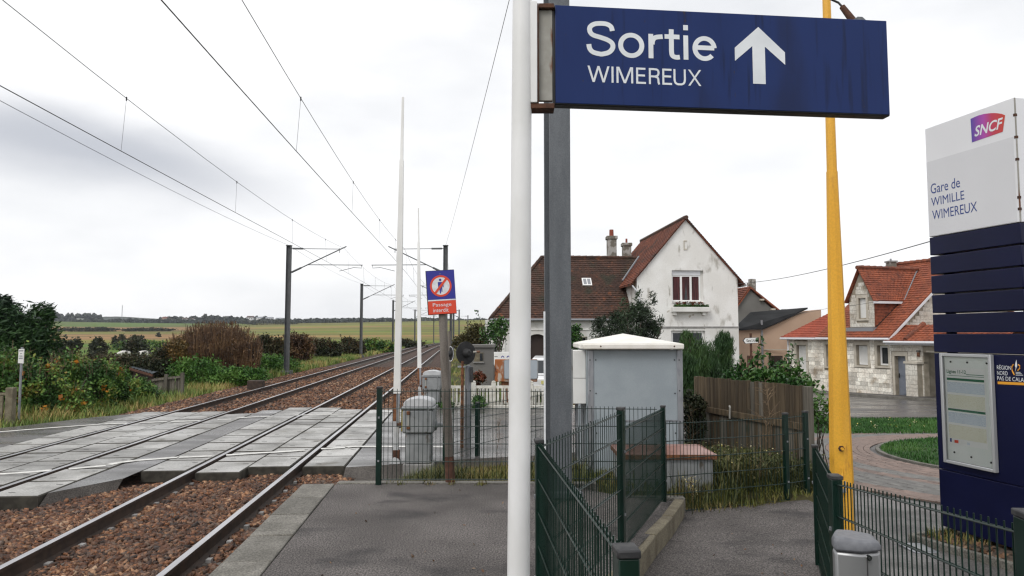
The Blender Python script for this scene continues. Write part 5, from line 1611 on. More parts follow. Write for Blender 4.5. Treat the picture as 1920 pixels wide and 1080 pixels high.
text_mesh("Lignes 11-12", "lettering", m_pgreen, to, on_t(ua, za, 0.0142), tr, (0, 0, -1), W_ * tw * 0.43, 0.045, 0.0003, bold=0.02)
pq("green_rule", m_pgreen, 0.48, 0.86, 0.162, 0.168, 0.0142)
pq("green_rule", m_pgreen, 0.06, 0.86, 0.180, 0.184, 0.0142)
for b0, b1, m_ in ((0.205, 0.228, m_pgreen), (0.245, 0.345, m_pbluish), (0.365, 0.495, m_pyellow), (0.50, 0.522, m_pgreen), (0.535, 0.635, m_pbluish), (0.655, 0.785, m_pyellow)):
    pq("print_block", m_, 0.045, 0.86, b0, b1, 0.0142)
pq("small_emblem", m_txtblue, 0.06, 0.10, 0.79, 0.825, 0.0143)
pq("small_emblem", m_sred, 0.16, 0.25, 0.80, 0.828, 0.0143)
pq("small_emblem", m_pbluish, 0.44, 0.50, 0.805, 0.828, 0.0143)
for (a, b_) in ((0.15, 0.05), (0.52, 0.05), (0.93, 0.05), (0.15, 0.92), (0.52, 0.935), (0.93, 0.95)):
    ua, za = pb_(a, b_)
    p = on_t(ua, za, 0.013)
    MB().tube([p, p + tn * 0.006], 0.009, 8).build("backing_screw", m_black, to)
pane = MB().poly([on_t(u0 + fw, pz0 + 0.032, 0.033), on_t(u1 - fw, pz0 + 0.032, 0.033), on_t(u1 - fw, pz1 - 0.032, 0.033), on_t(u0 + fw, pz1 - 0.032, 0.033)])
m_pane = bpy.data.materials.new("clear case pane"); m_pane.use_nodes = True
t = m_pane.node_tree; t.nodes.clear()
o_ = t.nodes.new("ShaderNodeOutputMaterial"); mx_ = t.nodes.new("ShaderNodeMixShader"); tp_ = t.nodes.new("ShaderNodeBsdfTransparent"); gl_ = t.nodes.new("ShaderNodeBsdfGlossy"); fr_ = t.nodes.new("ShaderNodeFresnel")
gl_.inputs["Roughness"].default_value = 0.03; fr_.inputs[0].default_value = 1.45
t.links.new(fr_.outputs[0], mx_.inputs[0]); t.links.new(tp_.outputs[0], mx_.inputs[1]); t.links.new(gl_.outputs[0], mx_.inputs[2]); t.links.new(mx_.outputs[0], o_.inputs[0])
pane.build("pane", m_pane, to)
# lettering on the head
def ttext(s, p_tl, p_bl, p_r, mat, **k):
    a, b_, c_ = hit(*p_tl), hit(*p_bl), hit(*p_r)
    text_mesh(s, "lettering", mat, to, V((a.x, a.y, a.z)) + tn * 0.002, tr, (0, 0, -1), (c_ - a).dot(tr), a.z - b_.z, 0.0005, **k)
ttext("Gare de", (1745, 345.5), (1746, 364), (1800, 340), m_txtblue)
ttext("WIMILLE", (1746, 371.5), (1747.5, 387), (1808, 360), m_txtblue)
ttext("WIMEREUX", (1748, 395.5), (1749.5, 412.5), (1832, 380), m_txtblue)
m_logo = bpy.data.materials.new("purple to red logo print"); m_logo.use_nodes = True
t = m_logo.node_tree
g_ = t.nodes.new("ShaderNodeTexCoord"); s_ = t.nodes.new("ShaderNodeSeparateXYZ"); r_ = t.nodes.new("ShaderNodeValToRGB")
t.links.new(g_.outputs["Generated"], s_.inputs[0]); t.links.new(s_.outputs[0], r_.inputs[0]); t.links.new(r_.outputs[0], t.nodes["Principled BSDF"].inputs["Base Color"])
e = r_.color_ramp.elements; e.new(0.4); e.new(0.62)
for i, (p_, c_) in enumerate(((0, (0.07, 0.05, 0.33)), (0.38, (0.40, 0.06, 0.38)), (0.62, (0.50, 0.04, 0.09)), (1, (0.55, 0.05, 0.02)))):
    e[i].position = p_; e[i].color = (*c_, 1)
MB().poly([hit(x, y, 0.0022) for x, y in ((1819.7, 223), (1822.3, 267), (1880, 247), (1884.5, 216), (1878, 213.5), (1871, 212.4), (1863, 211.9), (1855.5, 212.2), (1845, 213.6), (1834.7, 216.3), (1827, 219.5))]).build("railway_logo", m_logo, to)
a, b_ = hit(1826.5, 238, 0.003), hit(1824.5, 259, 0.003)
c_ = hit(1881, 232, 0.003)
text_mesh("SNCF", "lettering", m_letter, to, V((a.x, a.y, a.z + 0.002)), tr, (0, 0, -1), (c_ - a).dot(tr), (a.z - b_.z) * 0.96, 0.0005, shear=0.28, bold=0.02)
# regional lettering on the lower panel
ttext("RÉGION", (1869.3, 683), (1869.5, 692.3), (1896, 686), m_letter, bold=0.0)
ttext("NORD", (1869.7, 695.3), (1870, 702.8), (1889.5, 697), m_letter)
ttext("PAS DE CALAIS", (1870, 705.2), (1870.3, 712.6), (1926, 710), m_letter)
MB().poly([hit(1870.5, 715.2, 0.002), hit(1928, 717.8, 0.002), hit(1928, 722.8, 0.002), hit(1870.8, 720.2, 0.002)]).build("orange_rule", m_orange, to)
MB().poly([hit(x, y, 0.0022) for x, y in ((1905.8, 674), (1903.6, 681), (1903.0, 686), (1904.5, 690), (1902.6, 699), (1905.0, 692), (1907.2, 686), (1906.8, 681))]).build("emblem", m_swhite, to)
for pts in (((1900.2, 683), (1897.3, 688), (1897.8, 695), (1901.8, 703)), ((1909.2, 683.5), (1912, 686), (1911.8, 691), (1908.2, 695))):
    MB().tube([hit(x, y, 0.003) for x, y in pts], 0.0048, 6).build("emblem_ring", m_orange, to)
for yv in (697.5, 700.2, 702.8):
    MB().poly([hit(1904.5, yv, 0.002), hit(1913 + (yv - 697) * 0.9, yv + 0.2, 0.002), hit(1913 + (yv - 697) * 0.9, yv + 1.2, 0.002), hit(1904.5, yv + 1.0, 0.002)]).build("small_print", m_letter, to)

# ---------------------------------------------------------------- catenary masts with cantilevers and the overhead wires
ZT = 7.05
def cat_mast(Y, side, label, cant=True):
    if side < 0: x = xr(Y) - 5.127 - 2.55; trk = xr(Y) - 4.37
    else: x = xr(Y) + 1.75; trk = xr(Y) - 0.75
    s = -side           # towards the track
    m = thing("catenary_mast", label, "mast", (x, Y, -0.7), "catenary masts")
    b = MB()
    b.bb(x - 0.13, x - 0.115, Y - 0.13, Y + 0.13, -0.7, ZT); b.bb(x + 0.115, x + 0.13, Y - 0.13, Y + 0.13, -0.7, ZT); b.bb(x - 0.114, x + 0.114, Y - 0.008, Y + 0.008, -0.7, ZT)
    b.build("mast_beam", m_fmast, m)
    MB().bb(x - 0.3, x + 0.3, Y - 0.3, Y + 0.3, -0.95, -0.42).build("footing", m_concgrey if side > 0 else m_fmast, m, bevel=0.03)
    MB().bb(x - 0.16, x + 0.16, Y - 0.16, Y + 0.16, ZT + 0.001, ZT + 0.04).build("mast_head", m_fmast, m)
    if cant:
        xe = trk + 0.35 * s
        up = V((x + s * 3.4, Y, ZT - 0.05))
        MB().tube([(x + s * 0.13, Y, ZT - 0.16), (x + s * 3.0, Y, ZT - 0.19)], 0.022, 6).build("top_tie", m_fmast, m)
        MB().tube([(x + s * 0.22, Y, ZT - 0.16), (x + s * 0.85, Y, ZT - 0.165)], 0.055, 8).build("insulator", m_fmast, m)
        MB().tube([(x + s * 0.13, Y, ZT - 1.62), (x + s * 3.45, Y, ZT - 0.03)], 0.035, 6).build("strut", m_fmast, m)
        MB().tube([(x + s * 0.18, Y, ZT - 1.59), (x + s * 0.75, Y, ZT - 1.32)], 0.06, 8).build("insulator", m_fmast, m)
        MB().tube([(x + s * 1.15, Y, ZT - 1.14), (x + s * 4.45, Y, ZT - 1.16)], 0.026, 6).build("steady_tube", m_fmast, m)
        MB().tube([(x + s * 4.38, Y, ZT - 1.17), (x + s * 4.38, Y, ZT - 1.34), (x + s * 3.9, Y, ZT - 1.31), (x + s * 3.05, Y, ZT - 1.52)], 0.018, 6).build("steady_arm", m_fmast, m)
        MB().tube([(x + s * 3.05, Y, ZT - 0.12), (x + s * 3.05, Y, ZT - 0.42)], 0.02, 6).build("wire_clamp", m_fmast, m)
    return m
MY = [41.5, 73.0, 108.0, 148.0, 192.0]
names = ["large catenary mast beside the far track, nearest of the row on the field side", "second catenary mast of the row on the field side", "third catenary mast of the field side row, just left of the white barrier arm", "fourth catenary mast of the field side row, between the two barrier arms", "fifth catenary mast of the field side row, close to the bend of the tracks"]
for Y, nme in zip(MY, names): cat_mast(Y, -1, nme)
names = ["catenary mast standing behind the blue and red warning sign", "second catenary mast on the house side, hidden behind the warning sign", "third catenary mast on the house side, showing below the warning sign", "fourth catenary mast on the house side near the bend", "fifth small catenary mast on the house side near the bend"]
for Y, nme in zip(MY, names): cat_mast(Y, 1, nme)
cat_mast(7.0, -1, "catenary mast of the field side row standing left of the picture")

ZC = RAILZ + 5.97 - 0.02
def catenary(off, label):
    c = thing("overhead_line", label, "overhead wire", (xr(41.5) + off, 41.5, ZC), "overhead contact lines")
    sup = [-28.0, 7.0] + MY
    hi, lo = [], []
    b = MB(); dr = MB()
    for (ya, yb) in zip(sup, sup[1:]):
        for k in range(13):
            y = ya + (yb - ya) * k / 12
            stag = 0.18 * math.cos(math.pi * (sup.index(ya) + k / 12))
            u = k / 12
            hi.append(V((xr(y) + off, y, ZC + 1.32 - 0.62 * 4 * u * (1 - u) * min(1, (yb - ya) / 45))))
            lo.append(V((xr(y) + off + stag * 0.5, y, ZC - 0.10)))
    def clean(p):
        q = [p[0]]
        for v in p[1:]:
            if (v - q[-1]).length > 0.05: q.append(v)
        return q
    MB().tube(clean(hi), 0.0065, 5).build("carrier_wire", m_wire, c)
    MB().tube(clean(lo), 0.0085, 5).build("contact_wire", m_wire, c)
    y = 6.9
    H, Lw = clean(hi), clean(lo)
    def val(P, y):
        for a, b_ in zip(P, P[1:]):
            if a.y <= y <= b_.y:
                return a.lerp(b_, (y - a.y) / (b_.y - a.y))
    while y < 100:
        p, q = val(H, y), val(Lw, y)
        MB().tube([q, p], 0.0035 if y < 45 else 0.006, 4).build("dropper", m_wire, c)
        if y < 40:
            MB().tube([p + V((0, 0, -0.05)), p + V((0, 0, 0.03))], 0.014, 6).build("dropper_clamp", m_wire, c)
        y += 7.2
catenary(-4.37, "contact and carrier wires hanging over the far track")
catenary(-0.75, "contact and carrier wires hanging over the track beside the platform")
def cable(label, pts, r=0.008, sag=0.0, name="earth_wire"):
    P = []
    for a, b_ in zip(pts, pts[1:]):
        a, b_ = V(a), V(b_)
        for k in range(12):
            u = k / 12
            P.append(a.lerp(b_, u) - V((0, 0, sag * 4 * u * (1 - u))))
    P.append(V(pts[-1]))
    o = MB().tube(P, r, 5).build(name, m_wire, None, origin=P[0])
    return tag(o, label, "cable", "overhead cables")
lm = lambda Y: (xr(Y) - 5.127 - 2.55, Y, ZT + 0.03)
rm = lambda Y: (xr(Y) + 1.75, Y, ZT + 0.03)
cable("thin earth wire strung along the tops of the field side masts", [(lm(-28)[0], -28, ZT), lm(7), lm(41.5), lm(73), lm(108), lm(148), lm(192)], 0.007, 0.25)
cable("thin earth wire rising from the mast behind the warning sign to the big grey mast", [(xm, 7.55, ZT + 0.6), rm(41.5), rm(73), rm(108), rm(148)], 0.006, 0.2)

# ---------------------------------------------------------------- houses
def wall_open(b, W, zb, top, ops, y=0.0, reveal=0.18, apex=None):
    """front wall from x=0..W, bottom zb, top height function top(x); ops: (x0,x1,z0,z1)"""
    us = sorted(set([0, W] + ([apex] if apex else []) + [k for o in ops for k in o[:2]]))
    for a, c in zip(us, us[1:]):
        z = zb
        for o in sorted([o for o in ops if o[0] <= a + 1e-6 and o[1] >= c - 1e-6], key=lambda o: o[2]):
            b.poly([(a, y, z), (c, y, z), (c, y, o[2]), (a, y, o[2])])
            z = o[3]
        b.poly([(a, y, z), (c, y, z), (c, y, top(c)), (a, y, top(a))])
    for (x0, x1, z0, z1) in ops:
        r = y + reveal
        b.poly([(x0, y, z0), (x0, r, z0), (x0, r, z1), (x0, y, z1)])
        b.poly([(x1, y, z1), (x1, r, z1), (x1, r, z0), (x1, y, z0)])
        b.poly([(x0, y, z1), (x0, r, z1), (x1, r, z1), (x1, y, z1)])
        b.poly([(x0, r, z0), (x0, y, z0), (x1, y, z0), (x1, r, z0)])

def tile_rows(b, e0, e1, r0, r1, rows, cols=0, h=0.035, wave=0.0):
    e0, e1, r0, r1 = V(e0), V(e1), V(r0), V(r1)
    nrm = (e1 - e0).cross(r0 - e0)
    if nrm.length < 1e-6: nrm = (e1 - e0).cross(r1 - e0)
    nrm.normalize()
    if nrm.z < 0: nrm = -nrm
    m = max(1, cols * 2)
    def P(u, v, d): return e0.lerp(e1, u).lerp(r0.lerp(r1, u), v) + nrm * d
    for i in range(rows):
        v0, v1 = i / rows, (i + 1) / rows
        base = len(b.v)
        vs = []
        for j in range(m + 1):
            w = wave if j % 2 else 0
            u = j / m
            jj = h * random.uniform(-0.2, 0.2)
            vs += [P(u, v0, -0.005), P(u, v0, h + w + jj), P(u, v1, 0.003 + w)]
        fs = []
        for j in range(m):
            q = j * 3
            fs += [(q, q + 3, q + 4, q + 1), (q + 1, q + 4, q + 5, q + 2)]
        b.add(vs, fs)

def window(b_par, X, x0, x1, z0, z1, y, frame_m, pane_m, bars=0, fw=0.06, inner=None):
    """framed window set in a recess at depth y"""
    b = MB(X)
    b.bb(x0, x0 + fw, y - 0.05, y, z0, z1); b.bb(x1 - fw, x1, y - 0.05, y, z0, z1)
    b.bb(x0 + fw, x1 - fw, y - 0.05, y, z1 - fw, z1); b.bb(x0 + fw, x1 - fw, y - 0.05, y, z0, z0 + fw)
    for k in range(bars):
        xx = x0 + (x1 - x0) * (k + 1) / (bars + 1)
        b.bb(xx - fw * 0.7, xx + fw * 0.7, y - 0.055, y, z0 + fw, z1 - fw)
    wn = b.build("window", frame_m, b_par)
    q = MB(X)
    for k in range(bars + 1):
        xa = x0 + fw + (x1 - x0 - 2 * fw) * k / (bars + 1); xb = x0 + fw + (x1 - x0 - 2 * fw) * (k + 1) / (bars + 1)
        MB(X).poly([(xa, y - 0.015, z0 + fw), (xb, y - 0.015, z0 + fw), (xb, y - 0.015, z1 - fw), (xa, y - 0.015, z1 - fw)]).build("pane", pane_m, wn)
    return wn

GX = frame((7.22, 40.0, 0), (1, 0.068, 0), (0, 0, 1))
zg = -1.6
wh_ = thing("white_house", "old white rendered house with steep gable, flower box window and a long brown tiled wing", "house", (8, 42, -1.2))
GW, EZ, AX, AZ = 5.97, 4.98, 2.93, 8.42
gtop = lambda x: EZ + (AZ - EZ) * (x / AX if x < AX else (GW - x) / (GW - AX))
ops = [(2.07, 3.93, 3.62, 5.45), (1.98, 3.98, -0.6, 1.95)]
b = MB(GX)
wall_open(b, GW, zg, gtop, ops, apex=AX, reveal=0.22)
b.poly([(0, 0, zg), (0, 0, EZ), (0, 10, EZ), (0, 10, zg)]); b.poly([(GW, 10, zg), (GW, 10, EZ), (GW, 0, EZ), (GW, 0, zg)])
b.poly([(GW, 10, zg), (0, 10, zg), (0, 10, EZ), (AX, 10, AZ), (GW, 10, EZ)])
b.build("wall", m_render, wh_)
W1 = window(wh_, GX, 2.08, 3.80, 3.64, 5.18, 0.21, m_pvc, m_curtain, bars=2, fw=0.085)
MB(GX).bb(3.802, 3.93, 0.17, 0.215, 3.62, 5.45).build("window_jamb", m_render2, W1)
MB(GX).bb(2.08, 3.80, 0.13, 0.20, 5.183, 5.44).build("shutter_box", m_gutter, W1)
MB(GX).poly([(2.85, 0.185, 3.75), (3.05, 0.185, 3.75), (2.96, 0.185, 4.75)]).build("curtain_gap", m_glass, W1)
W2 = window(wh_, GX, 2.0, 3.96, -0.5, 1.93, 0.2, m_pvc, m_glass, bars=1, fw=0.12)
MB(GX).bb(-0.02, GW + 0.02, -0.05, -0.002, 2.10, 2.19).build("string_course", m_concgrey, wh_)
MB(GX).bb(3.98, GW, -0.03, -0.003, zg, 2.09).build("ground_floor_render", m_render2, wh_)
MB(GX).bb(1.98, 4.18, -0.42, -0.003, 3.02, 3.30).build("flower_box", m_render2, wh_, bevel=0.02)
for x in (2.15, 3.85): MB(GX).bb(x - 0.08, x + 0.08, -0.3, -0.003, 2.85, 3.019).build("box_bracket", m_render, wh_)
MB(GX).bb(2.05, 3.95, -0.06, 0.02, 3.56, 3.615).build("window_sill", m_render2, wh_)
nch = MB(GX); nch.bb(2.80, 2.98, -0.035, -0.002, 6.65, 6.72); nch.bb(2.80, 2.845, -0.035, -0.002, 6.721, 7.2); nch.bb(2.846, 3.0, -0.03, -0.002, 7.14, 7.2)
nch.build("wall_niche", m_trimst, wh_)
# gable roof
sl_r = (AZ - EZ) / AX
oz = 0.10
def gplane(x, y, d=0.0): return (x, y, EZ + sl_r * x + d)
rf = MB(GX)
eL, eR = -0.38, GW + 0.38
for (xa, s) in ((eL, 1), (eR, -1)):
    za = EZ + sl_r * (xa if s > 0 else GW - xa)
    rf.prism([(xa, -0.14, za + 0.02), (AX, -0.14, AZ + 0.02), (AX, -0.14, AZ + 0.10), (xa, -0.14, za + 0.10)], (0, 10.3, 0))
roof = rf.build("roof", m_tilered, wh_)
tb_ = MB(GX)
zaL = EZ + sl_r * eL + 0.105
tile_rows(tb_, (eL, -0.2, zaL), (eL, 10.2, zaL), (AX, -0.2, AZ + 0.105), (AX, 10.2, AZ + 0.105), 30, 32, 0.03, 0.015)
tile_rows(tb_, (eR, 10.2, zaL), (eR, -0.2, zaL), (AX, 10.2, AZ + 0.105), (AX, -0.2, AZ + 0.105), 30, 0, 0.03)
tb_.build("roof_tiles", m_tilered, roof, kind="stuff")
rg = MB(GX)
for k in range(26): rg.tube([(AX, -0.22 + k * 0.4, AZ + 0.12), (AX, 0.19 + k * 0.4, AZ + 0.14)], [0.12, 0.135], 8)
rg.build("ridge_tiles", m_tilebrown, roof, kind="stuff")
MB(GX).tube([(eR + 0.02, -0.2, zaL - 0.05), (eR + 0.02, 10, zaL - 0.05)], 0.07, 8).build("gutter", m_concgrey, wh_)
MB(GX).tube([(-0.30, -0.12, zaL - 0.1), (-0.1, -0.12, zaL - 0.35), (0.12, -0.06, zaL - 0.7), (0.12, -0.06, 2.4)], 0.05, 8).build("drain_pipe", m_gutter, wh_)
# wing
WZ, RZ, WY, RY, WX0 = 2.62, 6.66, 0.95, 4.8, -8.45
wl = MB(GX)
WW = 8.1
Xw = GX @ Matrix.Translation((-8.1, 1.2, 0))
b = MB(Xw)
wall_open(b, WW, zg, lambda x: 2.72, [(1.9, 2.95, zg + 0.01, 1.75), (4.55, 5.4, 0.4, 1.6), (5.9, 6.6, 0.4, 1.6)], reveal=0.3)
b.poly([(0, 0, zg), (0, 0, 2.72), (0, 7.2, 2.72), (0, 7.2, zg)])
b.build("wing_wall", m_render2, wh_)
MB(Xw).bb(1.9, 2.95, 0.28, 0.32, zg, 1.8).build("garage_door", m_doorbrn, wh_)
arch = MB(Xw)
ap_ = [(1.899, -0.012, 1.76)] + [(2.425 + 0.527 * math.cos(math.pi - math.pi * k / 10), -0.012, 1.42 + 0.33 * math.sin(math.pi * k / 10)) for k in range(11)] + [(2.951, -0.012, 1.76)]
for k in range(11):
    pass
q = MB(Xw)
curve = [(2.425 + 0.527 * math.cos(math.pi - math.pi * k / 10), 1.42 + 0.33 * math.sin(math.pi * k / 10)) for k in range(11)]
for (xa, za), (xb, zb_) in zip(curve, curve[1:]):
    q.poly([(xa, -0.004, za), (xb, -0.004, zb_), (xb, -0.004, 1.80), (xa, -0.004, 1.80)])
q.build("arch_head", m_render2, wh_)
window(wh_, Xw, 4.57, 5.38, 0.42, 1.58, 0.25, m_pvc, m_glass, bars=1)
window(wh_, Xw, 5.92, 6.58, 0.42, 1.58, 0.25, m_pvc, m_glass, bars=0)
MB(Xw).bb(0, WW, -0.05, -0.003, 1.98, 2.06).build("string_course", m_render, wh_)
p = at(937 + 71, 606.5, 41.0)
MB().tube([p, p + V((0, -0.15, 0))], [0.12, 0.10], 12).build("wall_lamp", m_black, wh_)
# round bay at the wing's end
bay = MB(Xw); bn_ = 10
pts = [(0.55 - 1.15 * math.sin(math.pi * k / bn_ * 0.98 + 0.02), 1.5 - 1.55 * math.cos(math.pi * k / bn_)) for k in range(bn_ + 1)]
for (xa, ya), (xb, yb) in zip(pts, pts[1:]): bay.poly([(xa, ya, zg), (xb, yb, zg), (xb, yb, 2.6), (xa, ya, 2.6)])
bay.build("bay_wall", m_render2, wh_)
for k in (1, 3, 4):
    (xa, ya), (xb, yb) = pts[k], pts[k + 1]
    a, c_ = V((xa, ya, 0)), V((xb, yb, 0)); nb = V(((c_ - a).y, -(c_ - a).x, 0)).normalized() * 0.01
    if nb.x > 0: nb = -nb
    q0, q1 = a.lerp(c_, 0.15) + nb, a.lerp(c_, 0.85) + nb
    MB(Xw).poly([q0 + V((0, 0, 0.15)), q1 + V((0, 0, 0.15)), q1 + V((0, 0, 1.75)), q0 + V((0, 0, 1.75))]).build("bay_pane", m_glass, wh_)
rf = MB(GX)
E0, E1_, R0_, R1_ = V((WX0, WY, WZ)), V((0, WY, WZ)), V((-5.0, RY, RZ)), V((1.42, RY, RZ))
Bk = 2 * RY - WY
rf.poly([E0, E1_, (0, WY + (EZ - WZ) / (RZ - WZ) * (RY - WY), EZ), R1_, R0_])
rf.poly([(1.42, RY, RZ), (0, Bk, WZ), (WX0, Bk, WZ), R0_])
rf.poly([(WX0, Bk, WZ), E0, R0_])
wroof = rf.build("wing_roof", m_tilebrown, wh_)
tb_ = MB(GX)
NRW = 30
def wing_pt(x, v): return V((x, WY + (RY - WY) * v, WZ + (RZ - WZ) * v))
for i in range(NRW):
    v0, v1 = i / NRW, (i + 1) / NRW
    xl0, xl1 = WX0 + 3.45 * v0, WX0 + 3.45 * v1
    zc = WZ + (RZ - WZ) * v1
    xrr = 0.0 if zc < EZ else (zc - EZ) / sl_r
    up_ = V((0, -0.72, 0.69))
    m = 46
    vs, fs = [], []
    for j in range(m + 1):
        u = j / m
        w = 0.014 if (j + i) % 2 else 0.0
        jj = random.uniform(-.006, .006)
        x = xl0 + (xrr - xl0) * u
        vs += [wing_pt(x, v0), wing_pt(x, v0) + up_ * (0.04 + w + jj), wing_pt(max(x, xl1), v1) + up_ * (0.004 + w)]
    for j in range(m):
        q = j * 3
        fs += [(q, q + 3, q + 4, q + 1), (q + 1, q + 4, q + 5, q + 2)]
    tb_.add(vs, fs)
tile_rows(tb_, (WX0, Bk, WZ), E0, R0_ + V((0, 0.01, 0)), R0_, 26, 12, 0.035, 0.01)
tb_.build("roof_tiles", m_tilebrown, wroof, kind="stuff")
rg = MB(GX)
for k in range(15): rg.tube([(-5.0 + k * 0.42, RY, RZ + 0.05), (-4.57 + k * 0.42, RY, RZ + 0.06)], [0.10, 0.115], 8)
for k in range(13):
    a, c_ = E0.lerp(R0_, k / 13), E0.lerp(R0_, (k + 1.05) / 13)
    rg.tube([a + V((0, -.03, 0.05)), c_ + V((0, -.03, 0.06))], [0.09, 0.10], 6)
rg.build("ridge_tiles", m_tilebrown, wroof, kind="stuff")
MB(GX).tube([(WX0, WY - 0.06, WZ - 0.03), (-0.1, WY - 0.06, WZ - 0.03)], 0.065, 8).build("gutter", m_zinc, wh_)
MB(GX).tube([V((1.40, RY, RZ)) + V((-0.06, -0.1, 0.12)), (-0.12, WY + (EZ - WZ) / (RZ - WZ) * (RY - WY) - 0.1, EZ + 0.1)], 0.06, 6).build("valley_flashing", m_zinc, wroof)
sk = MB(GX)
c_ = wing_pt(-2.37, 0.57); ux = V((1, 0, 0)); uy = V((0, RY - WY, RZ - WZ)).normalized(); un = V((0, -0.72, 0.69))
def rect_on(c, hw, hh, d0, d1): return [c + ux * a + uy * b_ + un * d0 for a, b_ in ((-hw, -hh), (hw, -hh), (hw, hh), (-hw, hh))], un * (d1 - d0)
P, o_ = rect_on(c_, 0.29, 0.33, 0.03, 0.13)
skl = MB(GX).prism(P, o_).build("skylight", m_pvc, wroof)
for sx in (-0.125, 0.125):
    P, o_ = rect_on(c_ + ux * sx, 0.095, 0.25, 0.131, 0.136)
    MB(GX).prism(P, o_).build("skylight_pane", m_zinc, wroof)
for (px0, px1, yt, yp, pw, Yc, base_y) in ((1138, 1157.5, 442, 429.5, 4.3, 45.2, 500), (1167, 1185, 455, 446.5, 2.0, 48.0, 500)):
    a, c_ = at(px0, yt, Yc), at(px1, yt, Yc)
    w = c_.x - a.x
    zb_ = at(px0, base_y, Yc).z
    ch = MB().bb(a.x + 0.05, c_.x - 0.05, Yc, Yc + 0.6, zb_, a.z - 0.22).build("chimney", m_brickch, roof)
    MB().bb(a.x - 0.02, c_.x + 0.02, Yc - 0.06, Yc + 0.66, a.z - 0.218, a.z).build("chimney_cap", m_brickch, roof, bevel=0.03)
    xm_ = (a.x + c_.x) / 2
    r_ = pw * Yc / F
    MB().tube([(xm_, Yc + 0.3, a.z), (xm_, Yc + 0.3, at(px0, yp, Yc).z)], [r_, r_ * 0.92], 10).build("chimney_pot", m_pot, roof)

# grey gabled house behind
bh = thing("gabled_house", "dark grey rendered house with red roof edge and chimney, seen behind the white house", "house", (19, 60, -1.5))
Yb = 60.0
pL_, pA_, pR_ = at(1372, 588, Yb), at(1406, 541, Yb), at(1466, 589, Yb)
b = MB()
b.prism([(pL_.x, Yb, -2), (pR_.x - 0.3, Yb, -2), (pR_.x - 0.3, Yb, pR_.z), (pA_.x, Yb, pA_.z - 0.1), (pL_.x, Yb, pL_.z)], (-1, 9, 0))
b.build("wall", m_cement, bh)
b = MB()
for (e_, t0) in ((pR_, 0.16), (pL_ + V((-0.4, 0, -0.6)), 0.16)):
    b.prism([(e_.x, Yb - 0.25, e_.z), (pA_.x, Yb - 0.25, pA_.z), (pA_.x, Yb - 0.25, pA_.z + t0), (e_.x, Yb - 0.25, e_.z + t0)], (-1.03, 9.4, 0))
r2 = b.build("roof", m_tileorg, bh)
tt = MB(); tile_rows(tt, pL_ + V((-1.4, 9.1, -0.4)), pL_ + V((-0.4, -0.27, -0.42)), pA_ + V((-1.0, 9.1, 0.18)), pA_ + V((0, -0.27, 0.18)), 16, 20, 0.06, 0.03)
tt.build("roof_tiles", m_tilered, r2, kind="stuff")
a, c_ = at(1406.5, 523, Yb + 1), at(1417, 523, Yb + 1)
MB().bb(a.x, c_.x, Yb + 1, Yb + 1.5, pA_.z - 0.6, a.z).build("chimney", m_brickch, r2)
MB().bb(a.x - 0.15, a.x - 0.01, Yb + 1.1, Yb + 1.4, pA_.z - 0.6, a.z - 0.35).build("flue_pipe", m_brickch, r2)
for (px, py) in ((1428, 562), (1449, 580)):
    p = at(px, py, Yb - 0.05); MB().bb(p.x - 0.2, p.x + 0.15, Yb - 0.3, Yb - 0.01, p.z - 0.07, p.z + 0.07).build("purlin_end", m_trimst, bh)

# beige lean-to
lt = thing("beige_outbuilding", "low beige rendered outbuilding with dark felt lean-to roof between the houses", "house", (19, 46, -1.5))
Yl = 44.0
zE = at(1400, 619, Yl).z
xa, xb = at(1380, 619, Yl).x, at(1428, 619, Yl).x
MB().bb(xa, xb, Yl, Yl + 4, -2.2, zE).build("front_wall", m_beige, lt)
P0, P1 = at(1428, 617, Yl), at(1512, 583, Yl + 0.5)
xw = at(1540, 600, Yl + 0.6).x
MB().prism([(xb + 0.002, Yl - 0.01, -2.2), (xw, Yl + 0.6, -2.2), (xw, Yl + 0.6, P1.z + 0.1), (P1.x, P1.y, P1.z), (P0.x + 0.004, Yl - 0.01, P0.z - 0.08)], (0, 4.5, 0)).build("side_wall", m_beige, lt)
MB().prism([(xa - 0.3, Yl - 0.25, zE - 0.05), (P0.x + 0.05, Yl - 0.25, zE + 0.06), (P1.x + 0.05, P1.y - 0.1, P1.z + 0.12), (xa + 2.4, Yl + 4.2, at(1440, 588, Yl + 4.2).z)], (0, 0.02, 0.1)).build("roof", m_slate, lt)
MB().bb(xb - 0.06, xb + 0.05, Yl - 0.09, Yl - 0.012, -2, at(1428, 600, Yl).z).build("drain_pipe", m_zinc, lt)
MB().bb(xb + 0.1, xb + 1.9, Yl - 0.05, Yl - 0.012, at(1450, 656.5, Yl).z, at(1450, 655, Yl).z).build("string_course", m_trimst, lt)
q = MB().bb(at(1441, 680, Yl).x, at(1467, 680, Yl).x, Yl - 0.06, Yl - 0.02, -2, at(1450, 667, Yl).z).build("door", m_doorbrn, lt)
p = at(1469.5, 583, 48); MB().tube([(p.x, 48, 1.0), (p.x, 48, p.z)], 0.11, 8).build("vent_pipe", m_zinc, lt)
MB().tube([(p.x, 48, p.z), (p.x, 48, p.z + 0.12)], 0.19, 8).build("vent_cowl", m_zinc, lt)

# ---------------------------------------------------------------- stone house with orange roof
SX = Matrix.Identity(4)
for i, c in enumerate((HA, HB, V((0, 0, 1)))):
    for r in range(3): SX[r][i] = c[r]
SX.translation = HC
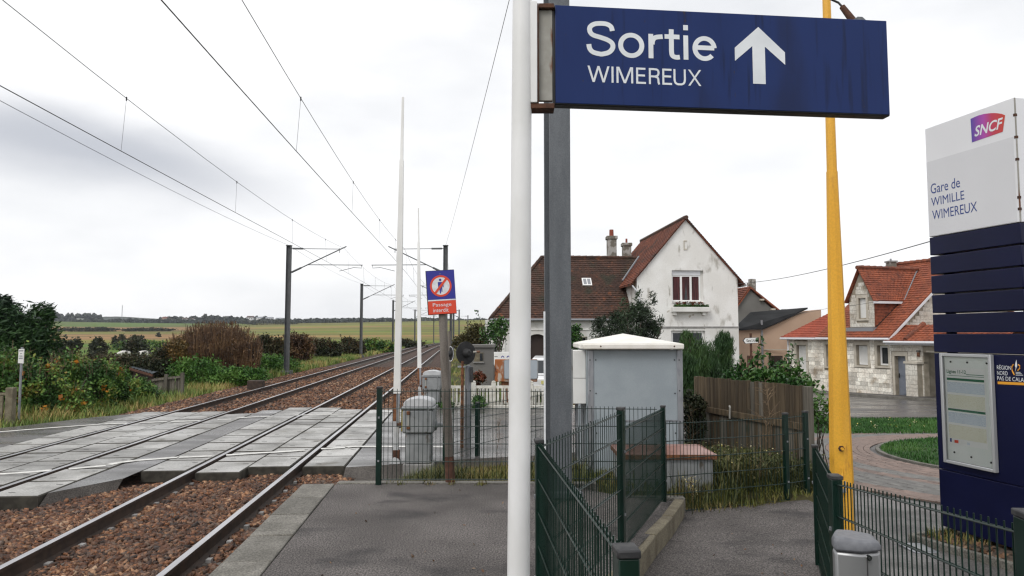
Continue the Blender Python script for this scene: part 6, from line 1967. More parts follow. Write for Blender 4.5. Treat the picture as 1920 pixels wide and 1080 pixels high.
# local axes: x = along the eave wall away from us, y = into the house, z up.  (left handed on purpose: faces are double sided)
sh_ = thing("stone_house", "pale stone house with bright orange tiled roof, stone dormer and grey blue door", "house", (19, 35, -1.2))
ZB, ZE = -1.75, 1.68
LM, LT = 4.4, 6.95            # main block, total length
PT = 0.80                     # roof pitch
b = MB(SX)
fops = [(0.14, 0.80, 0.22, 1.18), (1.36, 2.10, 0.20, 1.18), (3.55, 4.15, 0.05, 1.18), (5.62, 6.40, -0.35, 1.12)]
wall_open(b, LT, ZB, lambda x: ZE, fops, reveal=0.22)
b.poly([(0, 0, ZB), (0, 9.2, ZB), (0, 9.2, ZE), (0, 4.6, ZE + 4.6 * PT), (0, 0, ZE)])
b.poly([(LM, 0, ZE), (LM, 9.2, ZE), (LM, 4.6, ZE + 4.6 * PT)])
b.poly([(LT, 0, ZB), (LT, 6, ZB), (LT, 6, ZE), (LT, 0, ZE)])
b.poly([(0, 9.2, ZB), (LM, 9.2, ZB), (LM, 9.2, ZE), (0, 9.2, ZE)])
b.build("wall", m_mortar, sh_)
for i, (x0, x1, z0, z1) in enumerate(fops):
    if i == 0: window(sh_, SX, x0 + 0.02, x1 - 0.02, z0 + 0.02, z1 - 0.01, 0.21, m_pvc, m_glass, fw=0.08)
    else: window(sh_, SX, x0 + 0.02, x1 - 0.02, z0 + 0.02, z1 - 0.02, 0.20, m_pvc, m_shut, fw=0.03)
    su = MB(SX)
    su.bb(x0 - 0.14, x0 - 0.002, -0.045, -0.001, z0 - 0.02, z1 + 0.02); su.bb(x1 + 0.002, x1 + 0.14, -0.045, -0.001, z0 - 0.02, z1 + 0.02)
    su.bb(x0 - 0.14, x1 + 0.14, -0.046, -0.001, z1 + 0.021, z1 + 0.24)
    su.build("window_surround", m_trimst, sh_)
    MB(SX).bb(x0 - 0.12, x1 + 0.12, -0.09, -0.001, z0 - 0.10, z0 - 0.021).build("window_sill", m_trimst, sh_)
st_m = mesh_of(MB().bb(0, 1, -0.04, 0.0, 0, 1), m_stone, "stone_block")
def stone_fill(u0, u1, z0, z1, ops, ok, place, limit, store):
    """irregular courses; place(u,z,w,h) -> matrix"""
    z = z0; k = 0
    while z < z1 - 0.04:
        h = min(random.choice((0.16, 0.20, 0.20, 0.24)), z1 - z)
        u = u0 - random.uniform(0, 0.2)
        while u < u1:
            w = random.choice((0.24, 0.32, 0.40, 0.46))
            a, c = max(u, u0), min(u + w, u1)
            u += w
            if c - a < 0.06: continue
            if any(a < o[1] + 0.14 and c > o[0] - 0.14 and z < o[3] + 0.24 and z + h > o[2] - 0.1 for o in ops):
                # trim to the surround
                for o in ops:
                    if z < o[3] + 0.24 and z + h > o[2] - 0.1:
                        if a < o[0] - 0.14 < c: c = o[0] - 0.142
                        elif a < o[1] + 0.14 < c: a = o[1] + 0.142
                if c - a < 0.06 or any(a < o[1] + 0.13 and c > o[0] - 0.13 and z < o[3] + 0.24 and z + h > o[2] - 0.1 for o in ops): continue
            if not ok(a, c, z, z + h): continue
            store.append(place(a + 0.006, z + 0.006, c - a - 0.012, h - 0.012, random.uniform(0.7, 1.2)))
        z += h
S_main, S_rest = [], []
pf1 = lambda u, z, w, h, d: SX @ Matrix.Translation((u, 0, z)) @ Matrix.Diagonal((w, d, h, 1))
stone_fill(0, LT, ZB + 0.1, ZE - 0.05, fops, lambda *a: True, pf1, 0, S_main)
# gable side: local y runs along the wall
GM = lambda u, z, w, h, d: SX @ Matrix.Translation((0, u, z)) @ Matrix(((0, 1, 0, 0), (1, 0, 0, 0), (0, 0, 1, 0), (0, 0, 0, 1))) @ Matrix.Diagonal((w, d, h, 1))
stone_fill(0.02, 9.0, 1.1, ZE + 4.5 * PT, [], lambda a, c, z, zt: zt < ZE + PT * min(a, 9.2 - c) - 0.02, GM, 0, S_rest)
# roof
rf = MB(SX)
OV = 0.32
ze = ZE - OV * PT + 0.06
def rplane(x, y): return (x, y, ZE + 0.07 + PT * y)
rf.prism([(-0.2, -OV, ze), (LM + 0.1, -OV, ze), (LM + 0.1, 4.6, ZE + 4.6 * PT + 0.07), (-0.2, 4.6, ZE + 4.6 * PT + 0.07)], (0, 0, 0.1))
rf.prism([(-0.2, 9.2 + OV, ze), (LM + 0.1, 9.2 + OV, ze), (LM + 0.1, 4.6, ZE + 4.6 * PT + 0.07), (-0.2, 4.6, ZE + 4.6 * PT + 0.07)], (0, 0, 0.1))
sroof = rf.build("roof", m_tileorg, sh_)
tt = MB(SX); tile_rows(tt, (-0.2, -OV, ze + 0.1), (LM + 0.1, -OV, ze + 0.1), (-0.2, 4.6, ZE + 4.6 * PT + 0.17), (LM + 0.1, 4.6, ZE + 4.6 * PT + 0.17), 33, 26, 0.03, 0.022)
tt.build("roof_tiles", m_tileorg, sroof, kind="stuff")
rg = MB(SX)
for k in range(12): rg.tube([(-0.2 + k * 0.38, 4.6, ZE + 4.6 * PT + 0.2), (0.2 + k * 0.38, 4.6, ZE + 4.6 * PT + 0.22)], [0.11, 0.13], 8)
rg.build("ridge_tiles", m_tilered, sroof, kind="stuff")
# verge board and gutters
MB(SX).bar((-0.22, -OV, ze - 0.02), (-0.22, 4.6, ZE + 4.6 * PT + 0.06), 0.03, 0.11).build("verge_board", m_gutter, sh_)
MB(SX).tube([(-0.25, -OV - 0.06, ze + 0.02), (LM + 0.1, -OV - 0.06, ze + 0.02)], 0.06, 8).build("gutter", m_gutter, sh_)
MB(SX).tube([(LM + 0.12, -OV - 0.06, ze + 0.01), (LT + 0.3, -OV - 0.06, ze + 0.01)], 0.06, 8).build("gutter", m_gutter, sh_)
MB(SX).tube([(-0.2, -OV - 0.06, ze - 0.04), (-0.2, -OV + 0.05, ze - 0.22), (-0.05, -0.05, ze - 0.27), (-0.06, 0.3, ze - 0.32)], 0.045, 8).build("drain_pipe", m_gutter, sh_)
MB(SX).tube([(LT + 0.02, -0.1, ze), (LT + 0.02, -0.1, ZB)], 0.05, 8).build("drain_pipe", m_gutter, sh_)
# lower part of the roof
LR = 2.9
rzl = at(1530, 588, 40.5).z
rf = MB(SX)
Q0, Q1, Q2, Q3 = V((LM + 0.1, -OV, ze)), V((LT + 0.35, -OV, ze)), V((LT - 1.0, 2.2, rzl)), V((LM + 0.1, 2.2, rzl))
rf.prism([Q0, Q1, Q2, Q3], (0, 0, 0.08)); rf.prism([Q3, Q2, (LT + 0.35, 5.0, ze), (LM + 0.1, 5.0, ze)], (0, 0, 0.08)); rf.poly([Q1 + V((0, 0, .08)), (LT + 0.35, 5.0, ze + .08), Q2 + V((0, 0, .08))])
lroof = rf.build("lower_roof", m_tilesalmon, sh_)
tt = MB(SX); tile_rows(tt, Q0 + V((0, 0, .085)), Q1 + V((0, 0, .085)), Q3 + V((0, 0, .085)), Q2 + V((0, 0, .085)), 15, 16, 0.03, 0.02)
tt.build("roof_tiles", m_tilesalmon, lroof, kind="stuff")
# dormer
D0, D1, DY = 1.10, 2.66, 0.22
dzb, dze, dza = 2.05, 3.55, 4.95
dm = (D0 + D1) / 2
b = MB(SX)
dtop = lambda x: dze + (dza - dze) * (1 - abs(x - dm) / (dm - D0))
Xd = SX @ Matrix.Translation((D0, DY, 0))
bd = MB(Xd)
wall_open(bd, D1 - D0, dzb, lambda x: dtop(x + D0), [(0.50, 0.98, 2.55, 3.55)], apex=dm - D0, reveal=0.14)
dorm = bd.build("dormer", m_mortar, sh_)
window(dorm, Xd, 0.51, 0.97, 2.56, 3.54, 0.13, m_pvc, m_shut, fw=0.03) if False else None
MB(Xd).bb(0.505, 0.975, 0.10, 0.13, 2.555, 3.545).build("shutter", m_shut, dorm)
su = MB(Xd); su.bb(0.38, 0.498, -0.03, -0.001, 2.5, 3.55); su.bb(0.982, 1.10, -0.03, -0.001, 2.5, 3.55); su.bb(0.38, 1.10, -0.031, -0.001, 3.551, 3.72); su.bb(0.34, 1.14, -0.06, -0.001, 2.42, 2.499)
su.build("window_surround", m_trimst, dorm)
pfd = lambda u, z, w, h, d: Xd @ Matrix.Translation((u, 0, z)) @ Matrix.Diagonal((w, d * 0.7, h, 1))
stone_fill(0.0, D1 - D0, dzb + 0.05, dza, [(0.51, 0.97, 2.55, 3.48)], lambda a, c, z, zt: zt < min(dtop(a + D0), dtop(c + D0)) - 0.03, pfd, 0, S_rest)
# cheek facing us, hung with tiles
ck = MB(SX)
yk = (dze - ZE - 0.17) / PT
ck.prism([(D0 + 0.001, DY, dzb), (D0 + 0.001, yk, dze), (D0 + 0.001, DY, dze)], (0.06, 0, 0))
ck.build("dormer_cheek", m_tileorg, dorm)
tt = MB(SX)
for k in range(10):
    z0, z1 = dzb + (dze - dzb) * k / 10, dzb + (dze - dzb) * (k + 1) / 10
    y1_ = DY + (yk - DY) * (k + 0.3) / 10
    tt.add([(D0 - 0.035, DY + 0.02, z0), (D0 - 0.035, y1_, z0), (D0 - 0.003, y1_, z1), (D0 - 0.003, DY + 0.02, z1), (D0, DY + 0.02, z0), (D0, y1_, z0)], [(0, 1, 2, 3), (0, 4, 5, 1)])
tt.build("cheek_tiles", m_tileorg, dorm, kind="stuff")
yrg = (dza - ZE - 0.15) / PT
rf = MB(SX)
for s in (-1, 1):
    xe_ = dm + s * (dm - D0 + 0.16)
    zee = dze - 0.16 * (dza - dze) / (dm - D0) + 0.06
    rf.prism([(xe_, DY - 0.2, zee), (dm, DY - 0.2, dza + 0.06), (dm, yrg, dza + 0.06), (xe_, (zee - ZE - 0.1) / PT, zee)], (0, 0, 0.07))
droof = rf.build("dormer_roof", m_tileorg, sh_)
tt = MB(SX)
xe_ = dm - (dm - D0 + 0.16)
tile_rows(tt, (xe_, DY - 0.22, zee + 0.07), (xe_, (zee - ZE - 0.1) / PT, zee + 0.07), (dm, DY - 0.22, dza + 0.135), (dm, yrg, dza + 0.135), 15, 14, 0.03, 0.02)
tt.build("roof_tiles", m_tileorg, droof, kind="stuff")
rg = MB(SX)
nk = 10
for k in range(nk):
    ya, yb = DY - 0.25 + (yrg - DY + 0.25) * k / nk, DY - 0.25 + (yrg - DY + 0.25) * (k + 1.1) / nk
    rg.tube([(dm, ya, dza + 0.14), (dm, yb, dza + 0.16)], [0.10, 0.115], 8)
rg.build("ridge_tiles", m_tilered, droof, kind="stuff")
MB(SX).bb(xe_ - 0.05, xe_ + 0.03, DY - 0.2, (zee - ZE - 0.2) / PT, zee - 0.08, zee + 0.03).build("dormer_fascia", m_gutter, droof)
MB(SX).bar((xe_ + 0.02, (zee - ZE - 0.1) / PT + 0.02, zee + 0.12), (dm, yrg + 0.02, dza + 0.14), 0.10, 0.05).build("flashing", m_zinc, droof)
MB(SX).bb(D0 - 0.1, D1 + 0.1, -0.02, DY - 0.01, ZE + 0.2, dzb + 0.02).build("dormer_apron", m_zinc, dorm)
MB(SX).bar((D0 - 0.05, DY, dzb + 0.02), (D0 - 0.05, yk, dze), 0.05, 0.03).build("flashing", m_slot, dorm)
# chimney
p = at(1674, 492, 37.2)
MB().bb(p.x - 0.17, p.x + 0.2, 37.2, 37.6, 4.0, p.z + 0.02).build("chimney", m_brickch, sroof)
MB().bb(p.x - 0.22, p.x + 0.25, 37.15, 37.65, p.z + 0.021, p.z + 0.1).build("chimney_cap", m_concgrey, sroof)
MB().tube([(p.x, 37.4, p.z + 0.1), (p.x, 37.4, p.z + 0.22)], 0.05, 8).build("chimney_pot", m_zinc, sroof)
# annex with door, pillar and garage mouth: carries the eave wall on towards the road
AXL = SX @ Matrix.Translation((0, -0.05, 0)) @ Matrix(((-1, 0, 0, 0), (0, 1, 0, 0), (0, 0, 1, 0), (0, 0, 0, 1)))
# in this frame x runs along the annex front, y into the house
AZE = 1.30
b = MB(AXL)
aops = [(0.24, 0.86, ZB + 0.5, 0.72), (1.80, 4.6, ZB + 0.4, 0.92)]
wall_open(b, 5.2, ZB, lambda x: AZE, aops, reveal=0.30)
an = b.build("annex_wall", m_mortar, sh_)
dr_ = MB(AXL).bb(0.25, 0.85, 0.2, 0.26, -1.18, 0.71).build("door", m_doorblue, sh_)
for (z0, z1) in ((-1.05, -0.35), (-0.2, 0.6)):
    MB(AXL).bb(0.33, 0.77, 0.185, 0.199, z0, z1).build("door_panel", m_doorblue, dr_)
MB(AXL).bb(0.29, 0.33, 0.15, 0.184, -0.3, -0.1).build("handle", m_black, dr_)
MB(AXL).bb(0.20, 0.90, -0.06, 0.25, -1.3, -1.182).build("door_step", m_trimst, sh_)
su = MB(AXL); su.bb(0.13, 0.238, -0.03, -0.001, -1.2, 0.72); su.bb(0.862, 0.97, -0.03, -0.001, -1.2, 0.72); su.bb(0.13, 0.97, -0.031, -0.001, 0.721, 0.92)
su.build("door_surround", m_trimst, sh_)
MB(AXL).bb(1.94, 4.62, 0.5, 0.6, ZB, 1.0).build("garage_back", m_cement, sh_)
MB(AXL).bb(2.15, 4.5, 0.42, 0.48, ZB + 0.3, 0.0).build("garage_door", m_doorgrn, sh_)
MB(AXL).bb(1.95, 4.6, -0.02, 0.1, 0.925, 1.0).build("lintel", m_trimst, sh_)
pfa = lambda u, z, w, h, d: AXL @ Matrix.Translation((u, 0, z)) @ Matrix.Diagonal((w, d, h, 1))
stone_fill(0.0, 1.80, ZB + 0.1, AZE - 0.05, [(0.24, 0.86, ZB, 0.70)], lambda *a: True, pfa, 0, S_rest)
# gate pillar
pl0 = AXL @ Matrix.Translation((1.12, -0.32, 0))
MB(pl0).bb(0, 0.62, 0, 0.5, ZB, 0.40).build("gate_pillar", m_mortar, sh_)
MB(pl0).bb(-0.06, 0.68, -0.06, 0.56, 0.401, 0.50).build("pillar_cap", m_trimst, sh_)
pfp = lambda u, z, w, h, d: pl0 @ Matrix.Translation((u, 0, z)) @ Matrix.Diagonal((w, d * 0.6, h, 1))
stone_fill(0.0, 0.62, ZB + 0.1, 0.39, [], lambda *a: True, pfp, 0, S_rest)
MB(AXL).tube([(1.62, -0.1, 0.72), (1.62, -0.1, 0.92)], 0.06, 8).build("wall_lantern", m_copedge, sh_)
MB(AXL).bb(1.55, 1.70, -0.15, -0.01, 0.95, 1.0).build("lantern_bracket", m_black, sh_)
rf = MB(AXL)
rf.prism([(0.02, -0.35, AZE + 0.05), (5.6, -0.35, AZE + 0.05), (5.6, 0.95, AZE + 0.80), (0.02, 0.95, AZE + 0.80)], (0, 0, 0.06))
rf.prism([(0.02, 3.5, AZE + 0.05), (5.6, 3.5, AZE + 0.05), (5.6, 0.95, AZE + 0.80), (0.02, 0.95, AZE + 0.80)], (0, 0, 0.06))
aroof = rf.build("annex_roof", m_tileorg, sh_)
tt = MB(AXL); tile_rows(tt, (0.02, -0.37, AZE + 0.115), (5.6, -0.37, AZE + 0.115), (0.02, 0.95, AZE + 0.865), (5.6, 0.95, AZE + 0.865), 9, 24, 0.03, 0.02)
tt.build("roof_tiles", m_tileorg, aroof, kind="stuff")
MB(AXL).tube([(1.15, -0.30, AZE + 0.17), (1.05, 0.95, AZE + 0.92)], 0.12, 8).build("hip_tiles", m_tilered, aroof)
MB(AXL).tube([(0.05, -0.42, AZE + 0.06), (5.6, -0.42, AZE + 0.06)], 0.06, 8).build("gutter", m_gutter, sh_)
MB(AXL).bb(0.02, 5.4, -0.3, 0.0, AZE - 0.06, AZE - 0.002).build("soffit", m_gutter, sh_)
random.shuffle(S_main)
for Mx in S_main[:290]: piece("stone_block", st_m, sh_, Mx)
b = MB()
for Mx in S_main[290:] + S_rest:
    b.X = Mx; b.bb(0, 1, -0.04, 0.0, 0, 1)
b.build("stone_blocks", m_stone, sh_, kind="stuff")

# telephone wires
hw = GX @ V((GW, 0, 4.7))
cable("black telephone wire from the white house up over the stone house", [hw, at(1743, 453, 16), at(2100, 330, 9)], 0.012, 0.2, "telephone_wire")
cable("thin telephone wire low over the beige outbuilding roof", [at(1478, 590, 50), at(1562, 576, 34), at(1660, 562, 32)], 0.008, 0.05, "telephone_wire")
# direction sign
YD = 30.0
ds = thing("direction_sign", "white arrow shaped road sign reading Gare S.N.C.F on a dark brown post", "sign", (at(1408, 650, YD).x, YD, -1.2))
MB().tube([(at(1408, 650, YD).x, YD, -1.3), (at(1408, 650, YD).x, YD, at(1408, 625, YD).z)], 0.05, 10).build("post", m_rustdk, ds)
MB().bb(at(1403, 650, YD).x, at(1413, 650, YD).x, YD + 0.06, YD + 0.2, -1.3, at(1408, 667, YD).z).build("post_socket", m_rustdk, ds)
aw = [at(x, y, YD - 0.07) for x, y in ((1393, 638.5), (1397, 633.5), (1423, 632.5), (1423, 643), (1397, 644.5))]
MB().prism(aw, (0, 0.03, 0)).build("arrow_panel", m_black, ds)
cen = sum(aw, V()) / 5
MB().prism([cen + (p - cen) * 0.9 + V((0, -0.004, 0)) for p in aw], (0, 0.003, 0)).build("arrow_face", m_white, ds)
text_mesh("Gare S.N.C.F", "lettering", m_black, ds, at(1399.5, 636, YD - 0.075), (1, 0, 0), (0, 0, -1), 22 * YD / F, 5.2 * YD / F, 0.002, bold=0.015)

# ---------------------------------------------------------------- white parked car seen from behind
ca = thing("parked_car", "white hatchback parked behind the picket fence, seen from the rear", "car", (at(1030, 700, 22.5).x, 24, -0.5))
x0c = at(1030, 700, 22.5).x
CXm = Matrix.Translation((x0c, 22.5, -0.5)) @ Matrix.Rotation(math.radians(-8), 4, "Z")
def loft(rings, name, mat, bev=0.0):
    b = MB(CXm); k = len(rings[0])
    for r in rings: b.v += [tuple(CXm @ V(p)) for p in r]
    for j in range(len(rings) - 1):
        for i in range(k): b.f.append((j * k + i, j * k + (i + 1) % k, (j + 1) * k + (i + 1) % k, (j + 1) * k + i))
    b.f += [tuple(range(k))[::-1], tuple((len(rings) - 1) * k + i for i in range(k))]
    b.X = None
    return b.build(name, mat, ca, bevel=bev)
def ringc(y, w, z0, z1, tw): return [(-w, y, z0), (w, y, z0), (w * 1.02, y, (z0 + z1) / 2), (tw, y, z1), (-tw, y, z1), (-w * 1.02, y, (z0 + z1) / 2)]
loft([ringc(0.0, 0.74, 0.32, 0.80, 0.70), ringc(0.12, 0.83, 0.24, 0.88, 0.79), ringc(1.2, 0.85, 0.2, 0.90, 0.80), ringc(3.0, 0.85, 0.2, 0.88, 0.80), ringc(3.8, 0.80, 0.25, 0.75, 0.70)], "body", m_car, 0.05)
loft([[(-0.79, 0.14, 0.89), (0.79, 0.14, 0.89), (0.60, 0.55, 1.44), (-0.60, 0.55, 1.44)], [(-0.80, 1.4, 0.905), (0.80, 1.4, 0.905), (0.62, 1.4, 1.49), (-0.62, 1.4, 1.49)], [(-0.80, 2.9, 0.89), (0.80, 2.9, 0.89), (0.58, 2.1, 1.42), (-0.58, 2.1, 1.42)]], "cabin", m_car, 0.04)
MB(CXm).poly([(-0.66, 0.185, 0.96), (0.66, 0.185, 0.96), (0.53, 0.475, 1.36), (-0.53, 0.475, 1.36)]).build("rear_window", m_glass, ca)
for s in (-1, 1):
    MB(CXm).poly([(s * 0.80, 0.55, 0.95), (s * 0.805, 2.4, 0.95), (s * 0.64, 2.0, 1.38), (s * 0.64, 0.75, 1.38)]).build("side_window", m_glass, ca)
    MB(CXm).prism([(s * 0.60, 0.02, 0.62), (s * 0.80, 0.04, 0.60), (s * 0.80, 0.10, 0.95), (s * 0.68, 0.10, 0.97), (s * 0.62, 0.05, 0.80)], (0, 0.06, 0)).build("tail_lamp", m_redlamp, ca)
    for y in (0.75, 3.1):
        w = MB(CXm).tube([(s * 0.70, y, 0.3), (s * 0.86, y, 0.3)], 0.3, 18).build("wheel", m_tyre, ca)
        MB(CXm).tube([(s * 0.861, y, 0.3), (s * 0.868, y, 0.3)], 0.18, 14).build("rim", m_alu, w)
MB(CXm).bb(-0.80, 0.80, -0.06, 0.05, 0.34, 0.56).build("bumper", m_car, ca, bevel=0.04)
MB(CXm).bb(-0.26, 0.26, -0.075, -0.062, 0.62, 0.73).build("number_plate", m_plate, ca)
# ---------------------------------------------------------------- vegetation
def unit(v): return v / np.maximum(1e-9, np.linalg.norm(v, axis=1))[:, None]

def leaf_quads(C, size, aspect=0.55, up=0.25, droop=0.0, axis_bias=None):
    """one folded-looking diamond leaf per centre"""
    n_ = len(C)
    a = rng.normal(size=(n_, 3))
    if axis_bias is not None: a = a * axis_bias[1] + np.array(axis_bias[0])
    a[:, 2] -= droop
    a = unit(a)
    r = rng.normal(size=(n_, 3)); r[:, 2] += up * 3
    b = unit(np.cross(a, r))
    s = size * (0.6 + 0.8 * rng.random(n_))
    a, b = a * s[:, None] * 0.5, b * (s * aspect)[:, None] * 0.5
    Vt = np.stack([C - a, C + b - a * 0.1, C + a, C - b - a * 0.1], 1).reshape(-1, 3)
    Q = np.arange(n_ * 4).reshape(-1, 4)
    return Vt, Q

def crown_points(ells, n_, clump=0.22, per=26, shell=0.55):
    vol = np.array([e[1][0] * e[1][1] + e[1][0] * e[1][2] + e[1][1] * e[1][2] for e in ells]); vol = vol / vol.sum()
    out_ = []
    for (c, r), f in zip(ells, vol):
        m = max(4, int(n_ * f / per))
        d = unit(rng.normal(size=(m, 3)))
        q = (shell + (1 - shell) * rng.random(m) ** 0.6) * (0.86 + 0.3 * rng.random(m))
        K = d * q[:, None] * np.array(r)
        P = np.repeat(K, per, 0) + rng.normal(size=(m * per, 3)) * clump * np.minimum(np.array(r), np.array(r).mean()) * 0.9
        out_.append(P + np.array(c))
    return np.concatenate(out_)

def box_ell(px0, px1, y0, y1, Y, depth=0.7, dy=0.0):
    c = at((px0 + px1) / 2, (y0 + y1) / 2, Y + dy)
    k = (Y + dy) / F
    rx, rz = (px1 - px0) / 2 * k, (y1 - y0) / 2 * k
    return ((c.x, c.y, c.z), (rx, max(0.25, depth * rx), rz))

def stems(b, base, tops, r0=0.03):
    for t_ in tops:
        base_, t_ = V(base), V(t_)
        mid = base_.lerp(t_, 0.5) + V((random.uniform(-.1, .1), random.uniform(-.1, .1), 0)) * (t_ - base_).length * 0.4
        b.tube([base_, mid, t_], [r0, r0 * 0.6, r0 * 0.2], 5)

def plant(name, label, cat, ells, n_, size, mat, group=None, zbase=None, trunk=m_trunk, tr_r=0.05, nst=7, partname="foliage", kw=None, ckw=None, extra=(), twigs=0, twr=0.012, twm=None):
    bx_ = np.mean([e[0][0] for e in ells]); by_ = np.mean([e[0][1] for e in ells])
    zb_ = zbase if zbase is not None else ground(bx_, by_)
    p = thing(name, label, cat, (bx_, by_, zb_), group)
    P = crown_points(ells, n_, **(ckw or {}))
    P[:, 2] = np.maximum(P[:, 2], zb_ + 0.02)
    Vt, Q = leaf_quads(P, size, **(kw or {}))
    np_mesh(partname, Vt, Q, mat, p)
    for (m_, n2, s2, pn) in extra:
        P = crown_points(ells, n2, clump=0.10, per=7, shell=0.8)
        P[:, 2] = np.maximum(P[:, 2], zb_ + 0.1)
        Vt, Q = leaf_quads(P, s2, aspect=0.7)
        np_mesh(pn, Vt, Q, m_, p)
    if twigs:
        b = MB(); LC = []
        for _ in range(twigs):
            e = random.choice(ells)
            c0, r0 = V(e[0]), e[1]
            a = random.uniform(0, 6.283)
            st_ = c0 + V((math.cos(a) * r0[0] * 0.5, math.sin(a) * r0[1] * 0.5, random.uniform(-0.2, 0.3) * r0[2]))
            k_ = random.uniform(0.95, 1.3)
            en = c0 + V((math.cos(a) * r0[0] * random.uniform(0.3, 1.1), math.sin(a) * r0[1] * 0.9, r0[2] * k_ * random.uniform(0.7, 1.0)))
            mid = st_.lerp(en, 0.55) + V((0, 0, r0[2] * 0.18))
            b.tube([st_, mid, en], [twr, twr * 0.7, twr * 0.25], 4)
            s2 = mid.lerp(en, 0.3)
            b.tube([s2, s2 + V((random.uniform(-.3, .3) * r0[0], 0, random.uniform(0.1, 0.4) * r0[2]))], [twr * 0.5, twr * 0.2], 3)
            for _ in range(5): LC.append(tuple(mid.lerp(en, random.uniform(0.2, 1.0)) + V((random.gauss(0, size * .4), random.gauss(0, size * .4), random.gauss(0, size * .4)))))
        b.build("twigs", twm or m_twig, p, kind="stuff")
        np_mesh("twig_leaves", *leaf_quads(np.array(LC), size * 0.9), mat, p, kind="stuff")
    if nst:
        b = MB()
        for _ in range(nst):
            e = random.choice(ells)
            dd = V((random.uniform(-1, 1), random.uniform(-1, 1), random.uniform(0.1, 0.9)))
            t_ = V(e[0]) + V((dd.x * e[1][0], dd.y * e[1][1], dd.z * e[1][2])) * 0.8
            stems(b, (bx_ + random.uniform(-.2, .2), by_ + random.uniform(-.2, .2), zb_ - 0.1), [t_], tr_r)
        b.build("trunk" if cat == "tree" else "stems", trunk, p)
    return p

def blades(name, XYZ, h0, h1, w, lean, mat, kind="stuff", parent=None, label=None):
    n_ = len(XYZ)
    a = rng.random(n_) * 6.283
    h = h0 + (h1 - h0) * rng.random(n_) ** 1.4
    d = np.stack([np.cos(a), np.sin(a), np.zeros(n_)], 1)
    s = np.stack([-np.sin(a), np.cos(a), np.zeros(n_)], 1)
    l_ = lean * (0.3 + rng.random(n_))
    mid = XYZ + d * (h * l_ * 0.35)[:, None] + np.array([0, 0, 1]) * (h * 0.6)[:, None]
    tip = XYZ + d * (h * l_)[:, None] + np.array([0, 0, 1]) * h[:, None]
    ww = w * (0.6 + 0.7 * rng.random(n_))
    Vt = np.stack([XYZ - s * ww[:, None] / 2, XYZ + s * ww[:, None] / 2, mid + s * ww[:, None] * 0.35, tip, mid - s * ww[:, None] * 0.35], 1).reshape(-1, 3)
    k = np.arange(n_) * 5
    Q = np.stack([k, k + 1, k + 2, k, k + 2, k + 4, k + 4, k + 2, k + 3], 1).reshape(-1, 3)
    o = np_mesh(name, Vt, Q, mat, parent, kind=kind)
    if label: o["label"] = label
    return o

gvec = np.vectorize(ground)
surfBv = np.vectorize(surfB)
def scatter(n_, x0, x1, y0, y1, zf, keep=None, clump=0.0):
    if clump:
        m = max(1, n_ // 14)
        K = np.stack([x0 + (x1 - x0) * rng.random(m), y0 + (y1 - y0) * rng.random(m)], 1)
        P = np.repeat(K, 14, 0) + rng.normal(size=(m * 14, 2)) * clump
    else:
        P = np.stack([x0 + (x1 - x0) * rng.random(n_), y0 + (y1 - y0) * rng.random(n_)], 1)
    if keep is not None: P = P[keep(P[:, 0], P[:, 1])]
    return np.column_stack([P, zf(P[:, 0], P[:, 1])])
def farv(x): return np.interp(x, [p[0] for p in FAR], [p[1] for p in FAR])
def nearv(x): return np.interp(x, [p[0] for p in NEAR], [p[1] for p in NEAR])

# rough verge left of the tracks
blades("verge_grass", scatter(52000, -21, -9.2, 12, 30, gvec, lambda x, y: (x - xr_np(y) < -7.0) & (y > farv(x) + 0.15), 0.28), 0.12, 0.42, 0.022, 0.6, m_grassB)
blades("verge_grass", scatter(60000, -24, -9.5, 28, 75, gvec, lambda x, y: (x - xr_np(y) < -7.4) & (x - xr_np(y) > -13.5), 0.4), 0.18, 0.5, 0.04, 0.6, m_grassB)
blades("verge_grass", scatter(16000, -30, -12, 75, 190, gvec, lambda x, y: (x - xr_np(y) < -7.2) & (x - xr_np(y) > -12), 0.6), 0.25, 0.6, 0.1, 0.6, m_grassB)
blades("verge_grass", scatter(9000, -9, 6, 21.2, 60, gvec, lambda x, y: (x - xr_np(y) > 1.4) & (y > farv(x) + 0.5) & (x - xr_np(y) < 9), 0.3), 0.08, 0.28, 0.03, 0.6, m_grassB)
# strip inside the end fence
blades("strip_grass", scatter(17000, -1.9, 3.0, 8.25, 12.2, gvec, lambda x, y: (y < nearv(x) - 0.35) & (x > -1.75 + (y - 8.3) * 0.12), 0.09), 0.04, 0.16, 0.012, 0.7, m_grassC)
blades("strip_grass", scatter(2600, -2.0, -0.6, 8.25, 9.6, gvec, None, 0.06), 0.06, 0.26, 0.014, 0.7, m_weed)
# weedy corner
blades("weeds", scatter(6500, 2.6, 4.4, 8.3, 11.6, gvec, lambda x, y: (y > 8.25 + 0.43 * (x - 1.75)) & (x > 2.55) & (x < 4.25), 0.14), 0.10, 0.50, 0.016, 0.7, m_weed)
blades("weeds", scatter(2500, 0.2, 2.6, 8.25, 10.3, gvec, lambda x, y: (y < 8.7) | (x < 1.0), 0.12), 0.06, 0.35, 0.014, 0.7, m_weed)
P = scatter(130, 2.6, 4.2, 8.6, 10.4, gvec, lambda x, y: y > 8.5 + 0.43 * (x - 1.75)); P[:, 2] += 0.15 + 0.4 * rng.random(len(P))
np_mesh("wild_flowers", *leaf_quads(P, 0.022, aspect=0.8), m_flower, kind="stuff")
P = np.repeat(scatter(460, 2.55, 4.3, 8.4, 11.0, gvec, lambda x, y: y > 8.4 + 0.43 * (x - 1.75)), 16, 0); P = P + rng.normal(size=P.shape) * 0.08; P[:, 2] += 0.05 + 0.3 * rng.random(len(P))
np_mesh("weed_leaves", *leaf_quads(P, 0.06), m_weed, kind="stuff")
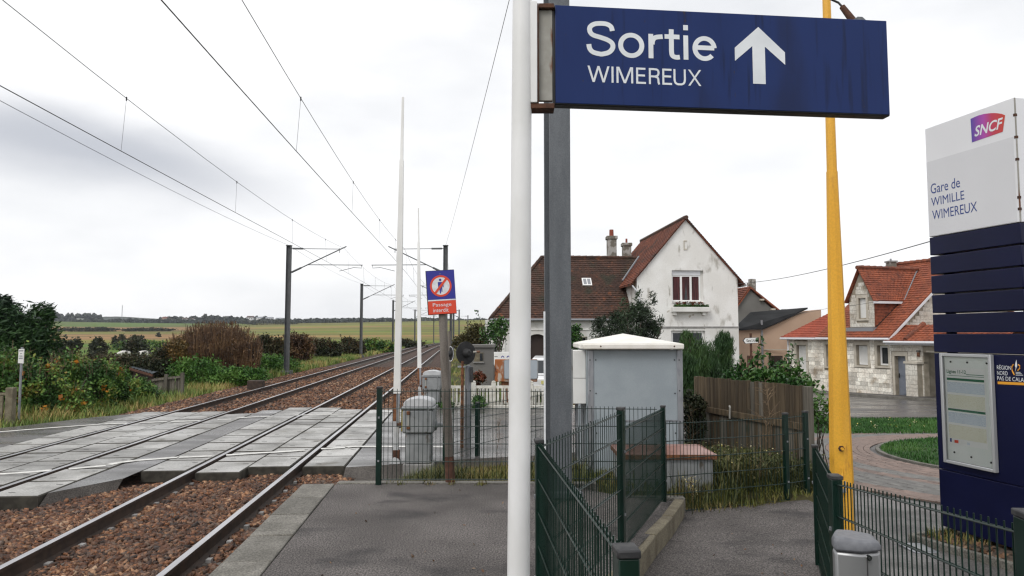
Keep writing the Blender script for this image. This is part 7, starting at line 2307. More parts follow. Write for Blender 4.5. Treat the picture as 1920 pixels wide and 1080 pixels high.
# lawns
def ringk(x, y): return (x - ICX) ** 2 + (y - ICY) ** 2
def lawn_z(x, y): return surfBv(y) + 0.02
P = scatter(26000, ICX - IR, ICX + 1.5, ICY - IR, ICY + IR, lambda x, y: surfBv(y) + 0.02 + 0.12 * np.clip(1 - np.sqrt(ringk(x, y)) / IR, 0, 1) ** 0.7, lambda x, y: ringk(x, y) < (IR - 0.07) ** 2)
blades("island_grass", P, 0.04, 0.09, 0.014, 0.6, m_grassA)
P = scatter(42000, 5.6, 15, 14.8, 20.4, lawn_z, lambda x, y: (y < nearv(x) - 0.12) & (y > 16.45))
blades("lawn_grass", P, 0.04, 0.10, 0.018, 0.6, m_grassA)
P = scatter(26, 8.6, 11, 17, 19, lawn_z); P[:, 2] += 0.1
np_mesh("lawn_flowers", *leaf_quads(np.repeat(P, 2, 0) + rng.normal(size=(52, 3)) * 0.03, 0.03, aspect=0.9), m_flower, kind="stuff")
blades("bed_grass", scatter(2600, 4.0, 5.4, 5.9, 7.5, lambda x, y: surfBv(y) + 0.045, lambda x, y: (y < 6.87 + (x - 3.86) * 0.42) & (y > 6.45) & (x > 3.95 + (6.9 - y) * .1)), 0.03, 0.10, 0.010, 0.7, m_grassC)
P = scatter(420, 4.0, 5.2, 5.7, 6.9, lambda x, y: surfBv(y) + 0.06, lambda x, y: x > 3.92 + (6.9 - y) * 0.22)
np_mesh("fallen_leaves", *leaf_quads(P, 0.055, aspect=0.8, up=1.5), m_litter, kind="stuff")
blades("path_end_grass", scatter(3200, 1.9, 4.1, 8.0, 9.4, lambda x, y: np.maximum(gvec(x, y), surfBv(y) - 0.05), lambda x, y: np.abs(y - 8.12 - 0.43 * (x - 1.75)) < 0.17, 0.05), 0.03, 0.14, 0.011, 0.8, m_grassC)
P = scatter(110, -1.6, 2.6, 2.5, 7.9, lambda x, y: np.where(x > 0.4, surfBv(y) + 0.012, 0.008), lambda x, y: (x < 0.1) | (x > 1.95 - (8 - y) * 0.1) | ((y > 7.2) & (x < 0.8)))
np_mesh("fallen_leaves", *leaf_quads(P, 0.028, aspect=0.7, up=3.0), m_litter, kind="stuff")
# small weeds along slab joints
blades("joint_weeds", scatter(240, -1.5, 1.4, 7.95, 8.1, lambda x, y: 0 * x, None, 0.03), 0.02, 0.08, 0.01, 0.8, m_grassC)

# --- bank of brambles and trees at the left
plant("cypress_tree", "big dark cypress tree rising behind the brambles at the picture edge", "tree",
      [box_ell(-150, 60, 572, 730, 28, 0.5), box_ell(-10, 104, 590, 700, 28, 0.6), box_ell(-60, 34, 556, 620, 28, 0.7), box_ell(40, 104, 640, 720, 28, 0.7)], 30000, 0.27, m_cypress, tr_r=0.16, nst=6,
      partname="crown", kw=dict(aspect=0.22, axis_bias=((0.9, 0, 0.28), 0.55)), ckw=dict(clump=0.17, per=24, shell=0.35),
      extra=())
p_tip = [box_ell(58, 98, 570, 592, 28, 0.6), box_ell(-4, 16, 553, 570, 28, 0.8), box_ell(72, 100, 582, 606, 28, 0.6)]
Vt, Q = leaf_quads(crown_points(p_tip, 1100, clump=0.3, per=16), 0.25, aspect=0.18, axis_bias=((1.1, 0, 0.4), 0.4))
np_mesh("crown_tips", Vt, Q, m_cypress, bpy.data.objects["cypress_tree"], kind="stuff")
OL = lambda k: ((m_orangeleaf, k, 0.13, "orange_leaves"),)
plant("bramble_bush", "bramble thicket speckled with orange leaves behind the little white notice", "bush", [box_ell(-70, 60, 655, 790, 19.5, 0.6), box_ell(10, 120, 680, 800, 19.5, 0.6)], 14000, 0.10, m_bramble, "brambles on the bank", extra=OL(260), twigs=60, ckw=dict(clump=0.17, per=22, shell=0.35))
plant("bramble_bush", "green bramble mound between the white notice and the yellow leaved gap", "bush", [box_ell(90, 165, 664, 770, 21.5, 0.7), box_ell(150, 215, 676, 770, 21.5, 0.7), box_ell(60, 170, 725, 800, 19.8, 0.5)], 12000, 0.10, m_bramble, "brambles on the bank", extra=OL(170), twigs=60, ckw=dict(clump=0.17, per=22, shell=0.35))
plant("bramble_bush", "bramble mound with bright orange and yellow leaves left of the low shed roof", "bush", [box_ell(186, 238, 684, 775, 22.5, 0.8), box_ell(165, 210, 722, 790, 21.5, 0.7)], 8500, 0.10, m_bramble, "brambles on the bank", extra=OL(230), twigs=45, ckw=dict(clump=0.17, per=22, shell=0.35))
plant("bramble_bush", "low green bramble in front of the shed roof, left of the short plank fence", "bush", [box_ell(215, 290, 716, 775, 24.5, 0.8)], 8000, 0.10, m_bramble, "brambles on the bank")
plant("hedge_bush", "dark brown thorny hedge behind the bramble mounds", "hedge", [box_ell(150, 250, 667, 725, 31, 0.4), box_ell(200, 300, 667, 720, 31, 0.4)], 8000, 0.12, m_darkhedge, "dark hedges", twigs=70)
plant("hedge_bush", "dense dark shrub right behind the low shed roof", "hedge", [box_ell(284, 330, 652, 705, 33, 0.7), box_ell(265, 305, 674, 705, 33, 0.7)], 6000, 0.12, m_darkhedge, "dark hedges", twigs=40)
plant("golden_shrub", "yellow brown shrub at the foot of the tall dry stems", "bush", [box_ell(312, 352, 640, 690, 33, 0.7)], 3200, 0.13, leafmat("yellow brown leaf", [(0.05, 0.04, 0.014), (0.12, 0.075, 0.02), (0.19, 0.11, 0.03)], 1, 0.3), nst=4)
plant("nettle_bank", "bright green bank of nettles below the tall dry stems", "undergrowth", [box_ell(318, 420, 676, 735, 32, 0.5), box_ell(370, 490, 672, 712, 36, 0.5), box_ell(320, 352, 712, 738, 29, 0.6), box_ell(440, 560, 668, 705, 43, 0.4), box_ell(400, 500, 690, 722, 31, 0.4)], 28000, 0.12, m_nettle, nst=0)
# tall dry stems
dsx = thing("willowherb_thicket", "thicket of tall dry brown willowherb stems on the embankment", "undergrowth", (at(395, 640, 37).x, 37, ground(-15, 37)), None)
n_ = 5200
pxs = 312 + 172 * rng.random(n_) ** 0.9
Yv = 34 + 7 * rng.random(n_)
xs = (pxs - CX) / F * Yv
topy = np.interp(pxs, [312, 340, 370, 400, 430, 455, 484], [648, 628, 608, 600, 604, 615, 640]) + 9 * np.array([noise.noise(V((q * 0.09, 0, 5))) + 0.6 * noise.noise(V((q * 0.4, 0, 8))) for q in pxs])
ztp = EYE + (628 - topy) / F * Yv
zb0 = gvec(xs, Yv)
P = np.column_stack([xs, Yv, zb0])
h = (ztp - zb0) * (0.45 + 0.55 * rng.random(n_))
a = rng.random(n_) * 6.283
tip = P + np.column_stack([np.cos(a) * 0.18 * h, np.sin(a) * 0.18 * h, h])
s = np.column_stack([np.ones(n_), 0.2 * rng.normal(size=n_), np.zeros(n_)]) * 0.016
Vt = np.stack([P - s, P + s, tip + s * 0.5, tip - s * 0.5], 1).reshape(-1, 3)
np_mesh("stems", Vt, np.arange(n_ * 4).reshape(-1, 4), m_brown, dsx)
u = 0.45 + 0.55 * rng.random((n_, 3))
C = (P[:, None] + (tip - P)[:, None] * u[:, :, None]).reshape(-1, 3) + rng.normal(size=(n_ * 3, 3)) * 0.05
np_mesh("dry_leaves", *leaf_quads(C, 0.15, aspect=0.35), m_brown, dsx)
# hedges along the far side of the track
for (x0, x1, y0, y1, Y, lb, nn, sz, mt) in (
    (478, 536, 632, 672, 52, "brown leafless hedge just left of the nearest field side mast", 6000, 0.18, m_darkhedge),
    (530, 590, 628, 670, 56, "brown leafless hedge just right of the nearest field side mast", 6000, 0.18, m_brown),
    (586, 640, 638, 668, 66, "low dark hedge halfway between the two nearest masts", 4500, 0.22, m_darkhedge),
    (636, 684, 636, 664, 76, "dark hedge in front of the second mast", 4000, 0.25, m_darkhedge),
    (680, 742, 638, 660, 92, "green brown hedge between the second mast and the white barrier arm", 4000, 0.3, m_bramble),
    (738, 800, 638, 652, 125, "distant hedge between the two white barrier arms", 2500, 0.4, m_darkhedge)):
    plant("hedge_bush", lb, "hedge", [box_ell(x0, x0 + (x1 - x0) * 0.6, y0, y1 + 6, Y, 0.4), box_ell(x0 + (x1 - x0) * 0.35, x1, y0 + 4, y1 + 6, Y, 0.4)], nn, sz, mt, "hedges beside the far track", nst=9, tr_r=0.03, twigs=70, twr=0.0005 * Y, twm=m_brown)
for (x, Y, h_) in ((520, 52, 606), (545, 56, 612), (664, 76, 618)):
    pass
# right of the tracks
plant("garden_tree", "thin garden tree with long bare shoots left of the white house wing", "tree", [box_ell(905, 942, 608, 660, 34, 0.8), box_ell(925, 955, 598, 628, 33, 0.7)], 1500, 0.14, m_laurel, tr_r=0.05, nst=8, kw=dict(aspect=0.6), ckw=dict(per=10, clump=0.3), partname="crown")
tb2 = MB()
tp = [at(x, y, 34) for x, y in ((912, 640), (906, 615), (899, 596), (894, 582))]
tb2.tube(tp, [0.03, 0.02, 0.012, 0.006], 5)
tb2.build("bare_shoot", m_trunk, bpy.data.objects["garden_tree"])
Vt, Q = leaf_quads(np.array([tuple(tp[2].lerp(tp[3], random.random()) + V((random.uniform(-.1, .1), 0, 0))) for _ in range(14)]), 0.13)
np_mesh("shoot_leaves", Vt, Q, m_laurel, bpy.data.objects["garden_tree"])
plant("hedge_bush", "brown autumn hedge behind the grey relay hut", "hedge", [box_ell(868, 925, 612, 660, 48, 0.5), box_ell(850, 885, 628, 660, 55, 0.5)], 6000, 0.18, leafmat("olive autumn leaf", [(0.03, 0.032, 0.010), (0.07, 0.062, 0.02), (0.11, 0.08, 0.03)], 0.5, 0.4), "dark hedges")
plant("small_shrub", "reddish shrub at the foot of the grey relay hut", "bush", [box_ell(880, 912, 700, 722, 25.5, 0.6)], 900, 0.10, m_redleaf, nst=4)
plant("small_shrub", "small green bush growing against the white picket fence", "bush", [box_ell(882, 912, 742, 768, 19.75, 0.5)], 900, 0.06, m_laurel, nst=4)
plant("small_shrub", "low dark green weeds at the left end of the white picket fence", "bush", [box_ell(822, 852, 752, 768, 19.7, 0.5)], 500, 0.06, m_bramble, nst=2)
# conifer in front of the white house
plant("conifer_tree", "dark blue green conifer with ragged branches in front of the white house", "tree", [box_ell(1112, 1180, 590, 650, 34, 0.8), box_ell(1150, 1232, 566, 650, 34, 0.8), box_ell(1180, 1216, 556, 610, 34, 0.9), box_ell(1196, 1244, 600, 640, 34, 0.8)], 10000, 0.19, m_cedar,
      tr_r=0.12, nst=10, partname="crown", kw=dict(aspect=0.2, axis_bias=((0.5, 0, 0.35), 0.8)), ckw=dict(per=30, clump=0.15, shell=0.4))
p_tip = [box_ell(1218, 1233, 546, 570, 34, 0.8), box_ell(1192, 1208, 543, 562, 34, 0.8), box_ell(1226, 1246, 596, 606, 34, 0.8), box_ell(1118, 1134, 586, 604, 34, 0.8), box_ell(1160, 1176, 560, 578, 34, .8)]
np_mesh("crown_tips", *leaf_quads(crown_points(p_tip, 420, clump=0.3, per=14), 0.2, aspect=0.2, axis_bias=((0.7, 0, 0.6), 0.5)), m_cedar, bpy.data.objects["conifer_tree"], kind="stuff")
plant("ivy", "ivy climbing the wall of the wing beside the grey mast", "ivy", [box_ell(1066, 1090, 606, 680, 40.2, 0.3)], 1800, 0.16, m_laurel, nst=2)
# feathery bushes
FB_ = dict(aspect=0.10, axis_bias=((0.12, 0, 1.0), 0.33))
plant("broom_bush", "tall feathery green broom bush beside the grey cabinet", "bush", [box_ell(1272, 1345, 640, 740, 17, 0.7), box_ell(1262, 1310, 662, 750, 16.5, 0.7), box_ell(1275, 1300, 622, 660, 17, .7)], 19000, 0.15, m_broom, "feathery bushes", kw=FB_, ckw=dict(per=26, clump=0.17, shell=0.15), nst=10)
plant("broom_bush", "feathery green bush with a pointed top in front of the white house corner", "bush", [box_ell(1328, 1376, 652, 730, 17.5, 0.7), box_ell(1340, 1372, 624, 680, 17.5, 0.7)], 11000, 0.15, m_broom, "feathery bushes", kw=FB_, ckw=dict(per=26, clump=0.17, shell=0.15), nst=8)
# laurel hedge with upright shoots behind the plank fence
lh = plant("laurel_hedge", "glossy green hedge with upright leafy shoots rising above the plank fence", "hedge", [box_ell(1355, 1440, 690, 760, 12.6, 0.5), box_ell(1400, 1480, 690, 760, 12.0, 0.5), box_ell(1450, 1520, 705, 780, 11.3, 0.5)], 6500, 0.075, m_laurel, nst=12, ckw=dict(per=18, clump=0.16))
bs_ = MB(); pts = []
for (px, py, Y) in ((1392, 668, 12.6), (1427, 632, 12.5), (1421, 660, 12.4), (1445, 662, 12.2), (1487, 645, 12.0), (1478, 664, 12.0), (1500, 672, 11.7), (1494, 690, 11.7), (1465, 672, 12.1), (1514, 706, 11.3), (1525, 716, 11.0), (1408, 672, 12.5), (1435, 690, 12.4), (1455, 690, 12.1), (1371, 690, 12.7), (1383, 682, 12.6), (1476, 684, 11.9)):
    top_ = at(px, py, Y); bot = at(px + random.uniform(-14, 10), 735, Y)
    bs_.tube([bot, bot.lerp(top_, 0.5) + V((random.uniform(-.03, .03), 0, 0)), top_], [0.010, 0.008, 0.004], 5)
    for k in range(58):
        u = 0.15 + 0.87 * k / 58
        w_ = 0.065 * (1.15 - 0.6 * u)
        pts.append(tuple(bot.lerp(top_, u) + V((random.gauss(0, w_), random.gauss(0, w_), random.gauss(0, 0.02)))))
bs_.build("shoots", m_trunk, lh, kind="stuff")
np_mesh("shoot_leaves", *leaf_quads(np.array(pts), 0.085, aspect=0.55, axis_bias=((0, 0, 0.5), 0.8)), m_laurel, lh)
ov = plant("overhanging_shrub", "dark leafy twigs poking out past the end post of the plank fence", "bush", [box_ell(1522, 1556, 738, 800, 10.6, 0.6)], 520, 0.065, m_laurel, zbase=-0.45, nst=9, tr_r=0.012, ckw=dict(per=9, clump=0.25))
plant("ivy", "dark ivy and thorny growth hanging at the left end of the plank fence", "ivy", [box_ell(1282, 1318, 735, 830, 12.0, 0.5), box_ell(1296, 1326, 746, 778, 11.9, 0.3)], 2600, 0.07, m_darkhedge, zbase=-0.5, nst=6, tr_r=0.015)
# bare twigs: the dry weed in front of the plank fence and the pale umbel before the low box
def twig(label, base_, top_, n_, spread, mat, rr, tips=None, nm="dry_weed"):
    t_ = thing(nm, label, "weed", tuple(base_))
    b = MB()
    b.tube([base_, base_.lerp(top_, 0.55) + V((spread * .15, 0, 0)), top_], [rr, rr * 0.7, rr * 0.25], 5)
    ends = []
    for _ in range(n_):
        u = random.uniform(0.3, 0.95)
        a = base_.lerp(top_, u)
        e = a + V((random.uniform(-1, 1) * spread, random.uniform(-.6, .6) * spread, random.uniform(0.2, 1.0) * spread)) * (1.1 - u * 0.5)
        b.tube([a, a.lerp(e, 0.5) + V((0, 0, spread * 0.06)), e], [rr * 0.5, rr * 0.35, rr * 0.15], 4)
        for _ in range(2):
            s_ = a.lerp(e, random.uniform(0.4, 0.9)); e2 = s_ + V((random.uniform(-1, 1), random.uniform(-.6, .6), random.uniform(.1, .8))) * spread * 0.35
            b.tube([s_, e2], [rr * 0.25, rr * 0.1], 4); ends.append(e2)
        ends.append(e)
    b.build("twigs", mat, t_, kind="stuff")
    if tips:
        C = np.repeat(np.array([tuple(e) for e in ends]), 4, 0); C = C + rng.normal(size=C.shape) * 0.012
        np_mesh("seed_heads", *leaf_quads(C, tips[1], aspect=0.8), tips[0], t_, kind="stuff")
YT = 9.9
twig("tall dry branching weed in front of the plank fence", V((at(1440, 860, YT).x, YT, -0.45)), at(1437, 718, YT), 20, 0.34, m_twig, 0.010)
twig("second dry branching weed low in the weedy corner", V((at(1418, 900, 9.0).x, 9.0, -0.45)), at(1425, 800, 9.0), 10, 0.2, m_twig, 0.006)
twig("pale dried flower head standing against the low rusty roofed box", V((at(1297, 945, 8.5).x, 8.5, -0.4)), at(1296, 893, 8.5), 12, 0.12, m_twig, 0.006, (m_flower, 0.016))
twig("dry grey stems beside the ivy at the cabinet corner", V((at(1292, 830, 11.6).x, 11.6, -0.5)), at(1296, 760, 11.6), 14, 0.3, m_twig, 0.007)
twig("thin dry weed behind the white post, above the far mesh fence", V((at(930, 850, 12.6).x, 12.6, -0.45)), at(935, 790, 12.6), 9, 0.22, m_twig, 0.006)
# flowers in the window box
P = np.array([tuple(GX @ V((2.1 + 2.0 * random.random(), -0.2 + random.uniform(-.12, .12), 3.32 + random.random() * 0.12))) for _ in range(500)])
fb = thing("window_flowers", "green plants with red flowers in the window box of the white house", "flowers", tuple(GX @ V((3.0, -0.2, 3.3))))
np_mesh("leaves", *leaf_quads(P, 0.12), m_laurel, fb)
P = np.array([tuple(GX @ V((x + random.gauss(0, .07), -0.25 + random.uniform(-.1, .1), 3.45 + random.random() * 0.16))) for x in (2.35, 2.75, 3.2, 3.65) for _ in range(26)])
np_mesh("blossoms", *leaf_quads(P, 0.11, aspect=0.8), m_redleaf, fb)

# ---------------------------------------------------------------- small things on the bank at the left
npst = thing("small_notice", "small white notice on a thin grey post in front of the brambles", "sign", (at(38, 760, 18).x, 18, -0.5))
MB().tube([V((at(36.5, 760, 18).x, 18, -0.6)), at(41.5, 651, 18)], 0.030, 8).build("post", m_alu, npst)
qn = [at(x, y, 17.95) for x, y in ((35, 654.5), (45, 654), (43.5, 681.5), (33.5, 681))]
MB().prism(qn, (0, 0.02, 0)).build("notice_plate", m_white, npst)
for k, (v0, v1, w_) in enumerate(((0.08, 0.17, 0.8), (0.3, 0.36, 0.4), (0.46, 0.53, 0.6), (0.6, 0.70, 0.75))):
    a, c_ = qn[0].lerp(qn[3], v0), qn[1].lerp(qn[2], v0); e, g__ = qn[0].lerp(qn[3], v1), qn[1].lerp(qn[2], v1)
    o_ = V((0, -0.003, 0)); i0, i1 = 0.5 - w_ / 2, 0.5 + w_ / 2
    MB().poly([a.lerp(c_, i0) + o_, a.lerp(c_, i1) + o_, e.lerp(g__, i1) + o_, e.lerp(g__, i0) + o_]).build("faint_print", M("faint grey print", (0.30, 0.31, 0.33), rough=.7) if k == 0 else bpy.data.materials["faint grey print"], npst)
cf = thing("concrete_fence", "stub of old concrete post and panel fence at the picture edge by the road", "fence", (at(14, 765, 17).x, 17, -0.5))
MB().bb(at(8, 765, 17).x, at(22, 765, 17).x, 17, 17.16, -0.75, at(14, 727, 17).z).build("post", m_kerb, cf, bevel=0.02)
MB().bb(at(-70, 765, 17).x, at(7.6, 765, 17).x, 17.05, 17.11, at(0, 742, 17).z, at(0, 737, 17).z).build("top_rail", m_kerb, cf, bevel=0.01)
for px in (-50, -34, -18, -3):
    MB().bb(at(px, 765, 17).x - 0.05, at(px, 765, 17).x + 0.05, 17.06, 17.10, -0.75, at(0, 742.3, 17).z).build("slat", m_kerb, cf)
YF = 26.5
sf = thing("short_plank_fence", "short stretch of grey plank fence with three posts on the embankment", "fence", (at(315, 735, YF).x, YF, -0.6))
for (px, yt) in ((309.5, 702), (340, 699)):
    MB().bb(at(px, 735, YF).x - 0.055, at(px, 735, YF).x + 0.055, YF, YF + 0.1, -0.9, at(px, yt, YF).z).build("post", m_plankg, sf)
pls = mesh_of(MB().bb(-0.045, 0.045, 0, 0.02, 0, 1), m_plankg, "plank")
for k in range(18):
    px = 284.5 + 56 * (k + 0.5) / 18
    zt_ = at(px, 710 - (px - 285) * 0.11, YF).z
    piece("plank", pls, sf, Matrix.Translation((at(px, 735, YF).x, YF + 0.11, -0.8)) @ Matrix.Rotation(random.uniform(-.03, .03), 4, "Y") @ Matrix.Diagonal((0.68, 1, zt_ + 0.8, 1)))
MB().bar(at(285, 713, YF + 0.06), at(341, 706.5, YF + 0.06), 0.04, 0.07).build("rail", m_plankg, sf)
YS_ = 30.0
shd = thing("low_shed", "low shed with a dark blue grey sloping corrugated roof sunk among the brambles", "shed", (at(270, 700, YS_).x, YS_, -1.2))
c4 = [at(243, 688.5, YS_), at(287, 701.5, YS_ - 0.4), at(297.5, 697, YS_ + 1.2), at(258, 685, YS_ + 1.6)]
rt_ = MB()
nw = 15
for i in range(nw + 1):
    u = i / nw
    lift = V((0, 0, 0.03 if i % 2 else 0))
    rt_.v += [tuple(c4[0].lerp(c4[1], u) + lift), tuple(c4[3].lerp(c4[2], u) + lift)]
rt_.f = [(2 * i, 2 * i + 2, 2 * i + 3, 2 * i + 1) for i in range(nw)]
rt_.build("roof", M("dark blue grey sheet", (0.05, 0.065, 0.075), (0.075, 0.09, 0.10), scale=2, rough=0.6), shd)
MB().bar(c4[0] - V((0, 0.03, 0.06)), c4[1] - V((0, 0.03, 0.06)), 0.04, 0.09).build("fascia", m_polebase, shd)
MB().prism([c4[0] + V((0.1, 0.1, -0.12)), c4[1] + V((-0.1, 0.1, -0.12)), c4[2] + V((-0.1, -0.1, -0.12)), c4[3] + V((0.1, -0.1, -0.12))], (0, 0, -1.4)).build("wall", m_doorbrn, shd)
cvb = thing("cable_trough", "dark concrete block lying at the edge of the ballast beside the far track", "block", (at(475, 718, 28).x, 28, -0.6))
MB().bb(at(463, 718, 28).x, at(492, 718, 28).x, 28, 28.3, -0.7, at(475, 713.5, 28).z).build("block", m_railb, cvb, bevel=0.03)

# ---------------------------------------------------------------- the far slope: hedges, bushes, cows, houses, wood, mast
def far_plant(label, px0, px1, ytop, Y, n_, size, mat=m_darkhedge, depth=0.5, group="field hedges and bushes", name="field_bush", cat="bush"):
    xc = (at(px0, 640, Y).x + at(px1, 640, Y).x) / 2
    zg_ = ground(xc, Y)
    zt_ = at(px0, ytop, Y).z
    rx = (px1 - px0) / 2 * Y / F
    plant(name, label, cat, [((xc, Y, zg_ + (zt_ - zg_) * 0.45), (rx, min(6, max(1.2, rx * depth)), (zt_ - zg_) * 0.55))], n_, size, mat, group, zbase=zg_, nst=3, tr_r=0.1)
far_plant("rounded dark bush in the green pasture, left of the two cows", 170, 198, 634, 120, 1500, 0.5)
far_plant("wide dark bush in the green pasture, behind the two cows", 230, 278, 638, 125, 2600, 0.5)
far_plant("dark bush half hidden behind the cypress tree", 104, 130, 633, 130, 1200, 0.5)
far_plant("dark bush between the cypress tree and the reddish hedge", 128, 152, 634, 128, 1200, 0.5)
far_plant("pair of round bushes on the pale strip, the left one", 210, 223, 631, 210, 700, 0.7)
far_plant("pair of round bushes on the pale strip, the right one", 221, 236, 629, 230, 700, 0.7)
far_plant("low bushes along a field edge above the wide dark bush", 243, 272, 629.5, 270, 900, 0.7)
far_plant("tiny lone bush on the stubble field", 291, 302, 624, 380, 300, 0.8)
far_plant("long dark hedge crossing the stubble field", 108, 230, 614.5, 640, 2600, 1.5, depth=0.05, name="field_hedge", cat="hedge")
far_plant("right hand part of the dark hedge across the stubble field", 226, 334, 615, 640, 2400, 1.5, depth=0.05, name="field_hedge", cat="hedge")
far_plant("thin dark hedge line near the crest behind the nearest mast", 440, 560, 601.5, 980, 1500, 1.6, depth=0.04, name="field_hedge", cat="hedge")
far_plant("low hedge below the pale strip in the valley", 200, 330, 638.5, 175, 1800, 0.6, m_bramble, 0.05, name="field_hedge", cat="hedge")
# cows
def make_cow(label, px, py, Y, flip):
    p = at(px, py, Y); zg_ = ground(p.x, Y)
    c = thing("cow", label, "cow", (p.x, Y, zg_), "cows in the pasture")
    c.rotation_euler.z = 0.9
    s = -1 if flip else 1
    # one continuous body grown from a joint skeleton
    pts = [(-0.7, 0, 1.15), (-0.2, 0, 1.12), (0.35, 0, 1.15), (0.7, 0, 1.2), (1.0, 0, 1.05), (1.25, 0, 0.8), (1.45, 0, 0.6)]
    rad = [0.30, 0.36, 0.36, 0.30, 0.2, 0.17, 0.10]
    edges = [(i, i + 1) for i in range(6)]
    for (bx_, j) in ((-0.65, 0), (0.5, 3)):
        for dy in (-0.2, 0.2):
            k = len(pts)
            pts += [(bx_, dy, 0.75), (bx_ + (-0.06 if j == 0 else 0.02), dy, 0.38), (bx_, dy, 0.03)]
            rad += [0.15, 0.08, 0.07]
            edges += [(j, k), (k, k + 1), (k + 1, k + 2)]
    k = len(pts); pts += [(-0.98, 0, 1.2), (-1.05, 0, 0.6)]; rad += [0.06, 0.03]; edges += [(0, k), (k, k + 1)]
    import bmesh
    bm = bmesh.new()
    lay = bm.verts.layers.skin.verify()
    vs = []
    for q_, r_ in zip(pts, rad):
        v = bm.verts.new((s * q_[0], q_[1], q_[2])); v[lay].radius = (r_, r_); vs.append(v)
    vs[1][lay].use_root = True
    for a_, b_ in edges: bm.edges.new((vs[a_], vs[b_]))
    me = bpy.data.meshes.new("body"); bm.to_mesh(me); bm.free()
    me.materials.append(m_cow)
    o = link_mesh("body", me, c)
    o.modifiers.new("skin", "SKIN").use_smooth_shade = True
    ss = o.modifiers.new("sub", "SUBSURF"); ss.levels = ss.render_levels = 1
make_cow("black and white cow grazing at the hedge below the wide dark bush", 233, 662, 118, True)
make_cow("mostly white cow standing in the pasture right of the other cow", 270, 660, 118, False)
# far woodland along the crest
Vs, Qs, off_ = [], [], 0
def wood(px0, px1, ybase, ytop, Y, n_, size):
    global Vs
    px = px0 + (px1 - px0) * rng.random(n_)
    prof_ = np.array([noise.noise(V((p * 0.045, Y * 0.01, 3))) * 0.5 + 0.5 * noise.noise(V((p * 0.16, Y * 0.02, 9))) for p in px])
    top_ = ybase + (ytop - ybase) * np.clip(0.62 + 0.75 * prof_, 0.12, 1.25)
    py = ybase + 3 + (top_ - ybase - 3) * rng.random(n_) ** 0.7
    Yv = Y + rng.random(n_) * 60
    P = np.column_stack([(px - CX) / F * Yv, Yv, EYE + (628 - py) / F * Yv])
    return leaf_quads(P, size, aspect=0.8)
def woodland(label, *bands):
    A, B, o_ = [], [], 0
    for bnd in bands:
        a, b_ = wood(*bnd); A.append(a); B.append(b_ + o_); o_ += len(a)
    o = np_mesh("woods", np.concatenate(A), np.concatenate(B), m_wood, kind="stuff")
    tag(o, label)
woodland("dark wooded ridge and tree line along the horizon", (60, 190, 604, 583, 1500, 5200, 7), (100, 960, 604, 597, 1230, 14000, 5), (300, 500, 603, 592, 1290, 4200, 6), (380, 415, 601, 588, 1290, 900, 6), (580, 680, 602, 596, 1290, 1600, 5), (680, 830, 604, 595.5, 1350, 4200, 6), (830, 960, 606, 600, 1400, 2400, 6))
hm = MB()
for i in range(60):
    u = i / 59
    px = 150 + 150 * u
    ytop = 600 - 6.5 * math.sin(math.pi * min(1, u * 1.15)) ** 0.7 + 0.8 * noise.noise(V((u * 14, 0, 0))) if u < 0.87 else 600
    for dy in (0, 300):
        p = at(px, ytop, 3600)
        hm.v.append((p.x, 3600 + dy, p.z if dy == 0 else p.z - 2))
    p = at(px, 612, 3600); hm.v.append((p.x, 3590, p.z))
for i in range(59):
    a = i * 3
    hm.f += [(a, a + 3, a + 4, a + 1), (a + 2, a + 5, a + 3, a)]
hm.build("far_hill", M("distant wooded hill", (0.045, 0.055, 0.035), (0.07, 0.075, 0.05), scale=0.02, rough=1), kind="structure")
am = thing("radio_mast", "faint tall radio mast on the far hill at the horizon", "mast", (at(229, 598, 3500).x, 3500, at(229, 600, 3500).z))
b = MB(); p0, p1 = at(228.3, 602, 3500), at(229.4, 572, 3500)
for k in range(3):
    a = 2.1 * k; o_ = V((math.cos(a), math.sin(a), 0))
    b.tube([p0 + o_ * 2.0, p1 + o_ * 0.9], 0.42, 4)
for k in range(12):
    q = p0.lerp(p1, k / 12); b.box(q, (3.4, 3.0, 0.9))
b.build("lattice", m_mast, am)
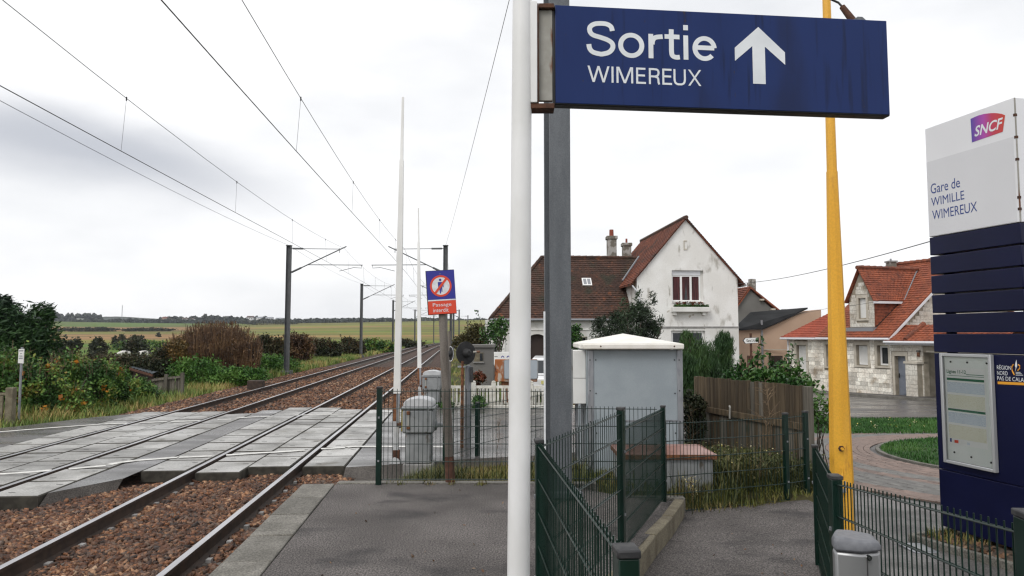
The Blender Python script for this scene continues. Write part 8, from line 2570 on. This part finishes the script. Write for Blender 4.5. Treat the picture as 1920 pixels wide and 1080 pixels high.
def far_house(label, px0, px1, yb, yt, Y, wm=m_white, rm_=m_tilebrown, roof=True):
    a, c_ = at(px0, yb, Y), at(px1, yt, Y)
    Y += 45
    h_ = thing("far_house", label, "house", ((a.x + c_.x) / 2, Y, a.z), "houses on the horizon")
    zt_ = a.z + (c_.z - a.z) * (0.62 if roof else 1)
    MB().bb(a.x, c_.x, Y, Y + 8, a.z - 4, zt_).build("wall", wm, h_)
    if roof: MB().prism([(a.x - 0.4, Y - 0.4, zt_ + 0.01), (a.x - 0.4, Y + 8.4, zt_ + 0.01), (a.x - 0.4, Y + 4, c_.z)], (c_.x - a.x + 0.8, 0, 0)).build("roof", rm_, h_)
    nwin = max(1, int((c_.x - a.x) / 3))
    for k in range(nwin):
        x = a.x + (c_.x - a.x) * (k + 0.5) / nwin
        MB().bb(x - 0.6, x + 0.6, Y - 0.06, Y - 0.01, a.z + (zt_ - a.z) * 0.3, a.z + (zt_ - a.z) * 0.75).build("window", m_glass, h_)
far_house("long white building at the foot of the wooded ridge", 117, 128, 600, 596.5, 1400, roof=False)
far_house("reddish gabled house among the trees on the horizon", 279, 288, 600, 592.5, 1220, m_beige, m_tilered)
far_house("white house left of the tallest tree clump on the horizon", 318, 329, 600, 594.5, 1220)
far_house("white house half hidden by trees right of the reddish house", 288, 297, 599, 595, 1225)
far_house("small white house at the edge of the horizon village", 334, 341, 599.5, 595, 1225)
far_house("white gabled house where the horizon trees thin out", 444, 456, 599, 591, 1220)
far_house("pale house in the middle of the horizon village", 462, 474, 599, 592.5, 1225, m_white, m_zinc)
far_house("white house right of the horizon village", 480, 494, 599.5, 593, 1220, m_white, m_zinc)
far_house("last white house of the horizon village, near the first mast", 500, 514, 599.5, 594.5, 1225, m_white, m_zinc)
# ---------------------------------------------------------------- thin autumn haze over the whole scene
hz = MB(); hz.bb(-6500, 6500, -60, 6300, -8, 60)
mh = bpy.data.materials.new("pale air"); mh.use_nodes = True
t = mh.node_tree; t.nodes.clear()
o_ = t.nodes.new("ShaderNodeOutputMaterial"); v_ = t.nodes.new("ShaderNodeVolumePrincipled")
v_.inputs["Color"].default_value = (0.85, 0.9, 1.0, 1); v_.inputs["Density"].default_value = 0.00011
v_.inputs["Anisotropy"].default_value = 0.2
t.links.new(v_.outputs[0], o_.inputs["Volume"])
hz.build("haze", mh, kind="stuff")
